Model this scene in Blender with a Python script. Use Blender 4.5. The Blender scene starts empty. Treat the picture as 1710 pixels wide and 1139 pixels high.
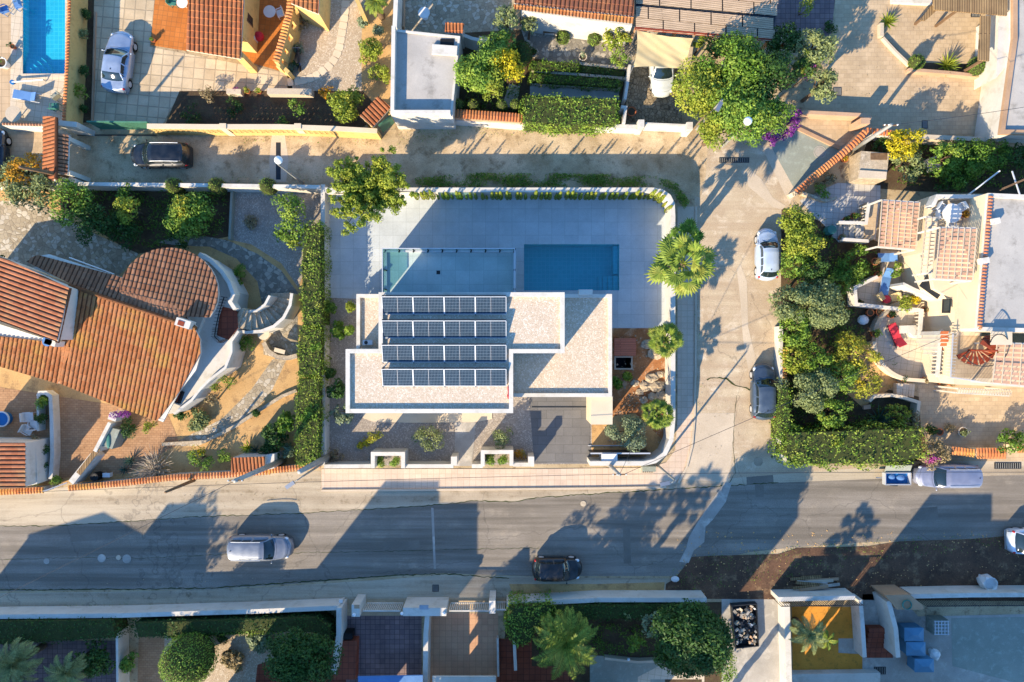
import bpy, bmesh, math, random
import numpy as np
from mathutils import Vector
from mathutils.geometry import tessellate_polygon
random.seed(7); RNG = np.random.default_rng(7)
SC = bpy.context.scene; COL = SC.collection
R = math.radians; PI = math.pi
# ---------------------------------------------------------------- camera, sky, sun, exposure
PXM = 24.0; CAMH = 47.0            # photograph pixels per metre on the ground, flying height in metres
cam = bpy.data.objects.new('camera', bpy.data.cameras.new('camera')); COL.objects.link(cam)
cam.location = (0, 0, CAMH); cam.data.sensor_width = 36
cam.data.lens = 36 * CAMH * PXM / 1710
cam.data.clip_end = 2000; SC.camera = cam
ELEV, AZ = R(26.5), R(38)          # shadows run to the upper right, 38 deg from straight up
world = bpy.data.worlds.new('World'); SC.world = world; world.use_nodes = True
nt = world.node_tree; bg = nt.nodes['Background']; sky = nt.nodes.new('ShaderNodeTexSky')
sky.sky_type = 'NISHITA'; sky.sun_disc = False; sky.sun_elevation = ELEV; sky.sun_rotation = AZ + PI
sky.air_density = 1.0; sky.dust_density = 0.1; sky.ozone_density = 4.5
hs = nt.nodes.new('ShaderNodeHueSaturation'); hs.inputs['Saturation'].default_value = 1.12; nt.links.new(sky.outputs[0], hs.inputs['Color']); nt.links.new(hs.outputs[0], bg.inputs[0]); bg.inputs[1].default_value = 0.15
sun = bpy.data.objects.new('sun', bpy.data.lights.new('sun', 'SUN')); COL.objects.link(sun)
sun.data.energy = 4.3; sun.data.angle = R(0.5); sun.data.color = (1.0, 0.82, 0.58)
d = Vector((math.sin(AZ) * math.cos(ELEV), math.cos(AZ) * math.cos(ELEV), -math.sin(ELEV)))
sun.rotation_euler = d.to_track_quat('-Z', 'Y').to_euler(); sun.location = (-30, -40, 60)
vs = SC.view_settings; vs.view_transform = 'Standard'; vs.look = 'None'; vs.exposure = 1.38; vs.gamma = 1
SC.cycles.max_bounces = 6; SC.cycles.transparent_max_bounces = 12

# ---------------------------------------------------------------- helpers
def G(x, y, z=0.0):
    k = (1 - z / CAMH) / PXM
    return ((x - 855) * k, (569.5 - y) * k)
def srgb(h):
    if not isinstance(h, str): return tuple(h) + (1,)
    c = [int(h[i:i + 2], 16) / 255 for i in (0, 2, 4)]
    return tuple((v / 12.92 if v <= .04045 else ((v + .055) / 1.055) ** 2.4) for v in c) + (1,)

class MB:
    def __init__(s): s.v = []; s.f = []; s.uv = None
    def poly(s, pts):
        n = len(s.v); s.v += [tuple(p) for p in pts]; s.f.append(tuple(range(n, n + len(pts)))); return s
    def flat(s, outer, holes=(), z=0.0):
        loops = [[Vector((p[0], p[1], 0)) for p in l] for l in [outer] + list(holes)]
        pts = [p for l in loops for p in l]; n = len(s.v)
        s.v += [(p.x, p.y, z) for p in pts]
        for t in tessellate_polygon(loops):
            a, b, c = [pts[i] for i in t]
            if (b - a).cross(c - a).z < 0: t = (t[0], t[2], t[1])
            s.f.append(tuple(n + i for i in t))
        return s
    def prism(s, pts, z0, z1, cap=True, bottom=False):
        a = sum(pts[i][0] * pts[(i + 1) % len(pts)][1] - pts[(i + 1) % len(pts)][0] * pts[i][1] for i in range(len(pts)))
        if a < 0: pts = list(reversed(pts))
        n = len(pts); b = len(s.v)
        s.v += [(p[0], p[1], z0) for p in pts] + [(p[0], p[1], z1) for p in pts]
        for i in range(n):
            j = (i + 1) % n; s.f.append((b + i, b + j, b + n + j, b + n + i))
        if cap: s.flat(pts, z=z1)
        if bottom: s.f.append(tuple(b + i for i in reversed(range(n))))
        return s
    def box(s, c, size, rz=0.0, tilt=None):
        x, y, z = [q / 2 for q in size]; b = len(s.v); cs, sn = math.cos(rz), math.sin(rz)
        for dz in (-z, z):
            for dx, dy in ((-x, -y), (x, -y), (x, y), (-x, y)):
                zz = dz
                if tilt: zz = dz + dy * tilt
                s.v.append((c[0] + dx * cs - dy * sn, c[1] + dx * sn + dy * cs, c[2] + zz))
        for q in ((3, 2, 1, 0), (4, 5, 6, 7), (0, 1, 5, 4), (1, 2, 6, 5), (2, 3, 7, 6), (3, 0, 4, 7)):
            s.f.append(tuple(b + i for i in q))
        return s
    def bar(s, a, b_, w, h=None):     # square bar between two 3-D points
        h = h or w; a = Vector(a); b_ = Vector(b_); dd = (b_ - a)
        if dd.length < 1e-5: return s
        dd.normalize(); up = Vector((0, 0, 1)) if abs(dd.z) < .95 else Vector((1, 0, 0))
        sx = dd.cross(up).normalized() * w / 2; sy = sx.cross(dd).normalized() * h / 2
        n = len(s.v)
        for p in (a, b_):
            for q in (-sx - sy, sx - sy, sx + sy, -sx + sy): s.v.append(tuple(p + q))
        for q in ((0, 1, 2, 3), (7, 6, 5, 4), (4, 5, 1, 0), (5, 6, 2, 1), (6, 7, 3, 2), (7, 4, 0, 3)):
            s.f.append(tuple(n + i for i in q))
        return s
    def tube(s, path, rad, n=8, cap=True):
        path = [Vector(p) for p in path]
        if not isinstance(rad, (list, tuple)): rad = [rad] * len(path)
        b = len(s.v); ref = None
        for i, p in enumerate(path):
            t = (path[min(i + 1, len(path) - 1)] - path[max(i - 1, 0)]).normalized()
            if ref is None: ref = Vector((1, 0, 0)) if abs(t.x) < .9 else Vector((0, 1, 0))
            a = t.cross(ref).normalized(); c = t.cross(a)
            for k in range(n):
                w = 2 * PI * k / n; s.v.append(tuple(p + (a * math.cos(w) + c * math.sin(w)) * rad[i]))
        for i in range(len(path) - 1):
            for k in range(n):
                k2 = (k + 1) % n
                s.f.append((b + i * n + k, b + i * n + k2, b + (i + 1) * n + k2, b + (i + 1) * n + k))
        if cap:
            s.f.append(tuple(b + k for k in reversed(range(n)))); e = b + (len(path) - 1) * n
            s.f.append(tuple(e + k for k in range(n)))
        return s
    def lathe(s, c, prof, n=20):     # prof: (r, z) from bottom to top
        b = len(s.v)
        for r, z in prof:
            for k in range(n):
                w = 2 * PI * k / n; s.v.append((c[0] + r * math.cos(w), c[1] + r * math.sin(w), c[2] + z))
        for i in range(len(prof) - 1):
            for k in range(n):
                k2 = (k + 1) % n; s.f.append((b + i * n + k, b + i * n + k2, b + (i + 1) * n + k2, b + (i + 1) * n + k))
        if prof[-1][0] > 1e-4: e = b + (len(prof) - 1) * n; s.f.append(tuple(e + k for k in range(n)))
        return s
    def ball(s, c, r, nz=8, n=12):
        rx, ry, rz = r if isinstance(r, (tuple, list)) else (r, r, r); b = len(s.v)
        for i in range(nz + 1):
            a = -PI / 2 + PI * i / nz
            for k in range(n):
                w = 2 * PI * k / n
                s.v.append((c[0] + rx * math.cos(a) * math.cos(w), c[1] + ry * math.cos(a) * math.sin(w), c[2] + rz * math.sin(a)))
        for i in range(nz):
            for k in range(n):
                k2 = (k + 1) % n; s.f.append((b + i * n + k, b + i * n + k2, b + (i + 1) * n + k2, b + (i + 1) * n + k))
        return s
    def wall(s, path, th, z0, z1, closed=False):
        L, Rr = ribbon(path, th, closed)
        if not closed: s.prism(L + Rr[::-1], z0, z1)
        else:
            a = s.flat(L, [Rr], z1) if abs(area(L)) > abs(area(Rr)) else s.flat(Rr, [L], z1)
            for loop in (L, Rr):
                b = len(s.v); n = len(loop); s.v += [(p[0], p[1], z0) for p in loop] + [(p[0], p[1], z1) for p in loop]
                for i in range(n):
                    j = (i + 1) % n; s.f.append((b + i, b + j, b + n + j, b + n + i))
        return s
def area(p): return sum(p[i][0] * p[(i + 1) % len(p)][1] - p[(i + 1) % len(p)][0] * p[i][1] for i in range(len(p))) / 2
def ribbon(path, th, closed=False):
    n = len(path); L = []; Rr = []
    for i in range(n):
        p = Vector(path[i][:2]); a = Vector(path[(i - 1) % n][:2]); c = Vector(path[(i + 1) % n][:2])
        if not closed and i == 0: d1 = d2 = (c - p).normalized()
        elif not closed and i == n - 1: d1 = d2 = (p - a).normalized()
        else: d1 = (p - a).normalized(); d2 = (c - p).normalized()
        n1 = Vector((-d1.y, d1.x)); n2 = Vector((-d2.y, d2.x)); m = (n1 + n2)
        m = n1 if m.length < .1 else m.normalized(); k = th / 2 / max(.35, m.dot(n1))
        L.append(tuple(p + m * k)); Rr.append(tuple(p - m * k))
    return L, Rr
def P(pts, z=0.0): return [G(x, y, z) for x, y in pts]
def rect(x0, y0, x1, y1): return [(x0, y0), (x1, y0), (x1, y1), (x0, y1)]
def arc(cx, cy, r, a0, a1, n=12, ry=None):      # degrees, photo axes (y down)
    ry = ry or r
    return [(cx + r * math.cos(R(a0 + (a1 - a0) * i / n)), cy + ry * math.sin(R(a0 + (a1 - a0) * i / n))) for i in range(n + 1)]

ORG = {}
def tag(o, label=None, cat=None, group=None, kind=None):
    for k, v in (('label', label), ('category', cat), ('group', group), ('kind', kind)):
        if v: o[k] = v
    return o
def thing(name, label, cat, loc=(0, 0, 0), group=None, rz=0):
    o = bpy.data.objects.new(name, None); COL.objects.link(o); o.empty_display_size = .3
    o.location = (loc[0], loc[1], loc[2] if len(loc) > 2 else 0); o.rotation_euler = (0, 0, rz)
    ORG[o.name] = Vector(o.location); return tag(o, label, cat, group)
def link(name, me, parent=None):
    o = bpy.data.objects.new(name, me); COL.objects.link(o)
    if parent: o.parent = parent
    return o
def mesh(name, mb, mat, off=Vector((0, 0, 0)), smooth=False):
    me = bpy.data.meshes.new(name)
    me.from_pydata([(v[0] - off[0], v[1] - off[1], v[2] - off[2]) for v in mb.v], [], mb.f)
    me.materials.append(mat)
    if smooth: me.polygons.foreach_set('use_smooth', [True] * len(me.polygons))
    if mb.uv:
        uvl = me.uv_layers.new(name='UVMap'); vi = np.zeros(len(me.loops), 'i'); me.loops.foreach_get('vertex_index', vi)
        uvl.data.foreach_set('uv', np.array(mb.uv, 'f')[vi].ravel())
    me.update(); return me
def part(name, mb, mat, parent, label=None, smooth=False):
    off = ORG[parent.name]; o = link(name, mesh(name, mb, mat, off, smooth), parent); ORG[o.name] = off
    if label: o['label'] = label
    return o
def solo(name, mb, mat, label, cat, group=None, smooth=False):
    a = np.array(mb.v); off = Vector(((a[:, 0].min() + a[:, 0].max()) / 2, (a[:, 1].min() + a[:, 1].max()) / 2, a[:, 2].min()))
    o = link(name, mesh(name, mb, mat, off, smooth)); o.location = off; ORG[o.name] = off
    return tag(o, label, cat, group)
def struct(name, mb, mat): return tag(link(name, mesh(name, mb, mat)), kind='structure')
def stuff(name, mb, mat, label, cat):
    return tag(link(name, mesh(name, mb, mat)), label, cat, None, 'stuff')
def dup(root, loc, rz=None, label=None, scale=None):
    r = root.copy(); COL.objects.link(r); r.location = loc
    if rz is not None: r.rotation_euler = (0, 0, rz)
    if label: r['label'] = label
    if scale: r.scale = (scale,) * 3
    for ch in list(root.children):
        c = ch.copy(); COL.objects.link(c); c.parent = r
        for g in ch.children: q = g.copy(); COL.objects.link(q); q.parent = c
    return r

# ---------------------------------------------------------------- materials
def _new(name):
    m = bpy.data.materials.new(name); m.use_nodes = True; n = m.node_tree; b = n.nodes['Principled BSDF']; return m, n, b
def N(n, t, **k):
    x = n.nodes.new('ShaderNode' + t)
    for a, v in k.items():
        if a in x.inputs: x.inputs[a].default_value = v
        else: setattr(x, a, v)
    return x
def mixc(n, f, a, b, mode='MIX'):
    m = n.nodes.new('ShaderNodeMix'); m.data_type = 'RGBA'; m.blend_type = mode
    for i, v in ((0, f), (6, a), (7, b)):
        if isinstance(v, (tuple, float, int)): m.inputs[i].default_value = v
        else: n.links.new(v, m.inputs[i])
    return m.outputs[2]
def ramp(n, src, lo, hi):
    r = N(n, 'MapRange'); r.inputs[1].default_value = lo; r.inputs[2].default_value = hi
    n.links.new(src, r.inputs[0]); return r.outputs[0]
def coords(n, where='world', rot=0.0, scale=(1, 1, 1)):
    if where == 'world': s = N(n, 'NewGeometry').outputs['Position']
    else: s = N(n, 'TexCoord').outputs['Object']
    mp = N(n, 'Mapping'); mp.inputs['Rotation'].default_value = (0, 0, rot); mp.inputs['Scale'].default_value = scale
    n.links.new(s, mp.inputs[0]); return mp.outputs[0]
def noise(n, vec, scale, detail=5, rough=.6):
    x = N(n, 'TexNoise'); x.inputs['Scale'].default_value = scale; x.inputs['Detail'].default_value = detail
    x.inputs['Roughness'].default_value = rough; n.links.new(vec, x.inputs['Vector']); return x.outputs[0]
def bump(n, b, h, strength, dist=.02):
    x = N(n, 'Bump'); x.inputs['Strength'].default_value = strength; x.inputs['Distance'].default_value = dist
    n.links.new(h, x.inputs['Height']); n.links.new(x.outputs[0], b.inputs['Normal'])
def MAT(name, c1, c2=None, scale=.6, rough=.85, grain=.25, gscale=22, bmp=.35, metal=0, c3=None, s3=2.2, where='world', spec=.3, coat=0, streak=None):
    m, n, b = _new(name); v = coords(n, where)
    c = srgb(c1); out = mixc(n, ramp(n, noise(n, v, scale), .35, .68), c, srgb(c2 or c1))
    if c3: out = mixc(n, ramp(n, noise(n, v, s3, 7, .7), .52, .66), out, srgb(c3))
    if streak:
        out = mixc(n, ramp(n, noise(n, coords(n, where, R(-2.5), (.045, 1.1, 1)), 1.3, 5, .6), .4, .62), out, srgb(streak))
        cr = N(n, 'TexVoronoi'); cr.feature = 'DISTANCE_TO_EDGE'; cr.inputs['Scale'].default_value = .1; w3 = N(n, 'VectorMath'); w3.operation = 'ADD'; nz = N(n, 'TexNoise'); nz.inputs['Scale'].default_value = 1.2; nz.inputs['Detail'].default_value = 6; n.links.new(v, nz.inputs['Vector']); n.links.new(v, w3.inputs[0]); n.links.new(nz.outputs['Color'], w3.inputs[1]); n.links.new(w3.outputs[0], cr.inputs['Vector'])
        out = mixc(n, ramp(n, cr.outputs[0], .004, .0015), out, mixc(n, .3, out, (.05, .045, .04, 1)))
    g = noise(n, v, gscale, 4, .75); gg = ramp(n, g, .25, .75)
    gm = mixc(n, gg, (1 - grain,) * 3 + (1,), (1 + grain * .7,) * 3 + (1,))
    out = mixc(n, 1.0, out, gm, 'MULTIPLY')
    n.links.new(out, b.inputs['Base Color']); b.inputs['Roughness'].default_value = rough
    b.inputs['Metallic'].default_value = metal; b.inputs['Specular IOR Level'].default_value = spec
    b.inputs['Coat Weight'].default_value = coat
    if bmp: bump(n, b, g, bmp)
    return m
def TILES(name, c1, c2, grout, w=.6, h=.6, rot=0, mortar=.02, offset=0.0, rough=.7, dirt=.3, bmp=.3, stain=None):
    m, n, b = _new(name); v = coords(n, 'world', rot)
    t = N(n, 'TexBrick'); t.offset = offset; t.squash = 1
    for k, q in (('Color1', srgb(c1)), ('Color2', srgb(c2)), ('Mortar', srgb(grout))): t.inputs[k].default_value = q
    for k, q in (('Scale', 1.0), ('Mortar Size', mortar), ('Brick Width', w), ('Row Height', h), ('Mortar Smooth', .3), ('Bias', 0.0)): t.inputs[k].default_value = q
    n.links.new(v, t.inputs['Vector'])
    g = ramp(n, noise(n, v, .7, 7, .65), .3, .7)
    out = mixc(n, 1.0, t.outputs[0], mixc(n, g, (1 - dirt, 1 - dirt, 1 - dirt, 1), (1 + dirt * .5,) * 3 + (1,)), 'MULTIPLY')
    g2 = noise(n, v, 25, 3, .7)
    out = mixc(n, 1.0, out, mixc(n, ramp(n, g2, .3, .7), (.86,) * 3 + (1,), (1.1,) * 3 + (1,)), 'MULTIPLY')
    if stain: out = mixc(n, ramp(n, noise(n, v, .35, 8, .7), .55, .7), out, srgb(stain))
    n.links.new(out, b.inputs['Base Color']); b.inputs['Roughness'].default_value = rough
    b.inputs['Specular IOR Level'].default_value = .3
    inv = N(n, 'Math'); inv.operation = 'MULTIPLY_ADD'; n.links.new(t.outputs[1], inv.inputs[0]); inv.inputs[1].default_value = -1
    n.links.new(g2, inv.inputs[2]); bump(n, b, inv.outputs[0], bmp); return m
def CELLS(name, c1, c2, gap, scale=2.5, edge=.06, rough=.85, bmp=.5, c3=None):      # crazy paving, gravel, rubble
    m, n, b = _new(name); v = coords(n)
    vo = N(n, 'TexVoronoi'); vo.inputs['Scale'].default_value = scale; n.links.new(v, vo.inputs['Vector'])
    ve = N(n, 'TexVoronoi'); ve.feature = 'DISTANCE_TO_EDGE'; ve.inputs['Scale'].default_value = scale; n.links.new(v, ve.inputs['Vector'])
    sp = N(n, 'SeparateColor'); n.links.new(vo.outputs['Color'], sp.inputs[0])
    out = mixc(n, sp.outputs[0], srgb(c1), srgb(c2))
    if c3: out = mixc(n, ramp(n, sp.outputs[1], .7, .75), out, srgb(c3))
    out = mixc(n, ramp(n, noise(n, v, .5, 6), .3, .7), out, mixc(n, .35, out, srgb(gap)))
    out = mixc(n, ramp(n, ve.outputs[0], 0, edge), srgb(gap), out)
    n.links.new(out, b.inputs['Base Color']); b.inputs['Roughness'].default_value = rough; b.inputs['Specular IOR Level'].default_value = .25
    bump(n, b, ramp(n, ve.outputs[0], 0, edge * 1.6), bmp, .03); return m
def ROOFT(name, c1, c2, c3, lichen='6e5a48'):
    m, n, b = _new(name); uv = N(n, 'UVMap').outputs[0]
    sp = N(n, 'SeparateXYZ'); n.links.new(uv, sp.inputs[0]); cb = N(n, 'CombineXYZ')
    for i in (0, 1):
        f = N(n, 'Math'); f.operation = 'FLOOR'; n.links.new(sp.outputs[i], f.inputs[0]); n.links.new(f.outputs[0], cb.inputs[i])
    w = N(n, 'TexWhiteNoise'); w.noise_dimensions = '2D'; n.links.new(cb.outputs[0], w.inputs['Vector'])
    out = mixc(n, w.outputs[0], srgb(c1), srgb(c2)); v = coords(n)
    fr = N(n, 'Math'); fr.operation = 'FRACT'; n.links.new(sp.outputs[0], fr.inputs[0]); pp = N(n, 'Math'); pp.operation = 'PINGPONG'; pp.inputs[1].default_value = .5; n.links.new(fr.outputs[0], pp.inputs[0]); valley = ramp(n, pp.outputs[0], .22, .06); fv = N(n, 'Math'); fv.operation = 'FRACT'; n.links.new(sp.outputs[1], fv.inputs[0]); lipd = ramp(n, fv.outputs[0], .16, .05)
    out = mixc(n, ramp(n, noise(n, v, .45, 7, .7), .5, .66), out, srgb(c3))
    out = mixc(n, ramp(n, noise(n, v, 3.0, 8, .75), .56, .72), out, srgb(lichen))
    g = noise(n, v, 30, 3); out = mixc(n, 1.0, out, mixc(n, g, (.75,) * 3 + (1,), (1.25,) * 3 + (1,)), 'MULTIPLY')
    out = mixc(n, valley, out, mixc(n, .72, out, srgb('3c281c'))); out = mixc(n, lipd, out, mixc(n, .4, out, srgb('4c3426')))  # valleys and course lips darkened in the colour: dirt plus relief shade
    n.links.new(out, b.inputs['Base Color']); b.inputs['Roughness'].default_value = .85; b.inputs['Specular IOR Level'].default_value = .2
    bump(n, b, g, .3); return m
def LEAF(name, c1, c2, c3, trans=.2, patch=.9):
    m, n, b = _new(name); geo = N(n, 'NewGeometry'); v = coords(n)
    out = mixc(n, geo.outputs['Random Per Island'], tuple(q * .62 for q in srgb(c1)[:3]) + (1,), srgb(c2))
    out = mixc(n, ramp(n, noise(n, v, patch, 5), .5, .7), out, srgb(c3))
    n.links.new(out, b.inputs['Base Color']); b.inputs['Roughness'].default_value = .6; b.inputs['Specular IOR Level'].default_value = .25
    tr = N(n, 'BsdfTranslucent'); n.links.new(mixc(n, .5, out, srgb(c2)), tr.inputs[0]); mx = N(n, 'MixShader'); mx.inputs[0].default_value = trans
    n.links.new(b.outputs[0], mx.inputs[1]); n.links.new(tr.outputs[0], mx.inputs[2])
    n.links.new(mx.outputs[0], n.nodes['Material Output'].inputs[0]); return m
def CLEAR(name, tint, refl=.25, ripple=0, glossy=.02):       # thin glass or water: lets the sun through
    m, n, b = _new(name); t = N(n, 'BsdfTransparent'); t.inputs[0].default_value = srgb(tint)
    g = N(n, 'BsdfGlossy'); g.inputs[0].default_value = (1, 1, 1, 1); g.inputs['Roughness'].default_value = glossy
    fr = N(n, 'Fresnel'); fr.inputs[0].default_value = 1.33; mx = N(n, 'MixShader')
    ad = N(n, 'Math'); ad.operation = 'MULTIPLY_ADD'; n.links.new(fr.outputs[0], ad.inputs[0]); ad.inputs[1].default_value = 1; ad.inputs[2].default_value = refl * .2
    bf = N(n, 'Math'); bf.operation = 'SUBTRACT'; bf.inputs[0].default_value = 1.0; n.links.new(N(n, 'NewGeometry').outputs['Backfacing'], bf.inputs[1])
    ml = N(n, 'Math'); ml.operation = 'MULTIPLY'; n.links.new(ad.outputs[0], ml.inputs[0]); n.links.new(bf.outputs[0], ml.inputs[1])
    n.links.new(ml.outputs[0], mx.inputs[0]); n.links.new(t.outputs[0], mx.inputs[1]); n.links.new(g.outputs[0], mx.inputs[2])
    if ripple:
        bp = N(n, 'Bump'); bp.inputs['Strength'].default_value = ripple; bp.inputs['Distance'].default_value = .05
        n.links.new(noise(n, coords(n), 3.5, 3), bp.inputs['Height']); n.links.new(bp.outputs[0], g.inputs['Normal']); n.links.new(bp.outputs[0], fr.inputs['Normal'])
    n.links.new(mx.outputs[0], n.nodes['Material Output'].inputs[0]); return m

m = {}
m['dirt'] = MAT('dirt', 'b8a584', 'a08c6a', .35, .95, .3, 14, .6, c3='7d6850')
m['lane'] = MAT('lane', 'ccb694', 'a08a68', .45, .95, .36, 14, .7, c3='8e7a5c', s3=1.1)
m['street'] = MAT('street', 'c2b296', 'a8947a', .5, .95, .3, 14, .6, c3='d2c4ac', s3=.8, streak='ae9a80')
m['asphalt'] = MAT('asphalt', '928a7e', '7e766a', .28, .92, .42, 17, .5, c3='9c9282', s3=.5, streak='6e675c')
m['asphalt_old'] = MAT('asphalt_old', 'a89a84', '948670', .4, .95, .3, 18, .5, c3='84765f', s3=1.4, streak='b8ab94')
m['ochre'] = MAT('ochre', 'd09038', 'bc7c2c', .5, .9, .15, 12, .2, c3='9c702c')
m['mud'] = MAT('mud', '664c3a', '4a382c', .6, .95, .4, 9, .8, c3='80684e', s3=1.3)
m['concrete'] = MAT('concrete', 'aca69c', '8f8a80', .4, .85, .14, 14, .2, c3='bab4a8', s3=.9)
m['conc_light'] = MAT('conc_light', 'c4b59e', 'b3a48e', .4, .9, .18, 14, .25)
m['conc_green'] = MAT('conc_green', '909488', '80867a', .4, .9, .16, 16, .2, c3='98a093')
m['white'] = MAT('white', 'cac6bc', 'beb9ae', .6, .8, .07, 12, .08, c3='b4aea0', s3=1.1)
m['cream'] = MAT('cream', 'cfbfa4', 'c4b398', .5, .85, .06, 12, .08)
m['yellow'] = MAT('yellow', 'd0b070', 'c4a464', .5, .85, .14, 12, .1, c3='b4965c')
m['salmon'] = MAT('salmon', 'b8987c', 'a88a6e', .5, .85, .12, 12, .1)
m['brownw'] = MAT('brownw', 'b09072', '9c7e62', .5, .85, .12, 12, .1)
m['roofgrey'] = MAT('roofgrey', 'b2ada4', '9f9b94', .5, .9, .12, 14, .12, c3='8c8880', s3=.7)
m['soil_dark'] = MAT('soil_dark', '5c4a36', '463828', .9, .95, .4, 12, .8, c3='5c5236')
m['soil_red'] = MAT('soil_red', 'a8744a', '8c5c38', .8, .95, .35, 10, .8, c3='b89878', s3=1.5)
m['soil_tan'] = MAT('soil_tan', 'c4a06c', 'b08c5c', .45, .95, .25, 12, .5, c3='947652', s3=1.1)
m['rock'] = MAT('rock', 'b5a58c', '968872', 1.5, .9, .4, 7, .9, c3='cbbda6', s3=3)
m['grass'] = LEAF('grass', '3f5420', '55682a', '6a6a34', .15, .5)
m['gravel_roof'] = CELLS('gravel_roof', 'd8c8b2', 'c2b098', 'ac9a84', 12, .10, .95, .3, 'e0d4c2')
m['gravel'] = CELLS('gravel', 'aca294', '958b80', '7c7268', 13, .10, .95, .35, 'bcb2a4')
m['gravel_tan'] = CELLS('gravel_tan', 'c6b59c', 'b29f86', '94826a', 11, .1, .95, .3, 'd0c2aa')
m['crazy'] = CELLS('crazy', 'b4a68c', '948770', '7d705c', 3.6, .06, .9, .4, 'c2b8a4')
m['crazy_grey'] = CELLS('crazy_grey', '928c80', '747066', '6d675a', 3.6, .06, .9, .4, 'b0a898')
m['cobble'] = CELLS('cobble', 'a8977a', '85765c', '4d4232', 4.0, .09, .9, .6)
m['deck'] = TILES('deck', 'bcc2c2', 'b2b9ba', 'a0a6a6', .92, .92, 0, .014, 0, .75, .14, .1)
m['terrace_tile'] = TILES('terrace_tile', 'b0c0c0', 'a6b8b8', '92a6a6', .92, .92, 0, .014, 0, .6, .14, .1)
m['pav'] = TILES('pav', 'ccb8a2', 'c4ae98', 'b09b86', .42, .42, 0, .015, 0, .85, .12, .2)
m['drive'] = TILES('drive', '74726f', '6a6865', '5c5a57', 1.2, .6, 0, .015, .5, .8, .16, .15)
m['stamped'] = TILES('stamped', 'ccb898', 'bca888', 'a8977c', .74, .74, R(5), .045, 0, .85, .25, .6)
m['terra_floor'] = TILES('terra_floor', 'bd7434', 'b06828', '96602f', .34, .34, R(8), .018, 0, .6, .15, .2)
m['brick_floor'] = TILES('brick_floor', 'b08a66', 'a07a58', '8a6a4e', .3, .16, 0, .012, .5, .85, .2, .3)
m['beige_tile'] = TILES('beige_tile', 'bea888', 'b29c7c', 'a48f74', .42, .3, 0, .014, .5, .85, .2, .2)
m['pool_tile'] = TILES('pool_tile', 'c0a684', 'b39a79', '9c8467', .5, .5, 0, .015, 0, .8, .15, .2)
m['white_tile'] = TILES('white_tile', 'b9b6ae', 'b0ada6', '8e8b84', .42, .42, R(3), .018, 0, .7, .12, .15)
m['patio_pink'] = TILES('patio_pink', 'c49a78', 'bb9070', 'a07b5f', .42, .42, 0, .015, 0, .8, .12, .15)
m['patio_dark'] = TILES('patio_dark', '84706e', '705f60', '57494a', .34, .34, 0, .02, 0, .8, .3, .2)
m['patio_red'] = TILES('patio_red', '8c4a34', '7e402c', '5c2e22', .4, .4, 0, .02, 0, .7, .2, .2)
m['light_tile'] = TILES('light_tile', 'c9bba4', 'c1b29b', 'a59780', .45, .45, R(8), .016, 0, .8, .1, .12)
m['plank'] = TILES('plank', '9c8058', '846a48', '4a3420', 6, .16, R(90), .02, .37, .8, .3, .4)
m['corr'] = TILES('corr', 'c4ab8e', 'b69d80', '8a765e', 8, .12, R(-6), .02, .5, .8, .2, .6)
m['tile_o'] = ROOFT('tile_o', 'd08e5c', 'b8703e', 'd0a050')
m['tile_r'] = ROOFT('tile_r', 'c88460', 'ac6644', 'c09468')
m['tile_p'] = ROOFT('tile_p', 'b88868', '98684c', '907058')
m['tile_s'] = ROOFT('tile_s', 'c47c50', 'ac643c', 'b47c4c')
m['tile_brown'] = ROOFT('tile_brown', '8c5a44', '77483a', 'a87450')
for k, c in dict(green=('4a6c22', '6c902e', '82983a'), lime=('748a2a', '98a63a', 'a8a43c'), yellow_l=('b4ac20', 'ccbe28', 'd0b018'),
                 dark=('2c4a20', '44662a', '3a5a22'), olive=('6c7c4c', '909c66', '848a50'), orange_l=('b88420', 'd09a28', '7c8a30'),
                 mid=('5a7e2c', '80a03c', '98a840'), grey_l=('6a7c5e', '90a07e', '7c8a60'), ochre_l=('8a9230', 'a8a838', 'c4b030'), purple=('6a2a78', '9040a0', '502060'),
                 pink=('b03a90', 'd060b0', '902c78'), dry=('8c7c58', 'aa9870', '6c6844'), palm=('5c7a28', '86983a', 'a09c44'),
                 agave=('3c5c50', '587868', '486850'), hedge=('5c7a28', '84a038', '9a9e44')).items():
    m[k] = LEAF('leaf_' + k, *c)
m['bark'] = MAT('bark', '6e5c48', '544434', 3, .95, .4, 12, .8, where='object')
m['bark_dark'] = MAT('bark_dark', '40461f', '333c1c', 3, .95, .4, 12, .8, where='object')
m['metal'] = MAT('metal', 'a8aaac', '9c9ea0', 2, .4, .05, 8, 0, .8)
m['alu'] = MAT('alu', 'c4c8cc', 'b8bcc0', 2, .45, .04, 8, 0, .3)
m['pole'] = MAT('pole', '9a9a96', '88877f', 1.5, .6, .12, 8, .1, .2)
m['wood'] = MAT('wood', '7c6248', '604a34', 4, .85, .3, 16, .4)
m['wood_red'] = TILES('wood_red', 'cc785a', 'be6c50', '7a3c2a', 3, .12, 0, .012, .5, .7, .15, .3)
m['black'] = MAT('black', '17181a', '101112', 2, .6, .1, 8, 0)
m['steel_dark'] = MAT('steel_dark', '3a3e42', '2e3236', 2, .5, .1, 8, 0, .5)
m['rust'] = MAT('rust', '8c3c24', '6e3020', 3, .8, .2, 14, .2)
m['terra'] = MAT('terra', 'b86a40', 'a45a34', 3, .8, .12, 14, .1)
m['plastic'] = MAT('plastic', 'd8d8d4', 'cccac6', 2, .45, .03, 8, 0)
m['lath'] = MAT('lath', 'c49c82', 'b48c72', 3, .8, .15, 14, .1)
m['asph_patch'] = MAT('asph_patch', '7c756a', '6c665c', .4, .92, .35, 20, .4)
m['bin'] = MAT('bin', '5484a0', '4a7894', 2, .5, .08, 8, 0)
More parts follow.
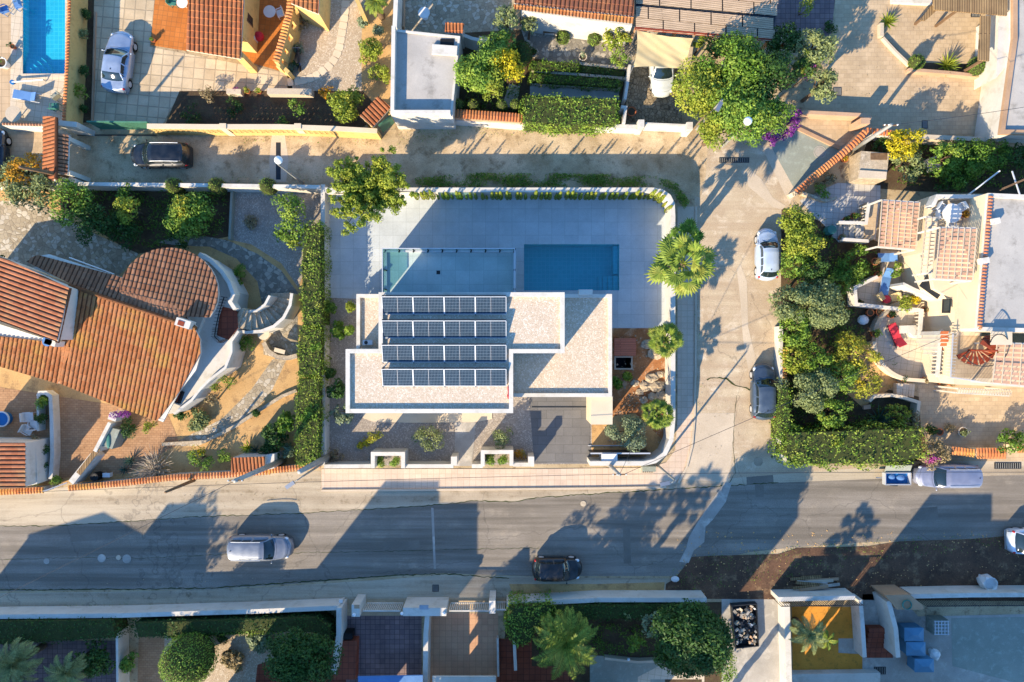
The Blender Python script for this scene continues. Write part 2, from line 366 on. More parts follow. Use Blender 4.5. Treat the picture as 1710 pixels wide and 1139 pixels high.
m['teal'] = MAT('teal', '3f7a70', '356c64', 2, .6, .08, 8, 0)
m['green_gate'] = MAT('green_gate', '4a7c66', '3e6c58', 2, .6, .1, 8, 0)
m['blue'] = MAT('blue', '1f6aa8', '1a5c94', 2, .4, .06, 8, 0)
m['red'] = MAT('red', 'c02838', 'ac2030', 2, .7, .06, 8, 0)
m['crimson'] = MAT('crimson', 'c83a48', 'b82e3c', 2, .8, .06, 20, .1)
m['sail'] = MAT('sail', 'c8b588', 'bda97c', .8, .9, .06, 30, .1)
m['fabric_blue'] = MAT('fabric_blue', '5c84b4', '4c74a4', 1, .9, .08, 30, .1)
m['basin'] = TILES('basin', '62d0ce', '5ac8c6', '74d6d4', .3, .3, 0, .02, 0, .5, .06, .05)
m['basin_t'] = TILES('basin_t', '5cc8de', '52c0d8', '84d8e6', .3, .3, 0, .02, 0, .5, .08, .05)
m['water'] = CLEAR('water', 'a0dcea', .3, .6)
m['water_t'] = CLEAR('water_t', 'a8e8f0', .2, .7)
m['glassrail'] = CLEAR('glassrail', 'b4d4cc', .8)
m['glass'] = MAT('glass', '1c2c30', '22343a', .5, .08, 0, 8, 0, spec=.8, where='object')
m['glass_car'] = MAT('glass_car', '1d2a2c', '182224', .5, .06, 0, 8, 0, spec=.9, where='object')
m['rubber'] = MAT('rubber', '1a1a1a', '141414', 2, .8, .1, 10, 0)
m['lamp_glass'] = MAT('lamp_glass', 'd8e0e4', 'ccd4d8', 2, .25, .02, 8, 0)
m['tail'] = MAT('tail', 'a81c20', '901418', 2, .3, .02, 8, 0)
def PVG(name):
    mm, n, b = _new(name); v = coords(n, 'object')
    t = N(n, 'TexBrick'); t.offset = 0; t.squash = 1
    for k, q in (('Color1', srgb('1a2a38')), ('Color2', srgb('203342')), ('Mortar', srgb('6a7a88'))): t.inputs[k].default_value = q
    for k, q in (('Scale', 1.0), ('Mortar Size', .006), ('Brick Width', .0885), ('Row Height', .174), ('Mortar Smooth', .1), ('Bias', 0.)): t.inputs[k].default_value = q
    n.links.new(v, t.inputs['Vector']); n.links.new(t.outputs[0], b.inputs['Base Color'])
    b.inputs['Roughness'].default_value = .25; b.inputs['Specular IOR Level'].default_value = .3; return mm
m['pv'] = PVG('pv')
def PAINT(name, c, metal=.5):
    mm, n, b = _new(name); b.inputs['Base Color'].default_value = srgb(c); b.inputs['Metallic'].default_value = metal
    b.inputs['Roughness'].default_value = .4; b.inputs['Coat Weight'].default_value = .5; b.inputs['Coat Roughness'].default_value = .05
    v = coords(n, 'object'); g = noise(n, v, 2.5, 6)
    n.links.new(mixc(n, ramp(n, g, .4, .75), srgb(c), tuple(min(1, q * 1.12 + .015) for q in srgb(c)[:3]) + (1,)), b.inputs['Base Color'])
    n.links.new(ramp(n, g, -.6, 2.2), b.inputs['Roughness']); return mm
# ---------------------------------------------------------------- foliage
def leaves(name, p, nrm, size, mat, parent, asp=.55):
    p = np.asarray(p, 'f'); nrm = np.asarray(nrm, 'f'); n = len(p)
    nrm = nrm + RNG.normal(0, .55, (n, 3)); nrm /= np.linalg.norm(nrm, axis=1)[:, None] + 1e-6
    t = np.cross(nrm, RNG.normal(0, 1, (n, 3))); t /= np.linalg.norm(t, axis=1)[:, None] + 1e-6
    b = np.cross(nrm, t); s = (size * RNG.uniform(.6, 1.35, n))[:, None] / 2
    off = np.array(ORG[parent.name], 'f')
    V = np.stack([p - t * s, p - b * s * asp - nrm * s * .15, p + t * s, p + b * s * asp - nrm * s * .15], 1).reshape(-1, 3) - off
    me = bpy.data.meshes.new(name); me.vertices.add(4 * n); me.vertices.foreach_set('co', V.ravel())
    me.loops.add(4 * n); me.loops.foreach_set('vertex_index', np.arange(4 * n, dtype='i'))
    me.polygons.add(n); me.polygons.foreach_set('loop_start', np.arange(0, 4 * n, 4, dtype='i'))
    me.materials.append(mat); me.update(calc_edges=True); me.validate()
    o = link(name, me, parent); ORG[o.name] = Vector(off); return o
def rdir(n, zmin=-.35):
    v = RNG.normal(0, 1, (n * 3, 3)); v /= np.linalg.norm(v, axis=1)[:, None]; v = v[v[:, 2] > zmin][:n]; return v
def clumps(c, r, k, cr, dens, zmin=-.3):
    """leaf points of k round clumps spread through an ellipsoid"""
    r = np.array(r); dr = rdir(k, zmin); az_ = np.arctan2(dr[:, 1], dr[:, 0]); p_, q_ = RNG.uniform(0, 6.28, 2); lob = (1 + .16 * np.sin(2 * az_ + p_) + .13 * np.sin(3 * az_ + q_))[:, None]; f = lob * RNG.uniform(.45, 1.0, (len(dr), 1)) ** .6
    cc = np.array(c) + dr * f * np.maximum(r - cr * .5, r * .3)
    cs = cr * RNG.uniform(.65, 1.3, len(cc)); pts = []; nn = []
    for q, s in zip(cc, cs):
        n = max(12, int(dens * 12.6 * s * s * .8)); v = rdir(n, -.6); rad = s * RNG.uniform(.35, 1.08, (len(v), 1)) ** .55
        pts.append(q + v * rad * np.array([1, 1, .85])); nn.append(v + [0, 0, .35])
    return np.concatenate(pts), np.concatenate(nn), cc
LEAFQ = 1.0
def tree(x, y, rpx, h, mat, name, label, cat='tree', rz=None, k=26, cr=None, leaf=.2, dens=42, group=None, ry=None, trunk=True, bark='bark', tr=None):
    """x, y: crown centre in the photograph, rpx its radius there, h the tree's height"""
    rx = rpx / PXM * (1 - h * .7 / CAMH); ryy = (ry or rpx) / PXM * (1 - h * .7 / CAMH)
    rz = rz or min(rx * .8, h * .42); zc = h - rz; gx, gy = G(x, y, zc)
    t = thing(name, label, cat, (gx, gy, 0), group)
    cr = cr or max(.22, min(rx, ryy) * .34)
    p, n, cc = clumps((gx, gy, zc), (rx, ryy, rz), k, cr, dens, -.45 if h > 2.5 else -.1)
    mb = MB(); tr = tr or max(.05, min(.2, h * .028))
    if trunk and h > 1.2:
        top = Vector((gx, gy, zc)); mb.tube([(gx, gy, -.02), (gx + tr * .5, gy, zc * .5), top], [tr * 1.3, tr, tr * .6], 8)
        for q in cc[::2][:12]:
            q = Vector(q); mid = top.lerp(q, .5) + Vector((0, 0, -.1 * h * .3)); mb.tube([(gx, gy, zc * .55), mid, q], [tr * .6, tr * .4, tr * .12], 5)
        part('trunk', mb, m[bark], t)
    else:
        for q in cc[::3][:7]: mb.tube([(gx, gy, -.02), Vector((gx, gy, 0)).lerp(Vector(q), .6), q], [.03, .02, .008], 5)
        part('stem', mb, m[bark], t)
    leaves('crown' if h > 1.6 else 'foliage', p, n, leaf, m[mat], t); return t
def branchy(x, y, rx, ry, h, mat, label, nb=13, leaf=.15, name='garden_tree'):
    z = h - 1.4; gx, gy = G(x, y, z); t = thing(name, label, 'tree', (gx, gy, 0)); mb = MB(); P_, N_ = [], []; sx, sy = rx / PXM * .92, ry / PXM * .92
    mb.tube([(gx, gy, 0), (gx + .1, gy, 1.2), (gx, gy + .05, 2.2)], [.2, .16, .13], 9)
    for i in range(nb):
        az = 2 * PI * i / nb + random.uniform(-.25, .25); L = random.uniform(.62, 1.12); e = Vector((gx + math.cos(az) * sx * L, gy + math.sin(az) * sy * L, h - random.uniform(.5, 1.5))); s = Vector((gx, gy, 2.1)); md = s.lerp(e, .45) + Vector((0, 0, .5)); mb.tube([s, md, e], [.09, .05, .015], 5)
        for j in range(20):
            f = .1 + .92 * j / 19; q = (s.lerp(md, f * 2) if f < .5 else md.lerp(e, f * 2 - 1)) + Vector((random.uniform(-.55, .55), random.uniform(-.55, .55), random.uniform(-.2, .5))); r = random.uniform(.16, .42) * (1.2 - f * .5); n = int(480 * r); v = rdir(n, -.8)
            P_.append(np.array(q) + v * r * RNG.uniform(.3, 1.25, (len(v), 1))); N_.append(v + [0, 0, .4])
    part('trunk', mb, m['bark'], t); leaves('crown', np.concatenate(P_), np.concatenate(N_), leaf, m[mat], t); return t
def shrub(x, y, rpx, h, mat, label, cat='shrub', name='shrub', **k):
    k.setdefault('leaf', .12); k.setdefault('dens', 75); k.setdefault('k', 12)
    return tree(x, y, rpx, h, mat, name, label, cat, trunk=False, rz=max(.15, h * .5), **k)
def ballshrub(x, y, rpx, h, mat, label, name='clipped_shrub', cat='shrub', dens=260, leaf=.09):
    rx = rpx / PXM * (1 - h * .6 / CAMH); gx, gy = G(x, y, h * .6); t = thing(name, label, cat, (gx, gy, 0))
    mb = MB(); mb.ball((gx, gy, h * .5), (rx * .9, rx * .9, h * .46), 10, 18); part('branches', mb, m['bark_dark'], t, smooth=True)
    n = int(dens * rx * rx * 6); v = rdir(n, -.5); q = np.array([gx, gy, h * .5]) + v * np.array([rx, rx, h * .5]) * RNG.uniform(.93, 1.04, (len(v), 1))
    leaves('foliage', q, v, leaf, m[mat], t); return t
def hedge(pts, h, mat, label, zr=None, dens=120, leaf=.14, name='hedge', rough=.12, z0=0, group=None):
    """clipped hedge over a polygon drawn in the photograph at its top"""
    poly = P(pts, z0 + h); cx = sum(p[0] for p in poly) / len(poly); cy = sum(p[1] for p in poly) / len(poly)
    t = thing(name, label, 'hedge', (cx, cy, z0), group)
    mb = MB(); mb.prism([(cx + (p[0] - cx) * .96, cy + (p[1] - cy) * .96) for p in poly], z0, z0 + h - .12); part('branches', mb, m['bark_dark'], t)
    a = np.array(poly); lo, hi = a.min(0), a.max(0); A = abs(area(poly)); n = int(A * dens * 1.3); pts_, nn = [], []
    q = RNG.uniform(lo, hi, (int(n * (hi - lo).prod() / max(A, .1)) + 10, 2)); ins = np.zeros(len(q), bool); j = len(a) - 1
    for i in range(len(a)):
        c = ((a[i, 1] > q[:, 1]) != (a[j, 1] > q[:, 1])) & (q[:, 0] < (a[j, 0] - a[i, 0]) * (q[:, 1] - a[i, 1]) / (a[j, 1] - a[i, 1] + 1e-9) + a[i, 0]); ins ^= c; j = i
    q = q[ins]; lump = np.sin(q[:, 0] * 3.1 + np.sin(q[:, 1] * 2.3) * 2) * np.sin(q[:, 1] * 3.7 + 1 + np.sin(q[:, 0] * 1.7) * 2)
    z = z0 + h + lump * rough * .7 + RNG.uniform(-rough * 1.6, rough * .6, len(q)) - .03
    pts_.append(np.c_[q, z]); nn.append(np.tile([0, 0, 1.0], (len(q), 1)))
    for i in range(len(a)):
        p0, p1 = a[i], a[(i + 1) % len(a)]; L = np.linalg.norm(p1 - p0); k = int(L * h * dens * .9)
        u = RNG.uniform(0, 1, (k, 1)); e = (p1 - p0) / max(L, 1e-6); no = np.array([e[1], -e[0]]) * (1 if area(poly) > 0 else -1)
        zz = z0 + RNG.uniform(0, h, k); b = p0 + (p1 - p0) * u + no * (RNG.uniform(-.08, .08 + rough * .6, (k, 1)) + (np.sin(u * L * 2.6 + i) * rough * .5))
        pts_.append(np.c_[b, zz]); nn.append(np.tile([no[0], no[1], .2], (k, 1)))
    leaves('foliage', np.concatenate(pts_), np.concatenate(nn), leaf, m[mat], t); return t
def ground_leaves(name, label, cat, regions, dens, leaf, mat, hgt=.18):
    """weeds, grass or fallen leaves over polygons on the ground, one object"""
    P_, N_ = [], []
    for poly in regions:
        a = np.array(P(poly)); lo, hi = a.min(0), a.max(0); n = int((hi - lo).prod() * dens); q = RNG.uniform(lo, hi, (n, 2)); ins = np.zeros(n, bool); j = len(a) - 1
        for i in range(len(a)):
            c = ((a[i, 1] > q[:, 1]) != (a[j, 1] > q[:, 1])) & (q[:, 0] < (a[j, 0] - a[i, 0]) * (q[:, 1] - a[i, 1]) / (a[j, 1] - a[i, 1] + 1e-9) + a[i, 0]); ins ^= c; j = i
        q = q[ins]; w = np.sin(q[:, 0] * 2.3 + 1.3 * np.sin(q[:, 1] * 3)) + np.sin(q[:, 1] * 4.1 + q[:, 0]); q = q[w > RNG.uniform(-1.6, 1.2, len(q))]
        P_.append(np.c_[q, .015 + RNG.uniform(0, hgt, len(q))]); N_.append(np.tile([0, 0, .6], (len(q), 1)))
    root = Vector((0, 0, 0)); ORG['_'] = root
    class D: name = '_'
    p = np.concatenate(P_); nr = np.concatenate(N_)
    o = bpy.data.objects.new('tmp', None); ORG['tmp'] = root; o.name = 'tmp'; COL.objects.link(o); ORG[o.name] = root
    r = leaves(name, p, nr, leaf, mat, o, .3); r.parent = None; bpy.data.objects.remove(o); return tag(r, label, cat, None, 'stuff')

def frond_fan(mb, base, az, el, L, rad, nseg=15, spread=R(200)):
    """a petiole and a pleated fan of pointed segments"""
    dx = Vector((math.cos(az) * math.cos(el), math.sin(az) * math.cos(el), math.sin(el))); tip = Vector(base) + dx * L
    mb.tube([base, Vector(base) + dx * L * .5 + Vector((0, 0, .05)), tip], [.04, .03, .02], 4, False)
    side = Vector((-math.sin(az), math.cos(az), 0)); fwd = (dx + Vector((0, 0, -.32))).normalized(); up = side.cross(fwd) * -1
    for i in range(nseg):
        a = -spread / 2 + spread * i / (nseg - 1); l = rad * (.72 + .28 * math.cos(a)) * random.uniform(.9, 1.08); w = rad * .115
        dd = (fwd * math.cos(a) + side * math.sin(a)).normalized(); pp = dd.cross(up).normalized()
        mid = tip + dd * l * .55 + up * .02; end = tip + dd * l + Vector((0, 0, -rad * random.uniform(.1, .28))); b = len(mb.v)
        mb.v += [tuple(tip), tuple(mid + pp * w - up * .03), tuple(end), tuple(mid - pp * w - up * .03), tuple(mid + up * .02)]
        mb.f += [(b, b + 4, b + 1), (b + 1, b + 4, b + 2), (b, b + 3, b + 4), (b + 4, b + 3, b + 2)]
def frond_feather(mb, base, az, el, L, w, droop=1.0, n=17):
    p = Vector(base); a = el; pts = [p.copy()]; st = L / n
    for i in range(n):
        a -= droop * (.5 + i / n) / n * 1.5; p = p + Vector((math.cos(az) * math.cos(a), math.sin(az) * math.cos(a), math.sin(a))) * st; pts.append(p.copy())
    mb.tube(pts[::3] + [pts[-1]], [.03 * (1 - i / (len(pts[::3]) + 1)) + .005 for i in range(len(pts[::3]) + 1)], 4, False)
    side = Vector((-math.sin(az), math.cos(az), 0))
    for i in range(2, n + 1):
        t = i / n; l = w * math.sin(PI * min(1, .12 + t * .86)) * random.uniform(.85, 1.1)
        fd = (pts[i] - pts[i - 1]).normalized(); up = side.cross(fd) * -1
        for s in (-1, 1):
            for o in (0, .5):
                q = pts[i] - fd * st * o; dd = (side * s * .86 + fd * .55 + up * random.uniform(.0, .3) - Vector((0, 0, .15))).normalized(); b = len(mb.v)
                e = q + dd * l; pw = fd * max(.02, w * .07); mid = q + dd * l * .4
                mb.v += [tuple(q), tuple(mid + pw), tuple(e), tuple(mid - pw)]; mb.f.append((b, b + 1, b + 2, b + 3))
def palm(x, y, h, rpx, label, kind='fan', mat='palm', n=34, tr=.17, name=None, zc=None, low=-.55, group=None, base=None):
    z = h; gx, gy = G(x, y, z); t = thing(name or ('fan_palm' if kind == 'fan' else 'feather_palm'), label, 'palm', (gx, gy, 0), group)
    rad = rpx / PXM * (1 - h / CAMH); mb = MB()
    if h > .5:
        k = max(3, int(h / .25)); mb.tube([(gx + .04 * math.sin(i), gy, -.02 + (h - .05) * i / k) for i in range(k + 1)], [tr * (1.25 if i % 2 else 1.05) * (1.25 - .3 * i / k) for i in range(k + 1)], 10)
    else: mb.ball((gx, gy, h * .5), (.2, .2, .2))
    part('trunk', mb, m['bark'], t, smooth=True); mb = MB()
    for i in range(n):
        az = i * 2.39996 + random.uniform(-.2, .2); f = (i + .5) / n; el = R(74) - (R(74) - low) * f ** .9
        c = (gx, gy, h - .05 - .25 * f * min(1, h / 3))
        if kind == 'fan': frond_fan(mb, c, az, el + random.uniform(-.15, .15), rad * random.uniform(.38, .68), rad * random.uniform(.36, .46), 13, R(190))
        else: frond_feather(mb, c, az, max(el, .05) if low > -.2 else el, rad * 1.12 * random.uniform(.85, 1.05), rad * .22, 1.2)
    part('crown', mb, m[mat], t); return t
def rosette(x, y, rpx, label, mat='agave', n=36, name='agave', cat='agave', w=.09, el0=75):
    """stiff pointed leaves from one centre on the ground"""
    gx, gy = G(x, y, .3); L = rpx / PXM; mb = MB()
    for i in range(n):
        az = i * 2.39996; el = R(el0 - (el0 - 8) * (i / n)); l = L * random.uniform(.85, 1.05) * (1.1 if el < .8 else 1)
        dd = Vector((math.cos(az) * math.cos(el), math.sin(az) * math.cos(el), math.sin(el))); s = Vector((-math.sin(az), math.cos(az), 0)) * w / 2; c = Vector((gx, gy, .1)); b = len(mb.v)
        up = Vector((0, 0, -.03)); mid = c + dd * l * .5
        mb.v += [tuple(c - s * .6), tuple(c + s * .6), tuple(mid + s), tuple(c + dd * l), tuple(mid - s), tuple(mid + up)]
        mb.f += [(b, b + 5, b + 4), (b, b + 1, b + 5), (b + 1, b + 2, b + 5), (b + 2, b + 3, b + 5), (b + 5, b + 3, b + 4)]
    return solo(name, mb, m[mat], label, cat)

# ---------------------------------------------------------------- clay tiles
def clip(bm, poly):
    s = 1 if area(poly) > 0 else -1
    for i in range(len(poly)):
        a, b = Vector(poly[i]), Vector(poly[(i + 1) % len(poly)]); e = b - a
        if e.length < 1e-4: continue
        no = Vector((e.y, -e.x, 0)) * s
        bmesh.ops.bisect_plane(bm, geom=bm.verts[:] + bm.edges[:] + bm.faces[:], plane_co=(a.x, a.y, 0), plane_no=no, clear_outer=True, dist=1e-5)
def plane_fn(anchor, z0, down, slope):      # anchor px at height z0; down: photo direction (dx, dy) of the fall line
    d = Vector((down[0], -down[1])).normalized(); p0 = Vector(G(anchor[0], anchor[1], z0))
    return (lambda x, y: z0 - slope * (Vector((x, y)) - p0).dot(d)), d
def on_plane(px, fn, z0):
    z = z0
    for _ in range(25): x, y = G(px[0], px[1], z); z = .5 * z + .5 * fn(x, y)
    return G(px[0], px[1], z)
def tile_roof(name, pts, anchor, z0, down, slope, mat, parent, pitch=.29, course=.4, amp=.085, lift=0.0, world_pts=None, label=None):
    fn, d = plane_fn(anchor, z0, down, slope); poly = world_pts or [on_plane(p, fn, z0) for p in pts]
    u = Vector((-d.y, d.x)); us = [Vector(p).dot(u) for p in poly]; vs_ = [Vector(p).dot(d) for p in poly]
    u0, u1, v0, v1 = min(us) - .3, max(us) + .3, min(vs_) - .3, max(vs_) + .3; nu = int((u1 - u0) / pitch) + 1; nv = int((v1 - v0) / course) + 1
    prof = [(0, 0), (.12, .55), (.3, .95), (.5, 1.0), (.7, .95), (.88, .55)]
    bm = bmesh.new(); uvl = bm.loops.layers.uv.new('UVMap'); U = [(i + a, b) for i in range(nu) for a, b in prof] + [(nu, 0)]
    rows = []
    for j in range(nv):
        for e, dz in ((0.0, 0.0), (.985, .028)):
            vv = v0 + (j + e) * course; row = []
            for i, (a, b) in enumerate(U):
                q = u * (u0 + a * pitch) + d * vv; row.append(bm.verts.new((q.x, q.y, fn(q.x, q.y) + b * amp * (1 + .12 * e) + dz + lift)))
            rows.append((row, j + e))
    for r in range(len(rows) - 1):
        (ra, va), (rb, vb) = rows[r], rows[r + 1]
        for i in range(len(U) - 1):
            f = bm.faces.new((ra[i], rb[i], rb[i + 1], ra[i + 1])); f.smooth = False
            for lp, (a, b) in zip(f.loops, ((i, va), (i, vb), (i + 1, vb), (i + 1, va))):
                lp[uvl].uv = (min(U[a][0] + (.01 if a == i else -.01), nu), va + .05 if va == int(va) else va - .03)
    clip(bm, poly); bmesh.ops.recalc_face_normals(bm, faces=bm.faces)
    if sum(f.normal.z for f in bm.faces) < 0: bmesh.ops.reverse_faces(bm, faces=bm.faces)
    off = ORG[parent.name] if parent else Vector((0, 0, 0)); bmesh.ops.translate(bm, verts=bm.verts, vec=-off)
    me = bpy.data.meshes.new(name); bm.to_mesh(me); bm.free(); me.materials.append(m[mat]); o = link(name, me, parent); ORG[o.name] = off
    if label: o['label'] = label
    return o, poly, fn
def slab(poly, fn, th, mb=None, inset=0.0, low=None):      # solid under a sloping roof
    mb = mb or MB(); b = len(mb.v); n = len(poly)
    if area(poly) < 0: poly = poly[::-1]
    c = Vector((sum(p[0] for p in poly) / n, sum(p[1] for p in poly) / n)); q = []
    for p in poly: v = Vector(p); v = v + (c - v).normalized() * inset; q.append(v)
    mb.v += [(p.x, p.y, fn(p.x, p.y) - .03) for p in q] + [(p.x, p.y, (fn(p.x, p.y) - th) if low is None else low) for p in q]
    mb.f.append(tuple(b + i for i in range(n)))
    for i in range(n):
        j = (i + 1) % n; mb.f.append((b + i, b + n + i, b + n + j, b + j))
    mb.f.append(tuple(b + n + i for i in reversed(range(n)))); return mb
def ridge(mb, a, b, r=.11, step=.36):
    a, b = Vector(a), Vector(b); L = (b - a).length; k = max(1, int(L / step))
    for i in range(k):
        p, q = a.lerp(b, i / k), a.lerp(b, (i + 1.1) / k); mb.tube([p, q], [r * .92, r * 1.06], 8)
    return mb
def coping(path, z, w=.36, r=.085, step=.2):      # barrel tiles laid across a wall, path in world xy
    mb = MB(); mb.uv = []; cnt = 0
    for i in range(len(path) - 1):
        a, b = Vector(path[i]), Vector(path[i + 1]); L = (b - a).length; e = (b - a).normalized(); n = Vector((-e.y, e.x)); k = max(1, int(L / step))
        for j in range(k):
            c = a + e * (j + .5) * L / k; s = len(mb.v); M = 6
            for side, rr in ((-1, 1.0), (0, 1.08), (1, 1.0)):
                for t in range(M + 1):
                    w_ = PI * t / M; q = c + n * side * w / 2 - e * math.cos(w_) * r * rr * .95
                    mb.v.append((q.x, q.y, z + math.sin(w_) * r * rr + (.04 if side == 0 else 0))); mb.uv.append((cnt + .5, 3.5))
            for g in range(2):
                for t in range(M): mb.f.append((s + g * (M + 1) + t, s + g * (M + 1) + t + 1, s + (g + 1) * (M + 1) + t + 1, s + (g + 1) * (M + 1) + t))
            cnt += 1
    return mb
def garden_wall(path, h, th, mat, label, tiles=None, z0=0, cat='wall', name='garden_wall', wt=None, caps=None, closed=False, group=None):
    """path in photo pixels along the wall's top"""
    w = P(path, z0 + h); cx = sum(p[0] for p in w) / len(w); cy = sum(p[1] for p in w) / len(w)
    t = thing(name, label, cat, (cx, cy, z0), group); mb = MB(); mb.wall(w, th, z0, z0 + h, closed); part('wall_body', mb, m[mat], t)
    if tiles: part('tile_coping', coping(w + ([w[0]] if closed else []), z0 + h + .003, wt or th + .14), m[tiles], t)
    if caps: part('coping', MB().wall(w, th + .06, z0 + h + .002, z0 + h + .06, closed), m[caps], t)
    return t
def balusters(mb, path, z0, h, step=.22, r=.045):
    for i in range(len(path) - 1):
        a, b = Vector(path[i]), Vector(path[i + 1]); k = max(1, int((b - a).length / step))
        for j in range(k):
            q = a.lerp(b, (j + .5) / k); mb.lathe((q.x, q.y, z0), [(r, 0), (r * .6, .08 * h), (r * 1.2, .35 * h), (r * .5, .75 * h), (r, h)], 8)
def pot(x, y, r=.22, h=.35, mat='terra', label='pot', plant=None, pr=None, ph=.4, z=0):
    gx, gy = G(x, y, h * .7 + z); t = thing('plant_pot', label, 'pot', (gx, gy, z)); mb = MB()
    mb.lathe((gx, gy, z), [(r * .65, 0), (r * .8, h * .4), (r, h * .9), (r * 1.1, h * .92), (r * 1.1, h), (r * .9, h), (r * .85, h * .85), (0, h * .84)], 18)
    part('pot_body', mb, m[mat], t, smooth=False); mb = MB(); mb.lathe((gx, gy, z), [(r * .86, h * .86), (0, h * .87)], 14); part('soil', mb, m['soil_dark'], t)
    if plant:
        p, n, c = clumps((gx, gy, z + h + ph * .45), (pr or r * 1.3, pr or r * 1.3, ph * .55), 9, (pr or r) * .55, 90, -.2); leaves('plant', p, n, .1, m[plant], t)
    return t
def table_round(x, y, r, h, mat, label, z=0):
    gx, gy = G(x, y, h + z); t = thing('round_table', label, 'table', (gx, gy, z)); mb = MB()
    mb.lathe((gx, gy, z), [(r * .97, h - .03), (r, h - .02), (r, h), (0, h + .001)], 28); part('tabletop', mb, m[mat], t)
    mb = MB(); mb.lathe((gx, gy, z), [(.2, 0), (.2, .03), (.04, .05), (.035, h - .03)], 12); part('pedestal', mb, m[mat], t); return t
def chair(x, y, az, mat, label, z=0, s=.5, group=None):
    gx, gy = G(x, y, .45 + z); t = thing('patio_chair', label, 'chair', (gx, gy, z), group, az); ORG[t.name] = Vector((0, 0, 0)); h = s / 2
    part('seat', MB().box((0, 0, .44), (s, s, .04)), m[mat], t); part('backrest', MB().box((-h, 0, .68), (.04, s, .42)), m[mat], t)
    for sx in (-1, 1):
        for sy in (-1, 1): part('leg', MB().bar((sx * h * .85, sy * h * .85, 0), (sx * h * .85, sy * h * .85, .42), .035), m[mat], t)
    for sy in (-1, 1): part('armrest', MB().bar((-h, sy * h, .64), (h * .7, sy * h, .62), .05, .03).bar((h * .7, sy * h, .62), (h * .8, sy * h * .9, .42), .03), m[mat], t)
    return t
def lounger(x, y, az, mat, frame, label, z=0, L=1.9, group=None):
    gx, gy = G(x, y, .35 + z); t = thing('sun_lounger', label, 'sun lounger', (gx, gy, z), group, az); ORG[t.name] = Vector((0, 0, 0))
    part('frame', MB().bar((-L / 2, -.3, .28), (L / 2, -.3, .28), .04).bar((-L / 2, .3, .28), (L / 2, .3, .28), .04), m[frame], t)
    part('bed', MB().box((-L * .17, 0, .31), (L * .66, .58, .05)), m[mat], t)
    part('backrest', MB().bar((L * .16, 0, .33), (L * .46, 0, .68), .58, .05), m[mat], t)
    for sx in (-.42, .38):
        for sy in (-.28, .28): part('leg', MB().bar((L * sx, sy, 0), (L * sx, sy, .27), .04), m[frame], t)
    return t

# ---------------------------------------------------------------- cars
def interp(t, pts):
    for (a, b), (c, d) in zip(pts, pts[1:]):
        if t <= c:
            f = (t - a) / max(c - a, 1e-6); f = f * f * (3 - 2 * f) * .5 + f * .5; return b + (d - b) * f
    return pts[-1][1]
KINDS = dict(
 hatch=dict(top=[(0, .55), (.015, .9), (.05, 1.0), (.15, 1.42), (.3, 1.5), (.52, 1.5), (.6, 1.45), (.75, 1.03), (.9, .88), (.97, .76), (1, .5)], belt=[(0, .9), (.2, .98), (.7, .94), (1, .62)], ws=(.60, .75), rw=(.05, .14), cab=(.04, .75), H=1.5),
 wagon=dict(top=[(0, .6), (.012, .95), (.03, 1.08), (.075, 1.5), (.3, 1.58), (.55, 1.57), (.62, 1.5), (.76, 1.08), (.9, .95), (.97, .82), (1, .5)], belt=[(0, .95), (.2, 1.02), (.7, 1.0), (1, .66)], ws=(.62, .76), rw=(.028, .072), cab=(.02, .76), H=1.57),
 sedan=dict(top=[(0, .6), (.012, .92), (.03, 1.0), (.15, 1.06), (.27, 1.4), (.42, 1.45), (.52, 1.42), (.68, .98), (.9, .85), (.97, .74), (1, .5)], belt=[(0, .88), (.2, .97), (.7, .9), (1, .6)], ws=(.53, .68), rw=(.15, .27), cab=(.15, .68), H=1.45))
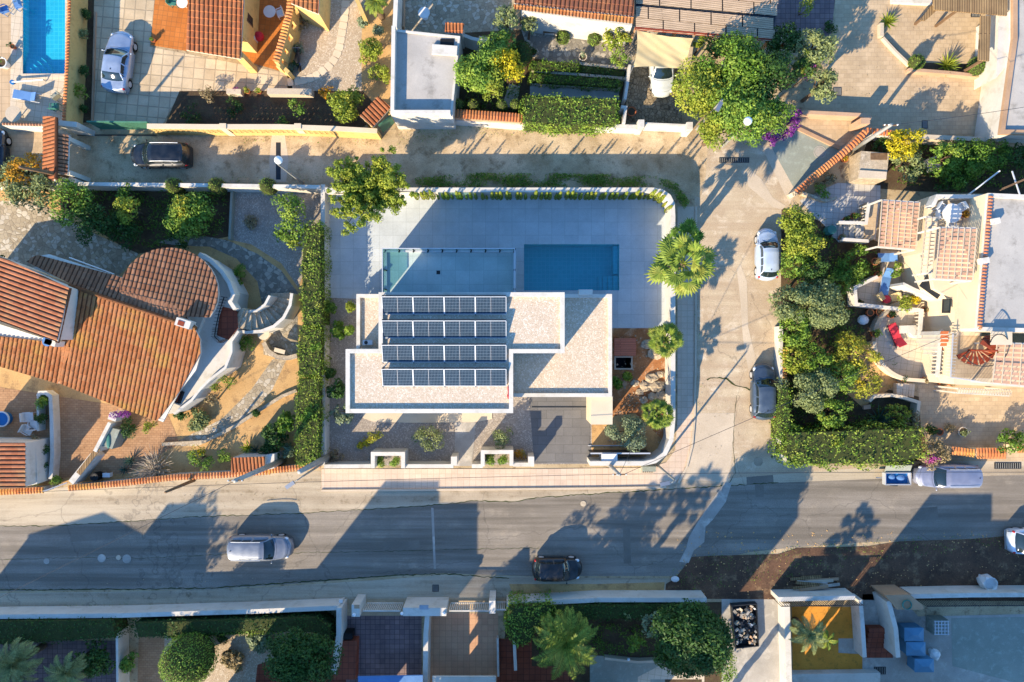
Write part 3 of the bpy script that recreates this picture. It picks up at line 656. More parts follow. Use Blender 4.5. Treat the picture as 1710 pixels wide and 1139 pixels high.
def car(x, y, L, W, az, kind, paint, label, name='parked_car', rails=False, open_roof=None):
    K = KINDS[kind]; gx, gy = G(x, y, .8); t = thing(name, label, 'car', (gx, gy, 0), None, az); ORG[t.name] = Vector((0, 0, 0))
    plan = [(0, .8), (.02, .89), (.06, .94), (.18, .985), (.45, 1), (.72, .985), (.88, .92), (.96, .83), (1, .66)]; NS = 90; S = []; w2 = W / 2
    for i in range(NS + 1):
        u = i / NS; u = u if 0 < u < 1 else u; zt = interp(u, K['top']); zb = min(interp(u, K['belt']), zt - .05); w = w2 * interp(u, plan)
        k = max(0, min(1, (zt - zb - .05) / (K['H'] - zb))); wg = w * (.95 - .27 * k); xx = (u - .5) * L
        arch = 0
        for wc in (.18, .81):
            q = abs(u - wc) * L
            if q < .38: arch = max(arch, math.sqrt(.38 ** 2 - q * q))
        zs = max(.22, .3 + arch - .02) if arch else .22
        sec = [(w * .93, zs), (w * .99, max(.5, zs + .03)), (w, max(.62, zs + .05) if zb > .7 else (zs + zb) / 2 + .02), (w * .975, zb), (wg + (w - wg) * .1 if k > .1 else w * .93, zb + (zt - zb) * (.12 if k > .1 else .5)), (wg, zb + (zt - zb) * .88), (wg * .9, zt - .03), (wg * .55, zt + .005), (0, zt + .025)]
        fr = max(0, (u - .45) * 1.82) ** 1.1 * .52; rr_ = max(0, (.5 - u) * 2) ** 1.5 * .3; sx_ = lambda yy: xx - (fr - rr_) * (abs(yy) / w2) ** 2.4 + (fr - rr_) * .25
        S.append([(sx_(yy), yy, zz) for yy, zz in sec] + [(sx_(yy), -yy, zz) for yy, zz in sec[-2::-1]])
    J = len(S[0]); groups = {'body': MB(), 'windscreen': MB(), 'rear_window': MB(), 'side_window': MB(), 'side_window2': MB()}
    flatv = [p for s in S for p in s]
    for i in range(NS):
        u = (i + .5) / NS
        for j in range(J - 1):
            key = 'body'; top = j in (5, 6, 7, 8, 9, 10)
            if j in (6, 7, 8, 9):
                if K['ws'][0] < u < K['ws'][1]: key = 'windscreen'
                elif K['rw'][0] < u < K['rw'][1]: key = 'rear_window'
            if j in (4, 11) and K['cab'][0] + .07 < u < K['cab'][1] - .07 and not any(abs(u - q) < .009 for q in (.42, .26)):
                key = 'side_window' if j == 4 else 'side_window2'
            g = groups[key]; b = len(g.v); g.v += [S[i][j], S[i + 1][j], S[i + 1][j + 1], S[i][j + 1]]; g.f.append((b, b + 1, b + 2, b + 3))
    g = groups['body']
    for e in (0, NS): g.poly(S[e])
    def weld(name, mb, mat):
        o = part(name, mb, mat, t, smooth=True); bm = bmesh.new(); bm.from_mesh(o.data); bmesh.ops.remove_doubles(bm, verts=bm.verts, dist=.0008)
        bmesh.ops.recalc_face_normals(bm, faces=bm.faces); bm.to_mesh(o.data); bm.free()
        for p in o.data.polygons: p.use_smooth = True
        return o
    body = weld('body', groups['body'], paint)
    for k in ('windscreen', 'rear_window', 'side_window', 'side_window2'): weld(k.rstrip('2'), groups[k], m['glass_car'])
    def strip(u, half, dz=.006):      # dark shut line across the bodywork
        mb = MB(); zt = interp(u, K['top']); return mb
    for sx in (-.32, .31):
        for sy in (-1, 1):
            mb = MB(); c = Vector((sx * L, sy * (w2 - .2), .32)); mb.tube([c - Vector((0, .1, 0)), c + Vector((0, .1, 0))], .32, 20); wh = part('wheel', mb, m['rubber'], t)
            mb = MB(); mb.tube([c + Vector((0, sy * .09, 0)), c + Vector((0, sy * .108, 0))], .2, 14); part('rim', mb, m['alu'], wh)
    zh = .68 if kind != 'wagon' else .74
    for sy in (-1, 1):
        mb = MB(); mb.ball((L * .42, sy * w2 * .72, zh), (.17, .12, .10), 6, 10); part('headlight', mb, m['lamp_glass'], t, smooth=True)
        mb = MB(); mb.ball((-L * .445, sy * w2 * .80, .86), (.09, .10, .12), 6, 10); part('taillight', mb, m['tail'], t, smooth=True)
        um = K['ws'][1] - .05; mb = MB(); mb.ball(((um - .5) * L, sy * (w2 + .09), 1.0), (.05, .08, .06), 6, 10).bar(((um - .5) * L, sy * w2 * .93, .96), ((um - .5) * L, sy * (w2 + .05), .98), .04); part('mirror', mb, paint, t, smooth=True)
        if rails: part('roof_rail', MB().tube([((q - .5) * L, sy * w2 * .72, interp(q, K['top']) + .045) for q in (.12, .2, .35, .5, .58)], .022, 6), m['alu'], t)
    part('number_plate', MB().box((-L / 2 - .006, 0, .62), (.02, .5, .11)), m['plastic'], t)
    for u in (K['ws'][1] + .015, .935):      # bonnet shut lines
        zt = interp(u, K['top']); pts = [s for s in S[int(round(u * NS))][5:12]]
        part('shut_line', MB().tube([(p[0], p[1], p[2] + .0) for p in pts], .008, 4), m['black'], t)
    for s in (-1, 1):
        part('wiper', MB().bar(((K['ws'][1] - .5 - .012) * L, s * .05 + .1, interp(K['ws'][1], K['top']) + .06), ((K['ws'][1] - .5 - .035) * L, s * .35 + .25, interp(K['ws'][1] - .035, K['top']) + .035), .018), m['black'], t)
    part('aerial', MB().box((L * (K['rw'][1] + .04 - .5), 0, interp(K['rw'][1] + .04, K['top']) + .04), (.1, .03, .05)), m['black'], t)
    return t

# ---------------------------------------------------------------- poles and wires
def upole(x, y, xt, yt, label, h=None, r=.12, arms=True, mat='pole', name='utility_pole'):
    """x, y: foot; xt, yt: top as the photograph shows it"""
    d0 = math.hypot(x - 855, y - 569.5); d1 = math.hypot(xt - 855, yt - 569.5)
    h = h or CAMH * (1 - d0 / d1); gx, gy = G(x, y); tx, ty = G(xt, yt, h)
    t = thing(name, label, 'pole', (gx, gy, 0)); part('post', MB().tube([(gx, gy, -.02), (tx, ty, h)], [r * 1.3, r * .8], 10), m[mat], t, smooth=True)
    if arms:
        part('crossarm', MB().bar((tx - .45, ty, h - .15), (tx + .45, ty, h - .15), .07), m['wood'], t)
        for s in (-.4, -.15, .4): part('insulator', MB().lathe((tx + s, ty, h - .11), [(.03, 0), (.05, .04), (.03, .12)], 8), m['plastic'], t)
    return (tx, ty, h)
def streetlamp(x, y, xt, yt, label, h=5.2, globe=False, r=.07):
    gx, gy = G(x, y); tx, ty = G(xt, yt, h); t = thing('street_lamp', label, 'street lamp', (gx, gy, 0))
    part('post', MB().tube([(gx, gy, 0), (gx, gy, h - .25)], [r * 1.3, r * .8], 10), m['pole'], t)
    part('arm', MB().tube([(gx, gy, h - .3), ((gx + tx) / 2, (gy + ty) / 2, h + .05), (tx, ty, h)], .035, 6), m['pole'], t)
    if globe: part('lamp_globe', MB().ball((tx, ty, h + .1), .26, 10, 16), m['lamp_glass'], t, smooth=True)
    else:
        dd = Vector((tx - gx, ty - gy, 0)); dd = dd.normalized() if dd.length > .05 else Vector((0, -1, 0)); part('lamp_head', MB().bar(Vector((tx, ty, h)) - dd * .05, Vector((tx, ty, h)) + dd * .55, .24, .12), m['metal'], t)
    return t
def wire(pts, sag, label, r=.014, name='overhead_wire'):
    path = []
    for a, b in zip(pts, pts[1:]):
        for i in range(13): f = i / 12; p = Vector(a).lerp(Vector(b), f); p.z -= sag * 4 * f * (1 - f); path.append(p)
    mb = MB(); mb.tube(path, r, 5); return solo(name, mb, m['steel_dark'], label, 'cable')
# ================================================================ the setting: ground, roads, paved areas
def sheet(name, mat, pts, z, holes=()): 
    return struct(name, MB().flat(P(pts), [P(h) for h in holes], z), m[mat])
POOL_A = rect(875, 408, 1034, 485); PIT = rect(1027, 596, 1055, 616); POOL_B = rect(35, -110, 113, 127); POOL_C = rect(1086, 1134, 1172, 1200)
ATR = rect(-4, -4, -3, -3)
def bigrect(a): return [(855 - a, 569 - a), (855 + a, 569 - a), (855 + a, 569 + a), (855 - a, 569 + a)]
sheet('ground', 'dirt', bigrect(9000), 0, [POOL_A, PIT, POOL_B, POOL_C])
seam = [(-1400, 890), (0, 879), (90, 878), (330, 863), (500, 857), (640, 849), (740, 842), (790, 836), (860, 838), (886, 832), (1000, 824), (1130, 816), (1300, 806), (1480, 799), (3000, 760)]
low = [(3000, 880), (1700, 896), (1560, 902), (1440, 906), (1330, 914), (1250, 922), (1180, 940), (1130, 962), (1000, 962), (880, 962), (740, 957), (640, 963), (500, 974), (350, 984), (200, 985), (0, 987), (-1400, 1000)]
sheet('road', 'asphalt', seam + low, .004)
sheet('road_edge', 'asphalt_old', [(-1400, 840), (0, 824), (250, 800), (536, 786), (536, 822), (1112, 812), (1128, 806), (1480, 778), (1710, 762), (3000, 720)] + seam[::-1], .006)
sheet('street', 'street', [(1160, 250), (1180, 205), (1300, 215), (1333, 330), (1305, 350), (1302, 720), (1312, 775), (1480, 778), (1128, 806), (1138, 780), (1158, 700), (1160, 400)], .010)
sheet('lane', 'lane', [(-900, 226), (115, 228), (480, 228), (760, 210), (1185, 210), (1178, 300), (1170, 330), (1120, 318), (700, 306), (115, 304), (-900, 304)], .014)
# paler concrete repairs, darker patches and the drain strip
sheet('street_patch', 'conc_light', [(1255, 285), (1272, 300), (1290, 330), (1312, 344), (1306, 350), (1290, 346), (1262, 322), (1250, 312), (1246, 300)], .018)
sheet('street_patch', 'conc_light', [(1236, 440), (1247, 470), (1249, 545), (1262, 600), (1256, 655), (1246, 600), (1240, 560), (1236, 500), (1230, 450)], .018)
sheet('street_patch', 'concrete', [(1210, 806), (1222, 806), (1212, 838), (1190, 868), (1178, 880), (1176, 905), (1158, 920), (1150, 940), (1134, 938), (1146, 915), (1150, 898), (1160, 880), (1182, 845)], .018)
sheet('street_patch', 'conc_light', [(1140, 800), (1160, 690), (1228, 690), (1222, 760), (1215, 806)], .014)
for q in ([(1246, 788), (1290, 786), (1292, 806), (1276, 808), (1275, 830), (1262, 830), (1260, 808), (1247, 809)], [(640, 905), (700, 902), (701, 916), (640, 919)], [(1520, 850), (1565, 846), (1567, 866), (1521, 870)], [(118, 893), (190, 889), (191, 900), (118, 905)], [(1040, 880), (1052, 879), (1054, 940), (1042, 941)]): sheet('road_patch', 'asph_patch', q, .0095)
sheet('ramp', 'conc_green', [(1288, 246), (1333, 214), (1402, 245), (1440, 226), (1330, 322)], .022)
sheet('ramp_edge', 'conc_light', [(1272, 246), (1288, 246), (1330, 322), (1318, 340)], .020)
sheet('drain_strip', 'conc_light', [(454, 225), (476, 225), (482, 268), (478, 304), (452, 304), (450, 268)], .022)
sheet('drain_channel', 'steel_dark', rect(461, 238, 469, 300), .026)
sheet('verge', 'asphalt_old', [(-900, 990), (0, 990), (200, 988), (420, 982), (640, 968), (740, 960), (1000, 965), (1125, 966), (1140, 1000), (-900, 1030)], .010)
sheet('bare_earth', 'mud', [(1128, 965), (1155, 930), (1185, 928), (1300, 925), (1330, 915), (1450, 912), (1500, 904), (1620, 900), (1720, 892), (2600, 880), (2600, 1010), (1180, 1000), (1110, 996), (1112, 975)], .016)
sheet('bare_earth', 'soil_tan', [(850, 975), (1000, 975), (1110, 972), (1108, 996), (860, 1004)], .013)
def crack(path, w, z, name='road_crack', mat='bark_dark'):
    pts = []
    for a, b in zip(path, path[1:]):
        k = max(1, int(math.dist(a, b) / 5))
        for i in range(k): pts.append((a[0] + (b[0] - a[0]) * i / k + random.uniform(-.7, .7), a[1] + (b[1] - a[1]) * i / k + random.uniform(-1.1, 1.1)))
    pts.append(path[-1]); w_ = P(pts); L, Rr = [], []
    for i, p in enumerate(w_):
        a, b = w_[max(0, i - 1)], w_[min(len(w_) - 1, i + 1)]; dx, dy = b[0] - a[0], b[1] - a[1]; l = math.hypot(dx, dy) + 1e-6; q = w * random.uniform(.35, 1.3) / 2
        L.append((p[0] - dy / l * q, p[1] + dx / l * q)); Rr.append((p[0] + dy / l * q, p[1] - dx / l * q))
    mb = MB()
    for i in range(len(L) - 1): mb.poly([L[i] + (z,), Rr[i] + (z,), Rr[i + 1] + (z,), L[i + 1] + (z,)])
    return struct(name, mb, m[mat])
crack(seam[1:8], .05, .011); crack(seam[7:13], .06, .011)
crack([(1180, 635), (1192, 630), (1212, 632), (1228, 643), (1246, 648), (1262, 655)], .1, .019)
crack([(1230, 660), (1226, 700), (1224, 740), (1228, 790), (1218, 806)], .04, .019)
crack([(0, 985), (200, 984), (350, 982), (500, 972), (640, 962), (740, 958), (850, 966)], .07, .012)
crack([(0, 935), (110, 931), (230, 932), (400, 925), (900, 915)], .03, .0085)
# manholes, gratings, road paint
for x, y, r, mt, nm in ((974, 841, .2, 'asphalt_old', 'manhole_cover'), (1266, 771, .32, 'asphalt_old', 'manhole_cover'), (170, 932, .28, 'concrete', 'manhole_cover'), (212, 933, .3, 'concrete', 'manhole_cover'), (198, 931, .17, 'conc_light', 'manhole_cover'), (78, 937, .2, 'concrete', 'manhole_cover'), (1369, 254, .34, 'concrete', 'manhole_cover')):
    lbl = {974: 'small round dark cover in the sunlit road above the black hatchback', 1266: 'round cover where the side street meets the main road', 170: 'round cover in the shaded road, first of the close group', 212: 'round wide cover in the shaded road, right of the pale one', 198: 'small pale cover in the shaded road between two wider ones', 78: 'small cover alone in the shaded road at far left', 1369: 'large round cover in the green concrete ramp'}[x]
    g = G(x, y); solo(nm, MB().lathe((g[0], g[1], .0), [(r, .004), (r, .03), (r * .8, .033), (0, .034)], 20), m[mt], lbl, 'manhole')
def grate(x0, y0, x1, y1, n, label, cat='drain'):
    cx, cy = G((x0 + x1) / 2, (y0 + y1) / 2); t = thing('drain_grate', label, cat, (cx, cy, 0)); q = P(rect(x0, y0, x1, y1))
    part('frame', MB().wall(q, .07, 0, .035, True), m['steel_dark'], t); part('pit', MB().flat(q, z=.028), m['black'], t); mb = MB(); w, h = q[1][0] - q[0][0], q[0][1] - q[3][1]
    for i in range(n): xx = q[0][0] + w * (i + .5) / n; mb.bar((xx, q[0][1], .038), (xx, q[3][1], .038), .03)
    part('bars', mb, m['pole'], t)
grate(1202, 264, 1250, 271, 16, 'long rusty drain grating across the pale end of the lane')
grate(1661, 773, 1704, 782, 12, 'three panel road drain grating beside the silver estate car')
grate(1392, 147, 1404, 159, 6, 'square dark drain in the paved forecourt near the trees')
grate(1540, 202, 1548, 214, 5, 'small dark drain in the shaded forecourt near the yellow tree')
grate(1622, 20, 1636, 28, 6, 'small dark drain under the timber canopy')
grate(723, 977, 732, 987, 5, 'small black square drain in the kerbside concrete')
sheet('road_marking', 'concrete', [(720, 848), (724, 848), (728, 950), (724.5, 950)], .009)
ring = MB(); q = P(arc(1369, 254, 10, 0, 360, 24)[:-1]); ring.wall(q, .06, .022, .036, True); struct('manhole_frame', ring, m['concrete'])
# villa pavement and plot
sheet('pavement', 'pav', [(537, 783), (900, 783), (1085, 781), (1112, 772), (1127, 752), (1131, 700), (1131, 500), (1160, 500), (1158, 700), (1150, 760), (1140, 790), (1128, 806), (1112, 812), (537, 818)], .03)
def kerb(path, label=None):
    mb = MB(); mb.wall(P(path), .14, 0, .12); return struct('kerb', mb, m['conc_light'])
kerb([(537, 819), (800, 817), (1000, 815), (1112, 813)]); kerb([(1132, 806), (1146, 780), (1155, 745), (1159, 700), (1161, 620), (1162, 345)])
sheet('pavement', 'conc_light', [(1131, 345), (1160, 345), (1160, 500), (1131, 500)], .03)
plot = [(541, 322), (1095, 322), (1115, 328), (1124, 345), (1124, 740), (1112, 762), (1090, 774), (541, 778)]
sheet('gravel_garden', 'gravel', plot, .006, [POOL_A, PIT])
sheet('pool_deck', 'deck', [(548, 322), (1095, 322), (1115, 328), (1124, 345), (1124, 548), (1010, 548), (620, 500), (548, 497)], .02, [POOL_A])
sheet('driveway', 'drive', [(882, 640), (986, 640), (986, 774), (892, 774)], .02)
sheet('earth_bed', 'soil_red', [(1000, 548), (1124, 548), (1124, 740), (1100, 768), (1000, 768)], .012, [PIT])
sheet('earth_bed', 'soil_tan', [(988, 700), (1060, 690), (1118, 745), (1095, 768), (988, 768)], .016)
sheet('path', 'concrete', [(760, 700), (795, 700), (788, 778), (759, 778)], .024)
sheet('porch', 'cream', [(606, 640), (822, 640), (822, 700), (790, 705), (690, 706), (622, 704), (606, 698)], .05)
sheet('drain_channel', 'steel_dark', rect(888, 678, 986, 680.5), .026)
# ================================================================ the white villa
villa = thing('villa', 'white flat roofed villa with gravel roofs and rows of solar panels', 'house', (*G(800, 590), 0))
ZU, ZL, ZT = 6.2, 3.2, 3.1
U = P([(632, 488), (943, 488), (943, 590), (857, 590), (857, 690), (577, 690), (577, 583), (632, 583)], ZU)
def inset(poly, dlt): L, Rr = ribbon(poly, dlt * 2, True); return Rr if abs(area(Rr)) < abs(area(L)) else L
ui = inset(U, .13); gf = inset(U, .6)
part('ground_floor_wall', MB().prism(gf, 0, ZL - .01), m['white'], villa)
part('upper_wall', MB().prism(U, ZL - .01, ZU - .24, bottom=True), m['white'], villa)
part('parapet', MB().wall(ui, .255, ZU - .242, ZU, True), m['white'], villa)
part('gravel_roof', MB().flat(inset(U, .2), z=ZU - .215), m['gravel_roof'], villa)
x0, y0 = G(862, 491, ZL); x1, y1 = G(1022, 663, ZL); xa = G(857, 590, ZU)[0]
E = [(xa - .3, y1), (x1, y1), (x1, y0), (xa - .3, y0)]
part('garage_wall', MB().prism(E, 0, ZL - .24), m['white'], villa)
part('parapet', MB().wall([(xa + .02, y1 + .12), (x1 - .12, y1 + .12), (x1 - .12, y0 - .12), (G(943, 488, ZU)[0] + .01, y0 - .12)], .24, ZL - .242, ZL), m['white'], villa)
part('gravel_roof', MB().flat(rect(E[0][0], y1 + .2, x1 - .2, y0 - .2), z=ZL - .215), m['gravel_roof'], villa)
wx0, wy0 = G(595, 491, ZL); wx1 = G(632, 488, ZU)[0]; wy1 = G(632, 583, ZU)[1]
part('store_wall', MB().prism(rect(wx0, wy1 - .5, wx1 + .4, wy0), 0, ZL - .24), m['white'], villa)
part('parapet', MB().wall([(wx0 + .12, wy1 - .02), (wx0 + .12, wy0 - .12), (wx1 - .01, wy0 - .12)], .24, ZL - .242, ZL), m['white'], villa)
part('gravel_roof', MB().flat(rect(wx0 + .2, wy1 - .1, wx1 + .1, wy0 - .2), z=ZL - .215), m['gravel_roof'], villa)
# roof terrace with glass rail
tx0, ty0 = G(641, 416, 3.25); tx1, _ = G(862, 416, 3.25); ty1 = G(0, 488, ZU)[1]
part('terrace_slab', MB().prism(rect(tx0, ty1 - .3, tx1, ty0), 0, ZT - .004, bottom=True), m['white'], villa)
part('terrace_floor', MB().flat(rect(tx0 + .18, ty1, tx1 - .18, ty0 - .18), z=ZT), m['terrace_tile'], villa)
kp = [(tx0 + .1, ty1), (tx0 + .1, ty0 - .1), (tx1 - .1, ty0 - .1), (tx1 - .1, ty1)]
part('terrace_kerb', MB().wall(kp, .2, ZT - .004, ZT + .15), m['alu'], villa)
rail = part('glass_rail', MB().wall(kp, .03, ZT + .15, ZT + 1.15), m['glassrail'], villa)
mb = MB(); mb.wall(kp, .05, ZT + 1.15, ZT + 1.19); part('rail_cap', mb, m['alu'], rail)
mb = MB()
for i in range(10): mb.box((tx0 + .1 + (tx1 - tx0 - .2) * i / 9, ty0 - .1, ZT + .2), (.07, .28, .12), R(-25))
for i in (1, 2): mb.box((tx0 + .1, ty0 - .1 - i * 1.25, ZT + .2), (.28, .07, .12), R(-25)); mb.box((tx1 - .1, ty0 - .1 - i * 1.25, ZT + .2), (.12, .12, .12))
part('rail_clamp', mb, m['black'], rail); g = G(732, 455, ZT); part('floor_drain', MB().box((g[0], g[1], ZT + .01), (.24, .24, .02)), m['steel_dark'], villa)
# garage side pier, porch canopy fins, roof bump over the pool
g0 = G(987, 663, 2.9); g1 = G(1023, 709, 2.9)
part('entrance_pier', MB().prism(rect(g0[0], g1[1], g1[0], y1 + .0), 0, 2.88), m['cream'], villa)
g = G(978, 488, 3.4); part('vent_cowl', MB().box((g[0], g[1], 3.3), (.9, .35, .3)), m['white'], villa)
part('garage_door', MB().box(((xa + g0[0]) / 2 + .4, y1 - .03, 1.15), (3.6, .06, 2.3)), m['steel_dark'], villa)
sy = gf[0][1]; south = min(p[1] for p in gf); north = max(p[1] for p in gf)
for px, w, h, z, yy, s in ((640, 1.8, 2.2, 1.2, south, -1), (700, 2.6, 2.3, 1.25, south, -1), (790, 1.1, 2.2, 1.15, south, -1), (620, 1.6, 1.1, 4.7, min(p[1] for p in U), -1), (700, 2.2, 1.1, 4.7, min(p[1] for p in U), -1), (790, 1.6, 1.1, 4.7, min(p[1] for p in U), -1), (700, 3.0, 2.1, ZT + 1.1, max(p[1] for p in U), 1), (800, 3.4, 2.1, ZT + 1.1, max(p[1] for p in U), 1)):
    X = G(px, 0, 3)[0]; f = part('window', MB().box((X, yy + s * .02, z), (w, .08, h)), m['steel_dark'], villa); part('pane', MB().box((X - w * .24, yy + s * .05, z), (w * .46, .04, h * .92)).box((X + w * .24, yy + s * .05, z), (w * .46, .04, h * .92)), m['glass'], f)
# aircon, hose
g = G(615, 572, 3.3); t = thing('aircon_unit', 'white air conditioning unit on the small west roof', 'air conditioner', (g[0], g[1], ZL - .21))
part('casing', MB().box((g[0], g[1], ZL + .08), (.62, .3, .5)), m['alu'], t); part('fan_grille', MB().lathe((g[0] - .1, g[1], ZL + .335), [(.12, 0), (.12, .01), (.02, .012)], 14), m['steel_dark'], t)
part('foot', MB().box((g[0] - .22, g[1], ZL - .19), (.08, .32, .05)).box((g[0] + .22, g[1], ZL - .19), (.08, .32, .05)), m['black'], t)
pts = [G(a, b, 6.05) + (6.03,) for a, b in ((848, 645), (849, 656), (847, 662), (851, 669), (849, 660), (852, 664), (852, 670), (848, 664))]
solo('garden_hose', MB().tube(pts, .03, 6), m['red'], 'red hose looped on the gravel roof beside the solar panels', 'hose')
# solar panels
pw, ph, tl = 1.84, 1.08, R(19)
def solar():
    t = thing('solar_panel', '', 'solar panel', (0, 0, 0), 'solar panels in rows on the villa roof'); ORG[t.name] = Vector((0, 0, 0)); c, s = math.cos(tl), math.sin(tl)
    def rot(mb): mb.v = [(x, y * c - (z * s), y * s + z * c) for x, y, z in mb.v]; return mb
    mb = MB(); mb.box((0, 0, 0), (pw - .03, ph, .03)); part('cells', rot(mb), m['pv'], t)
    mb = MB()
    for q in (((-pw / 2, -ph / 2), (pw / 2, -ph / 2)), ((-pw / 2, ph / 2), (pw / 2, ph / 2)), ((-pw / 2, -ph / 2), (-pw / 2, ph / 2)), ((pw / 2, -ph / 2), (pw / 2, ph / 2)), ((0, -ph / 2), (0, ph / 2))): mb.bar(q[0] + (.01,), q[1] + (.01,), .035 if q[0][0] else .016, .04)
    part('frame', rot(mb), m['alu'], t); mb = MB()
    mb.bar((-pw / 2, -ph / 2 * c - .1, -ph / 2 * s - .04), (-pw / 2, ph / 2 * c + .1, -ph / 2 * s - .04), .05).bar((-pw / 2, ph / 2 * c, ph / 2 * s - .05), (-pw / 2, ph / 2 * c + .05, -ph / 2 * s - .1), .05).bar((-pw / 2, ph / 2 * c + .08, ph / 2 * s - .03), (pw / 2, ph / 2 * c + .08, ph / 2 * s - .03), .05)
    part('support', mb, m['steel_dark'], t); return t
sp = solar(); rows = [('rear', 510), ('second', 550), ('third', 590.5), ('front', 630.5)]; first = True
side = ['west end', 'left centre', 'right centre', 'east end']
for rn, yy in rows:
    for i in range(4):
        zc = ZU - .215 + .25; X, Y = G(664 + i * 51.9, yy, zc); lb = 'dark blue solar panel at the %s of the %s row' % (side[i], {'rear': 'poolside', 'second': 'second', 'third': 'third', 'front': 'streetside'}[rn])
        if first: sp.location = (X, Y, zc); sp['label'] = lb; first = False
        else: dup(sp, (X, Y, zc), label=lb)
# ---------------------------------------------------------------- pools
def pool(name, label, px, depth, bas, wat, steps=None, wz=-.12, coping_=None, z0=.022):
    w = P(px); cx = sum(p[0] for p in w) / 4; cy = sum(p[1] for p in w) / 4; t = thing(name, label, 'pool', (cx, cy, 0))
    if area(w) < 0: w = w[::-1]
    mb = MB(); mb.flat(w, z=-depth)
    for i in range(len(w)): a, b = w[i], w[(i + 1) % len(w)]; mb.poly([b + (-depth,), a + (-depth,), a + (z0,), b + (z0,)])
    part('basin', mb, m[bas], t); part('water', MB().flat(w, z=wz), m[wat], t)
    if coping_: part('coping', MB().wall(w, .3, .0, .045, True), m[coping_], t)
    if steps:
        for i, (poly, z) in enumerate(steps): part('step', MB().prism(P(poly), -depth, z), m[bas], t)
    return t
pool('swimming_pool', 'rectangular blue swimming pool in the shade of the villa', POOL_A, 1.5, 'basin', 'water', [(rect(1026, 409, 1033.5, 457), -.5), (rect(1003, 459, 1010, 484.5), -1.2), (rect(1010.2, 459, 1017.5, 484.5), -.95), (rect(1017.7, 459, 1025, 484.5), -.7), (rect(1025.2, 459, 1033.5, 484.5), -.42)])
w = P(PIT)[::-1]; mb = MB(); mb.flat(w, z=-2.4)
for i in range(4): a, b = w[i], w[(i + 1) % 4]; mb.poly([b + (-2.4,), a + (-2.4,), a + (.02,), b + (.02,)])
t = thing('cellar_opening', 'open black stair pit beside the red timber deck', 'pit', (*G(1041, 606), 0)); part('shaft', mb, m['steel_dark'], t); part('rim', MB().wall(P(PIT), .1, .0, .06, True), m['conc_light'], t)
g0, g1 = G(1026, 565, .3), G(1062, 594, .3); solo('timber_deck', MB().prism(rect(g0[0], g1[1], g1[0], g0[1]), 0, .3), m['wood_red'], 'red brown timber deck cover against the villa east wall', 'deck')
# ---------------------------------------------------------------- plot walls
garden_wall([(539, 308), (539, 777)], 1.2, .28, 'white', 'long white wall between the clipped hedge and the pool deck')
garden_wall([(543, 317), (800, 317), (1092, 317), (1106, 320), (1117, 328), (1123, 340), (1124, 360), (1124, 560), (1124, 700), (1121, 735), (1110, 758), (1094, 770), (1076, 774), (985, 774)], 1.75, .3, 'white', 'white boundary wall curving round the villa plot by the side street')
garden_wall([(541, 779), (619, 778.5)], 1.3, .26, 'white', 'low white front wall left of the first planter recess')
garden_wall([(676, 778.5), (757, 778.5)], 1.3, .26, 'white', 'low white front wall between first planter recess and the path gate')
garden_wall([(788, 778.5), (806, 778.5)], 1.3, .26, 'white', 'short white wall stub right of the path gate')
garden_wall([(857, 776), (892, 776)], 1.3, .26, 'white', 'low white wall beside the driveway entrance')
garden_wall([(622.5, 782), (622.5, 758), (673, 758), (673, 782)], 1.6, .26, 'white', 'raised white planter recess in front wall, nearer the hedge', cat='planter', name='wall_planter')
garden_wall([(806, 779), (806, 755), (854, 755), (854, 778)], 1.6, .26, 'white', 'raised white planter recess in front wall, nearer the driveway', cat='planter', name='wall_planter')
for x, l in ((758, 'square white gatepost left of the garden path'), (887, 'square white gatepost left of the driveway')):
    g = G(x, 770, 1.65); solo('gatepost', MB().prism(rect(g[0] - .2, g[1] - .3, g[0] + .2, g[1] + .3), 0, 1.65), m['white'], l, 'post')
for x, y, l in ((637, 770, 'left leafy plant in the recess nearer the hedge'), (658, 770, 'right leafy plant in the recess nearer the hedge'), (818, 768, 'left leafy plant in the recess nearer the driveway'), (840, 768, 'right leafy plant in the recess nearer the driveway')): shrub(x, y, 9, .9, 'mid', l, k=14)
# sliding gate and meter housing
t = thing('sliding_gate', 'dark metal sliding gate parked behind the front wall', 'gate', (*G(1035, 757), 0)); a, b = G(986, 757, 1.5), G(1086, 757, 1.5)
part('panel', MB().box(((a[0] + b[0]) / 2, a[1], .8), (b[0] - a[0], .05, 1.35)), m['steel_dark'], t); part('top_rail', MB().bar(a + (1.5,), b + (1.5,), .09), m['alu'], t); part('track', MB().bar((a[0], a[1] + .3, .05), (b[0], b[1] + .3, .05), .06), m['alu'], t)
g = G(1018, 768, 1.75); t = thing('meter_housing', 'white meter box built into the front wall', 'box', (g[0], g[1], 0)); part('casing', MB().box((g[0], g[1] + .1, .8), (1.0, .5, 1.62)), m['white'], t); part('lid', MB().box((g[0], g[1] + .1, 1.64), (1.08, .56, .05)), m['plastic'], t)
g = G(1084, 783, .6); t = thing('street_cabinet', 'pale green cabinet on the pavement by the rounded wall', 'cabinet', (g[0], g[1], 0)); part('casing', MB().box((g[0], g[1], .35), (.9, .34, .64)), m['conc_green'], t); part('plinth', MB().box((g[0], g[1] - .12, .05), (.94, .5, .08)), m['conc_light'], t)
mb = MB()
for i in range(5): mb.box((g[0] - .3 + i * .15, g[1] - .3, .06), (.09, .1, .06))
part('cable_duct', mb, m['rust'], t)
for x, y, w_, h_, l in ((842, 793, 5, 8, ''),): pass
# wall lights
for y, l in ((372, 'small brass light on long white wall, by the big tree'), (460, 'small brass light on long white wall, near the glass terrace')):
    g = G(544, y, .9); solo('wall_light', MB().box((g[0], g[1], .95), (.08, .1, .1)), m['terra'], l, 'wall light')
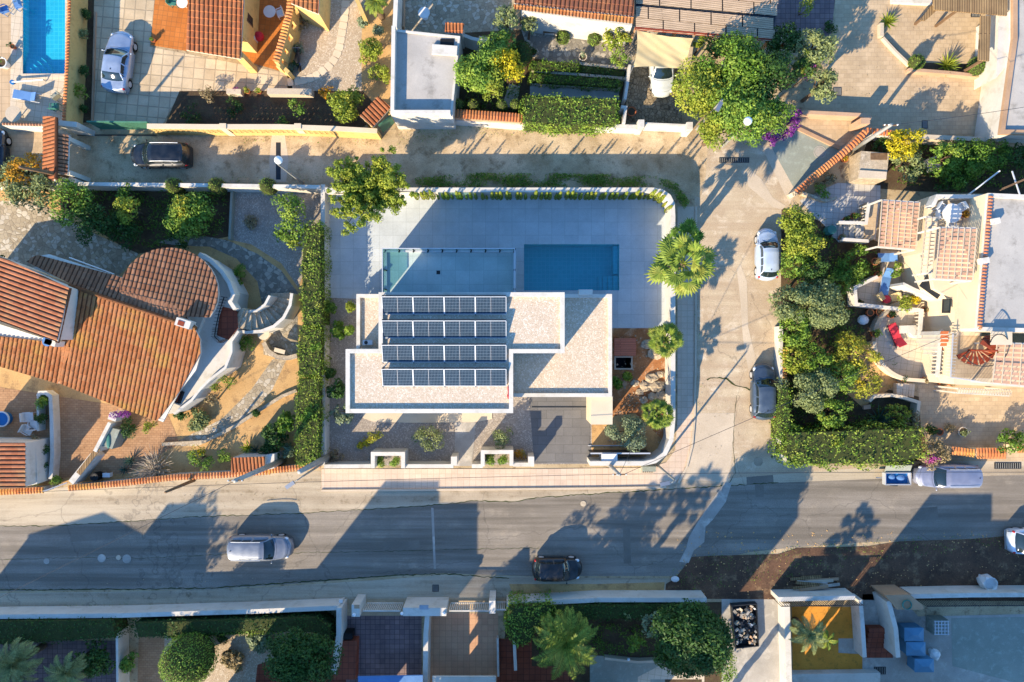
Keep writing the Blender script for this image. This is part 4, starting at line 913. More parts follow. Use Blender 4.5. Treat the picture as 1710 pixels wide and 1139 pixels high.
# row of small conifers inside the north wall
i = 0; pr = None; path = [(696 + q * 8.3, 326) for q in range(48)] + [(1096, 328), (1104, 332), (1111, 339), (1115, 348)]
for q in range(3):
    pass
def conifer(x, y, h=2.05):
    t = thing('dwarf_conifer', 'small upright green shrub in the row along the north wall', 'shrub', (0, 0, 0), 'shrubs in a row inside the north wall'); ORG[t.name] = Vector((0, 0, 0))
    part('stem', MB().tube([(0, 0, 0), (0, 0, h * .8)], [.03, .01], 5), m['bark'], t); v = rdir(420, -.9); z = (v[:, 2] + 1) / 2
    p = np.c_[v[:, 0] * .17 * (1.1 - z * .75), v[:, 1] * .17 * (1.1 - z * .75), .2 + z * (h - .2)]; leaves('foliage', p, v, .1, m['lime'], t); return t
protos = [conifer(0, 0, h) for h in (2.3, 2.6, 2.15)]; used = set()
for i, (x, y) in enumerate(path):
    k = random.randrange(3); h = (2.0, 2.25, 1.9)[k]; g = G(x + random.uniform(-2, 2), y + 1, 1.2)
    if k not in used: protos[k].location = g + (0,); used.add(k)
    else: dup(protos[k], g + (0,), rz=random.uniform(0, 6), scale=random.choice([.62, .8, .95, 1.0, 1.1]) * random.uniform(.95, 1.05))
# villa plants
branchy(612, 316, 80, 60, 5.2, 'lime', 'large feathery green tree over the corner of the pool deck', 17)
palm(1142, 440, 6.6, 62, 'tallest fan palm leaning over the side street by the pool', n=24, low=-.8, tr=.2)
palm(1146, 398, 3.8, 36, 'second fan palm at the pool corner beside the tallest one', n=18, low=-.6, mat='green')
palm(1112, 567, 3.4, 33, 'bright green fan palm beside the timber deck', n=30, low=-.3)
palm(1099, 692, 3.0, 29, 'small fan palm near the curve of the front wall', n=28, low=-.3)
shrub(1051, 724, 33, 1.8, 'grey_l', 'silvery olive bush below the small fan palm', k=26); shrub(716, 731, 24, 1.5, 'olive', 'round olive bush in the gravel left of the path', k=22)
shrub(838, 727, 20, 1.5, 'olive', 'olive bush in the gravel right of the path', k=18); shrub(626, 727, 12, .8, 'lime', 'bright lime bush in the front gravel', k=9); shrub(612, 738, 9, .4, 'yellow_l', 'small yellow flowering plant in the front gravel', k=7)
shrub(602, 744, 5, .4, 'yellow_l', 'tiny orange yellow plant left of the lime bush', k=5)
shrub(869, 758, 11, .8, 'orange_l', 'golden grass clump behind the wall by the driveway', k=9)
for x, y, r, h, k_, l in ((553, 515, 9, 1.3, 'green', 'small palm like plant by the long white wall, furthest up'), (587, 512, 8, 2.0, 'lime', 'tall slim banana plant beside the west store'), (563, 552, 14, 1.6, 'green', 'banana plant with broad leaves halfway down the white wall'), (584, 550, 8, 1.4, 'mid', 'second banana plant next to the west store'),
    (562, 648, 18, 2.0, 'dark', 'dark leafy bush by the white wall opposite the roof corner'), (573, 690, 19, 1.6, 'grey_l', 'grey green oleander at the corner of the front gravel'), (552, 622, 10, 1.4, 'dark', 'dark leafy plant between wall and store'), (1028, 640, 10, .6, 'green', 'low green weed clump below the stair pit'), (1048, 628, 6, .3, 'lime', 'small weed in the red earth')): shrub(x, y, r, h, k_, l, k=14, leaf=.2)
shrub(562, 760, 13, .8, 'dry', 'dry brown shrub in the corner frame of the front wall', k=10)
# rocks in the earth bed
for i, (x, y, s) in enumerate(((1082, 575, .5), (1095, 590, .55), (1088, 632, .5), (1098, 645, .6), (1078, 645, .42), (1105, 660, .45), (1068, 655, .3), (1090, 662, .38), (1102, 625, .36), (1075, 668, .3), (1060, 640, .26))):
    g = G(x, y, .1); mb = MB(); mb.ball((g[0], g[1], s * .12), (s, s * random.uniform(.6, .9), s * .35), 7, 9); mb.v = [(a + random.uniform(-.07, .07), b + random.uniform(-.07, .07), c + random.uniform(-.04, .04)) for a, b, c in mb.v]
    solo('boulder', mb, m['rock'], 'pale limestone boulder in the red earth bed east of villa', 'rock', 'boulders in the earth bed')
# the clipped hedge between the plots
hedge([(509, 374), (534, 372), (536, 545), (505, 547), (503, 440)], 2.3, 'hedge', 'upper run of the tall clipped hedge beside the pool deck', rough=.16)
hedge([(500, 549), (535, 547), (535, 628), (497, 628)], 2.2, 'hedge', 'middle run of the tall clipped hedge beside the villa', rough=.14)
hedge([(497, 631), (533, 630), (533, 700), (530, 775), (494, 778), (494, 700)], 2.1, 'hedge', 'lower run of the tall clipped hedge ending at the pavement', rough=.14)
for x, y, r, h, l in ((521, 690, 18, 2.6, 'bushy green shoots bulging from the lower clipped hedge'), (528, 575, 15, 2.7, 'dark bushy shoots bulging from the middle clipped hedge')): shrub(x, y, r, h, 'green', l, k=16, leaf=.16)
# ================================================================ plots north of the lane
sheet('driveway', 'stamped', [(150, -60), (320, -60), (258, 0), (250, 78), (478, 122), (488, 130), (488, 152), (300, 156), (272, 207), (150, 207)], .008)
sheet('gravel_court', 'gravel_tan', [(480, -40), (628, -40), (610, 60), (620, 150), (606, 190), (480, 152)], .008)
sheet('terrace', 'terra_floor', [(262, -30), (252, 76), (402, 100), (478, 122), (520, -30)], .05)
sheet('earth_bed', 'soil_dark', [(300, 152), (606, 152), (640, 190), (606, 212), (276, 208)], .014)
sheet('earth_bed', 'soil_tan', [(612, -20), (656, -20), (656, 165), (640, 190), (604, 150), (604, 60)], .012)
sheet('earth_bed', 'soil_dark', [(137, -20), (158, -20), (152, 205), (132, 205)], .014)
sheet('pool_terrace', 'pool_tile', [(-400, -200), (140, -200), (132, 208), (-400, 208)], .004, [POOL_B])
sheet('pool_surround', 'light_tile', [(20, -120), (118, -120), (112, 206), (17, 200)], .010, [POOL_B])
pool('swimming_pool', 'turquoise swimming pool with curved corner steps', POOL_B, .8, 'basin_t', 'water_t',
     [([(35, 127)] + arc(35, 127, r, 0, -90, 10), z) for r, z in ((44, -.62), (36, -.48), (28, -.34), (20, -.22))], coping_='light_tile')
sheet('terrace', 'beige_tile', [(-200, 209), (78, 209), (76, 300), (-200, 300)], .018)
# stepping stones
sp_ = [(578, -6), (577, 7), (576, 19), (575, 31), (573, 43), (571, 55), (569, 67), (567, 79), (563, 90), (557, 101), (549, 111), (539, 119), (529, 126), (518, 131), (507, 134), (496, 136), (486, 137)]
for i, (x, y) in enumerate(sp_):
    a, b = sp_[max(0, i - 1)], sp_[min(len(sp_) - 1, i + 1)]; an = -math.atan2(b[1] - a[1], b[0] - a[0]); g = G(x, y)
    s = MB(); c, n_ = math.cos(an), math.sin(an); pts = [(-.24, -.24), (-.1, -.28), (.1, -.28), (.24, -.24), (.24, .24), (.1, .28), (-.1, .28), (-.24, .24)]
    solo('stepping_stone', s.prism([(g[0] + p * c - q * n_, g[1] + p * n_ + q * c) for p, q in pts], 0, .04), m['cream'], 'cream stepping stone in the curved row across the gravel court', 'paving stone', 'stepping stones in the gravel court')
# boundary walls of the pool plot
garden_wall([(117, -40), (116, 0), (113, 100), (107, 207)], 1.8, .2, 'yellow', 'yellow plastered wall with tile capping beside the turquoise pool', tiles='tile_s', wt=.24)
solo('planter_edge', MB().wall(P([(159, 20), (153, 204)], .15), .1, 0, .15), m['salmon'], 'low terracotta edging between the shrubs and the silver blue saloon', 'edging')
for x, y, r, h, k, l in ((141, 57, 8, 1.1, 'olive', 'pale shrub in the narrow bed beside the yellow wall, topmost'), (136, 154, 15, 1.4, 'lime', 'yellow green round bush at the foot of the yellow wall'), (144, 120, 10, 1.2, 'dark', 'dark shrub in the middle of the narrow bed'), (141, 182, 7, .8, 'dark', 'small dark shrub near the green gate'), (146, 24, 7, .9, 'dark', 'dark plant at the top of the narrow bed')): shrub(x, y, r, h, k, l)
garden_wall([(4, 207), (74, 209)], 1.3, .2, 'white', 'white topped wall between the pool terrace and the shaded yard', tiles='tile_p', wt=.2)
lounger(44, 160, R(-10), 'fabric_blue', 'plastic', 'reclining pool lounger with a long shadow below the pool'); chair(94, 160, R(130), 'conc_green', 'greenish armchair by the tiled wall below the pool')
table_round(22, 190, .55, .7, 'conc_light', 'round pale patio table at the corner of the pool surround'); chair(92, 178, R(90), 'teal', 'dark teal chair against the tiled wall')
pot(5, 106, .35, .6, 'plastic', 'large white pot with a green plant at left edge', 'green', .34, .6); pot(22, 78, .16, .3, 'terra', 'small brown pot beside the pool surround', 'dark')
chair(30, 8, R(200), 'fabric_blue', 'blue chair at the top beside the pool'); chair(8, 16, R(20), 'fabric_blue', 'blue chair nearest the top left corner')
t = thing('pool_cover_roller', 'long white pole with blue end lying below the pool', 'pool roller', (*G(45, 132), 0)); a, b = G(20, 137, .3) + (.3,), G(72, 133, .3) + (.3,)
part('roller', MB().tube([a, b], .05, 8), m['plastic'], t); part('hub', MB().lathe((a[0], a[1], .2), [(.16, 0), (.16, .12), (0, .13)], 14), m['blue'], t)
for p in (a, b): part('leg', MB().bar((p[0], p[1], 0), (p[0], p[1], .26), .05), m['metal'], t)
# gate canopy with clay tiles
t = thing('gate_canopy', 'narrow tiled gable roof over the lane entrance', 'canopy', (*G(93, 245), 0)); rl = [G(94, 190, 2.9) + (2.9,), G(94, 306, 2.9) + (2.9,)]
o, p, fn = tile_roof('roof', [(73, 195), (94, 195), (92, 303), (72, 293)], (94, 250), 2.85, (-1, .05), .45, 'tile_s', t, pitch=.25)
part('roof_slab', slab(p, fn, .08), m['white'], t); o, p, fn = tile_roof('roof', [(94, 222), (116, 226), (114, 292), (94, 290)], (94, 250), 2.85, (1, .05), .45, 'tile_p', t, pitch=.25)  # east slope in duller tiles, its shade put into the colour
part('roof_slab', slab(p, fn, .08), m['white'], t); part('ridge_tiles', ridge(MB(), G(94, 196, 2.95) + (2.93,), G(93, 298, 2.95) + (2.93,)), m['tile_s'], t)
for x, y in ((80, 212), (80, 290), (113, 232), (113, 288)): part('pillar', MB().box((*G(x, y, 2.2), 1.1), (.3, .3, 2.2)), m['white'], t)
garden_wall([(96, 205), (128, 208)], 2.0, .35, 'white', 'white gate pillar block between yellow wall and lane'); garden_wall([(88, 288), (128, 303)], 1.6, .3, 'white', 'white wall stub under the tiled gate canopy')
# green sliding gate and rail
t = thing('sliding_gate', 'long green metal sliding gate across the stamped driveway', 'gate', (*G(195, 207), 0)); a, b = G(145, 203, 1.6), G(246, 204, 1.6)
part('frame', MB().bar(a + (1.6,), b + (1.6,), .09).bar(a + (.12,), b + (.12,), .09), m['green_gate'], t); mb = MB()
for i in range(62): q = Vector(a + (.12,)).lerp(Vector(b + (.12,)), i / 61); mb.bar(q, q + Vector((0, 0, 1.45)), .045)
part('bars', mb, m['green_gate'], t); part('track', MB().bar(G(130, 226) + (.04,), G(262, 226) + (.04,), .06), m['steel_dark'], t)
# yellow wall with pierced band along the lane
def pierced(px, h, label, mat='yellow', th=.24, band=(.55, 1.25), group=None):
    w = P(px, h); t = thing('pierced_wall', label, 'wall', (sum(p[0] for p in w) / len(w), sum(p[1] for p in w) / len(w), 0), group)
    mb = MB(); mb.wall(w, th, 0, band[0]); mb.wall(w, th, band[1], h); k = 3; hh = (band[1] - band[0]) / k
    for r in range(k):
        for i in range(len(w) - 1):
            a, b = Vector(w[i]), Vector(w[i + 1]); L = (b - a).length; n = int(L / .34)
            for j in range(n): q = a.lerp(b, (j + .5) / n); mb.box((q.x, q.y, band[0] + (r + .5) * hh), (.16, th * .8, hh), math.atan2(b.y - a.y, b.x - a.x))
        if r: mb.wall(w, th * .8, band[0] + r * hh - .03, band[0] + r * hh + .03)
    part('wall_body', mb, m[mat], t); part('coping', MB().wall(w, th + .1, h + .002, h + .06), m['cream'], t); return t
pierced([(246, 211), (343, 212), (468, 212), (560, 215)], 1.5, 'long yellow garden wall with pierced band along the lane')
garden_wall([(560, 215), (630, 219)], 1.5, .26, 'yellow', 'solid yellow wall end next to the small tiled gate roof', caps='cream')
for x in (372, 497): g = G(x, 213, 1.6); solo('wall_pier', MB().box((g[0], g[1] + .1, .8), (.45, .36, 1.64)), m['cream'], 'yellow wall pier %s' % ('nearer the black car' if x < 400 else 'nearer the round yellow green bush'), 'pier')
garden_wall([(446, 152), (520, 153)], .7, .4, 'conc_light', 'rendered low planter wall between court and dark bed'); garden_wall([(378, 152), (402, 153)], .6, .35, 'conc_light', 'short low planter wall left of the red pots')
for x, c, l in ((397, 'red', 'small red flower pot on the bed edge'), (414, 'terra', 'small pot with yellow green plant on the bed edge'), (433, 'terra', 'small pot with pale flowers on the bed edge')): pot(x, 153, .16, .3, c, l, 'lime' if x > 400 else 'pink', .2, .35)
shrub(347, 158, 14, 1.0, 'dry', 'dry pale bush at the left end of the dark bed'); tree(498, 182, 15, 1.7, 'green', 'shrub', 'green shrub in the middle of the dark bed', 'shrub', k=16, leaf=.14); shrub(577, 178, 29, 2.3, 'lime', 'round yellow green tree like bush at the right end of the bed', k=34, leaf=.16, dens=60)
shrub(470, 203, 12, .8, 'mid', 'low green shrub against the yellow wall'); shrub(545, 155, 12, .6, 'orange_l', 'low orange green plants on the bed edge'); shrub(390, 178, 16, .6, 'dark', 'dark ground plant in shade behind the pierced wall'); shrub(320, 195, 20, .6, 'dark', 'dark spreading plant at the left of the bed')
# orange house
t = thing('terracotta_house', 'yellow walled house with bright clay tile roof and red tiled terrace', 'house', (*G(370, 20), 0)); hp = P([(318, -90), (313, 48), (404, 60), (411, -90)], 2.7)
part('wall', MB().prism(hp, 0, 2.65), m['yellow'], t)
o, p, fn = tile_roof('roof', [(322, -90), (311, 84), (402, 99), (413, -90)], (360, 92), 2.75, (-.1, 1), .2, 'tile_s', t, pitch=.3); part('roof_slab', slab(p, fn, .1), m['cream'], t)
a = G(428, 33, 1.6); wn = part('window', MB().box((hp[2][0] + .02, G(0, 30, 1.5)[1], 1.5), (.1, .9, 1.1)), m['wood'], t); part('pane', MB().box((hp[2][0] + .06, G(0, 30, 1.5)[1], 1.5), (.06, .7, .9)), m['glass'], wn)
part('pillar', MB().box((*G(410, 103, 1.5), 1.3), (.5, .35, 2.6)), m['yellow'], t)
w = P([(488, -30), (484, 20), (472, 66), (461, 104)], 2.2); mb = MB(); mb.wall(w, .28, 0, .8); mb.wall(w, .28, 1.75, 2.2)
for i in range(len(w) - 1):
    A, B = Vector(w[i]), Vector(w[i + 1])
    for f in (.04, .5, .96): q = A.lerp(B, f); mb.box((q.x, q.y, 1.27), (.4, .27, .96), math.atan2(B.y - A.y, B.x - A.x))
part('arcade_wall', mb, m['yellow'], t); part('tile_coping', coping(w, 2.21, .46), m['tile_o'], t); part('terrace_wall', MB().wall(P([(466, 106), (482, 121)], 1.2), .25, 0, 1.2), m['yellow'], t)
hp = P([(489, -90), (489, 4), (531, 20), (536, -90)], 2.8); part('wall', MB().prism(hp, 0, 2.75), m['yellow'], t)
o, p, fn = tile_roof('roof', [(486, -90), (486, 6), (532, 24), (537, -90)], (510, 14), 2.8, (-.1, 1), .25, 'tile_s', t, pitch=.3); part('roof_slab', slab(p, fn, .1), m['cream'], t)
table_round(450, 19, .42, .74, 'plastic', 'white round table on the red tiled terrace'); chair(468, 22, R(200), 'plastic', 'white chair beside the round terrace table'); table_round(304, 4, .38, .72, 'plastic', 'white round table at the top of the outer terrace'); chair(288, 3, R(0), 'teal', 'green chair beside the outer terrace table')
g = G(432, 60, .4); solo('beach_ball', MB().ball((g[0], g[1], .33), .33, 10, 16), m['red'], 'round red cushion ball on the red tiled terrace', 'ball', smooth=True)
g = G(417, 63, .7); t = thing('side_table', 'narrow white table beside the red ball', 'table', (g[0], g[1], 0)); part('tabletop', MB().box((g[0], g[1], .7), (.7, .25, .04)), m['plastic'], t)
for s in (-1, 1): part('leg', MB().box((g[0] + s * .3, g[1], .34), (.05, .2, .68)), m['plastic'], t)
pot(256, 67, .16, .3, 'terra', 'small potted plant at the corner of the outer terrace', 'green', .16, .3)
t = thing('parked_moped', 'dark moped parked in the shade behind the arcade wall', 'moped', (*G(500, 95), 0)); g = G(498, 97, .5)
part('body', MB().ball((g[0], g[1], .6), (.18, .5, .2)).ball((g[0] + .02, g[1] + .55, .62), (.12, .2, .3)), m['steel_dark'], t, smooth=True); part('saddle', MB().ball((g[0], g[1] - .15, .8), (.15, .36, .07)), m['black'], t, smooth=True)
part('handlebar', MB().bar((g[0] - .3, g[1] + .5, .98), (g[0] + .3, g[1] + .5, .98), .04), m['metal'], t)
for dy in (-.6, .65): part('wheel', MB().tube([(g[0] - .06, g[1] + dy, .25), (g[0] + .06, g[1] + dy, .25)], .25, 14), m['rubber'], t)
pot(497, 108, .2, .35, 'blue', 'blue pot with leafy plant near the moped', 'dark', .25, .4); shrub(488, 113, 8, .6, 'grey_l', 'spiky plant at the corner of the arcade wall'); shrub(505, 38, 12, .8, 'dry', 'dry potted branches behind the arcade wall'); shrub(500, 80, 10, .7, 'grey_l', 'pale feathery plant behind the arcade wall')
for x, y, r, h, k, l in ((617, 86, 22, 2.0, 'lime', 'bright green bush in the tan bed, upper of two'), (634, 124, 17, 1.8, 'lime', 'yellow green bush in the tan bed below the bright one'), (632, 50, 10, .8, 'grey_l', 'small grey plant in the tan bed'), (606, 37, 9, .7, 'grey_l', 'plant in the box at the edge of the gravel court')): shrub(x, y, r, h, k, l, k=22, leaf=.15)
palm(627, 2, 2.2, 24, 'feathery palm at the top of the tan bed', 'feather', n=26)
garden_wall([(592, -10), (606, 24)], 1.6, .25, 'yellow', 'short yellow wall at the top of the gravel court')
t = thing('gate_roof', 'small tilted clay tile roof over a garden gate', 'canopy', (*G(626, 188), 0)); o, p, fn = tile_roof('roof', [(601, 194), (632, 161), (653, 180), (623, 213)], (627, 187), 2.3, (.72, .7), .2, 'tile_s', t, pitch=.26)
part('roof_slab', slab(p, fn, .1), m['cream'], t)
for x, y in ((608, 194), (634, 167), (620, 206), (648, 182)): part('post', MB().box((*G(x, y, 2), 1.0), (.22, .22, 2.0)), m['yellow'], t)
part('gate_leaf', MB().bar(G(634, 213, 1.2) + (.9,), G(654, 196, 1.2) + (.9,), .08, 1.5), m['green_gate'], t)
# ---------------------------------------------------------------- white house with flat roof
sheet('terrace', 'crazy', [(668, -60), (850, -60), (862, 40), (836, 72), (800, 60), (668, 50)], .008)
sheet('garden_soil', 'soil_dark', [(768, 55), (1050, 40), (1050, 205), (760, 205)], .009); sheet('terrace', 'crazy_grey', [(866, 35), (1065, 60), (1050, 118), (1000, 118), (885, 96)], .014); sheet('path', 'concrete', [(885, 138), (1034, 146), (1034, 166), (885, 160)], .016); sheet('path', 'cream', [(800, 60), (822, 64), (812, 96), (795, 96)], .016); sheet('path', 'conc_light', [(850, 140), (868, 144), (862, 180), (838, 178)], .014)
sheet('driveway', 'cobble', [(1045, 112), (1130, 112), (1140, 205), (1045, 205)], .016)
sheet('terrace', 'crazy', [(1050, 40), (1160, 50), (1150, 112), (1045, 112)], .012)
for i, (a, b) in enumerate((((887, 118), (1048, 131)), ((886, 138), (1036, 148)), ((968, 106), (1046, 114)))):
    garden_wall([a, b], .35, .18, 'conc_light', ['pale low kerb between the two front planting strips', 'pale low kerb above the grey garden path', 'short pale kerb near the round potted plants'][i])
fh = thing('flat_house', 'white flat roofed house on the lane with shaded parapet', 'house', (*G(712, 120), 0)); hz = 3.0
A = P([(655, 46), (768, 57), (755, 192), (653, 192)], hz); part('wall', MB().prism(A, 0, hz - .35), m['white'], fh); part('roof', MB().flat(inset(A, .15), z=hz - .33), m['roofgrey'], fh)
pw_ = [A[1], A[2], A[3], A[0]]; part('parapet', MB().wall([((A[2][0] - .1), A[2][1] + .12), (A[3][0] + .12, A[3][1] + .12), (A[0][0] + .12, A[0][1])], .24, hz - .352, hz + .25), m['white'], fh)
part('parapet', MB().wall([(A[0][0] + .26, A[0][1] - .08), (A[1][0] - .08, A[1][1] - .08), (A[2][0] - .08, A[2][1] + .26)], .14, hz - .352, hz - .25), m['white'], fh)
g = G(746, 68, hz); part('skylight_opening', MB().box((g[0], g[1], hz - .3), (.9, .5, .06)), m['black'], fh); g = G(742, 82, hz); part('roof_slab', MB().box((g[0], g[1], hz - .2), (1.65, .62, .2), R(-4)), m['white'], fh)
part('low_wall', MB().wall(P([(668, 194), (757, 198), (806, 201)], 1.0), .3, 0, 1.0), m['white'], fh)
t = thing('tiled_hood', 'small orange tiled hood beside the flat white roof', 'canopy', (*G(760, 47), 0)); o, p, fn = tile_roof('roof', [(744, 38), (775, 40), (773, 57), (743, 55)], (760, 48), 2.6, (0, 1), .3, 'tile_s', t, pitch=.22); part('wall', slab(p, fn, 2.3, inset=.06), m['white'], t)
garden_wall([(773, 58), (788, 64), (812, 69)], 1.6, .22, 'white', 'white stepped garden wall beside the tiled hood'); garden_wall([(662, -40), (661, 0), (659, 46)], 2.2, .28, 'white', 'tall white wall above the flat roofed house'); garden_wall([(674, -20), (673, 44)], .5, .1, 'salmon', 'thin brown edging beside the crazy paving')
table_round(708, 21, .4, .74, 'plastic', 'white round table alone on crazy paving')
# garden trees behind the flat house
for a in ((805, 118, 40, 4.2, 'mid', 'broad green tree right of the flat roof', 40), (846, 108, 30, 3.8, 'yellow_l', 'yellow leaved tree between the flat roof and the hedge', 36), (822, 138, 28, 3.6, 'lime', 'lime green tree in front of the yellow one', 30), (828, 80, 30, 3.6, 'mid', 'green tree top beside the white stepped wall', 26), (846, 32, 24, 3.2, 'olive', 'thin olive tree over the crazy paving', 22), (884, 42, 18, 2.6, 'olive', 'small olive tree below the brown roofed house', 16)):
    tree(a[0], a[1], a[2], a[3], a[4], 'garden_tree', a[5], k=a[6], leaf=.17)
ballshrub(870, 88, 20, 2.4, 'dark', 'dark round clipped bush between the yellow tree and the terrace', dens=200, leaf=.12); ballshrub(940, 61, 12, 1.2, 'mid', 'bright green clipped ball on the terrace', dens=260)
ballshrub(993, 63, 12, 1.3, 'mid', 'green clipped ball at the wall end beside the bushes'); tree(1028, 62, 30, 2.6, 'lime', 'garden_tree', 'feathery lime bush left of the shade sail', 'tree', k=26, ry=20); shrub(1035, 98, 17, 1.6, 'mid', 'green bush at the driveway wall below the sail', k=18)
for x, l in ((766, 'first small bush behind the tiled coping'), (790, 'second small bush behind the tiled coping'), (838, 'third small bush behind the tiled coping'), (861, 'fourth small bush behind the tiled coping')): ballshrub(x, 176, 10, 1.9, 'hedge', l, dens=200)
hedge([(873, 163), (920, 158), (980, 164), (1033, 164), (1032, 204), (950, 208), (873, 202)], 2.2, 'mid', 'thick green hedge above the white lane wall', rough=.2, leaf=.15)
hedge([(886, 101), (968, 104), (968, 117), (886, 114)], .8, 'green', 'upper low hedge strip beside the round pots'); hedge([(884, 122), (1036, 133), (1036, 145), (884, 135)], .8, 'green', 'long low hedge strip above the grey path'); hedge([(970, 107), (1044, 118), (1042, 127), (970, 119)], .5, 'dark', 'short dark hedge strip near the driveway wall')
pot(890, 89, .26, .5, 'conc_light', 'round stone pot with dark plant at the terrace corner', 'dark', .25, .4); pot(973, 96, .26, .5, 'conc_light', 'round stone pot with a pale plant further right', 'grey_l', .2, .5); pot(958, 57, .15, .3, 'terra', 'tiny pot beside the clipped ball', 'dark', .14, .2); pot(796, 72, .16, .3, 'terra', 'terracotta pot at the white stepped wall')
g = G(918, 50, .5); t = thing('garden_bench', 'dark bench against the white house wall', 'bench', (g[0], g[1], 0)); part('seat', MB().box((g[0], g[1], .45), (.9, .4, .05)), m['wood'], t); part('backrest', MB().box((g[0], g[1] + .2, .68), (.9, .05, .4)), m['wood'], t); [part('leg', MB().box((g[0] + s * .38, g[1], .22), (.06, .36, .42)), m['wood'], t) for s in (-1, 1)]
garden_wall([(757, 190), (874, 198)], 1.5, .5, 'salmon', 'wall topped with orange barrel tiles above the lane', tiles='tile_s', wt=.62)
garden_wall([(806, 201), (875, 206), (1066, 212)], 1.1, .28, 'white', 'long low white wall along the sunny side of the lane')
garden_wall([(1037, 178), (1045, 179), (1042, 205)], 1.4, .2, 'white', 'small white corner wall beside the driveway pot'); garden_wall([(1052, 108), (1048, 140), (1044, 166)], 1.1, .18, 'white', 'white wall down the left of the cobbled driveway')
pot(1054, 187, .3, .5, 'terra', 'large empty terracotta urn on the cobbled driveway')
t = thing('sliding_gate', 'white sliding gate between pillars at the cobbled driveway', 'gate', (*G(1110, 206), 0)); a, b = G(1078, 206, 1.5), G(1148, 209, 1.5)
part('panel', MB().bar(a + (.8,), b + (.8,), .12, 1.4), m['white'], t)
for x, y, l in ((1071, 206, 'white gatepost left of the white sliding gate'), (1152, 210, 'white gatepost right of the white sliding gate')): g = G(x, y, 1.7); solo('gatepost', MB().box((g[0], g[1], .85), (.4, .5, 1.7)), m['white'], l, 'post')
garden_wall([(1156, 68), (1151, 104)], 1.0, .25, 'conc_light', 'low pale wall to the right of the shade sail')
# shade sail over the car
cs = [(1063, 50, 2.6), (1158, 64, 2.5), (1148, 117, 2.2), (1057, 112, 2.4)]; t = thing('shade_sail', 'cream fabric sail stretched over a parked car', 'shade sail', (*G(1107, 85), 0)); C4 = [Vector(G(x, y, z) + (z,)) for x, y, z in cs]
mb = MB(); n = 20
for i in range(n + 1):
    for j in range(n + 1):
        u, v = i / n, j / n; du, dv = 4 * u * (1 - u), 4 * v * (1 - v); uu = .5 + (u - .5) * (1 - .08 * dv); vv = .5 + (v - .5) * (1 - .10 * du)
        q = C4[0] * (1 - uu) * (1 - vv) + C4[1] * uu * (1 - vv) + C4[2] * uu * vv + C4[3] * (1 - uu) * vv; q.z += .05 * math.sin(9 * (v - u * .8) + 2.2 * math.sin(3.1 * u + v)) * (.35 + .65 * u * v) + .012 * math.sin(23 * (v - u) + 5 * u * v) - .14 * du * dv; mb.v.append(tuple(q))
for i in range(n):
    for j in range(n): a = i * (n + 1) + j; mb.f.append((a, a + n + 1, a + n + 2, a + 1))
part('fabric', mb, m['sail'], t, smooth=True)
for q in C4: part('post', MB().tube([(q.x * 1.005, q.y, 0), (q.x, q.y, q.z + .05)], .04, 8), m['metal'], t)
# brown tiled house and panel roof
bh = thing('brown_roof_house', 'white house with brown tile roof and orange eave at the top', 'house', (*G(960, 0), 0)); W_ = P([(868, -120), (872, 17), (1056, 42), (1060, -120)], 3.0); part('wall', MB().prism(W_, 0, 2.9), m['white'], bh)
o, p, fn = tile_roof('roof', [(858, -120), (859, 6), (1058, 28), (1062, -120)], (960, 18), 3.3, (-.1, 1), .2, 'tile_brown', bh); part('roof_slab', slab(p, fn, .12), m['white'], bh)
o, p, fn = tile_roof('eave', [(858, 8), (1058, 30), (1057, 41), (858, 16)], (960, 26), 3.2, (-.1, 1), .3, 'tile_o', bh, pitch=.22); part('porch_wall', MB().wall(P([(868, 26), (1054, 46)], 1.0), .2, 0, 1.0), m['brownw'], bh)
pr_ = thing('panel_roof', 'carport roof of large grey brown panels with dark joints', 'carport', (*G(1180, 20), 0)); fn, dd = plane_fn((1180, 30), 2.9, (-.1, 1), .06); ang = math.atan2(-(62 - 30), 290 - 60) * .75
for r in range(4):
    for k in range(7):
        x = 1004 + k * 52.5 + (r % 2) * 22 - (2 - r) * 3; y = -16 + r * 22 + (k - 3) * 4.6
        if x < 1082 - r * 0: 
            if x < 1040: continue
        x0, x1 = max(1062 + (3 - r) * 0, x - 25.2), min(1300 - r * 2, x + 25.2)
        if x1 - x0 < 8: continue
        q = [(x0, y - 9.5 - (x - x0) * .09), (x1, y - 9.5 + (x1 - x) * .09), (x1, y + 9.5 + (x1 - x) * .09), (x0, y + 9.5 - (x - x0) * .09)]; w = [on_plane(a, fn, 2.9) for a in q]; part('roof_panel', slab(w, fn, .05), m['corr'], pr_)
w = [on_plane(a, fn, 2.9) for a in [(1061, -45), (1302, -20), (1291, 66), (1061, 46)]]; part('under_roof', slab(w, lambda x, y: fn(x, y) - .07, .06), m['steel_dark'], pr_); part('fascia', MB().bar(w[3] + (2.72,), w[2] + (2.72,), .12, .2), m['rust'], pr_)
for x, y in ((1064, 44), (1130, 50), (1210, 58), (1288, 64)): part('post', MB().box((*G(x, y, 2.6), 1.3), (.2, .2, 2.6)), m['brownw'], pr_)
sheet('yard', 'patio_dark', [(1296, -60), (1400, -60), (1388, 60), (1290, 60)], .014)
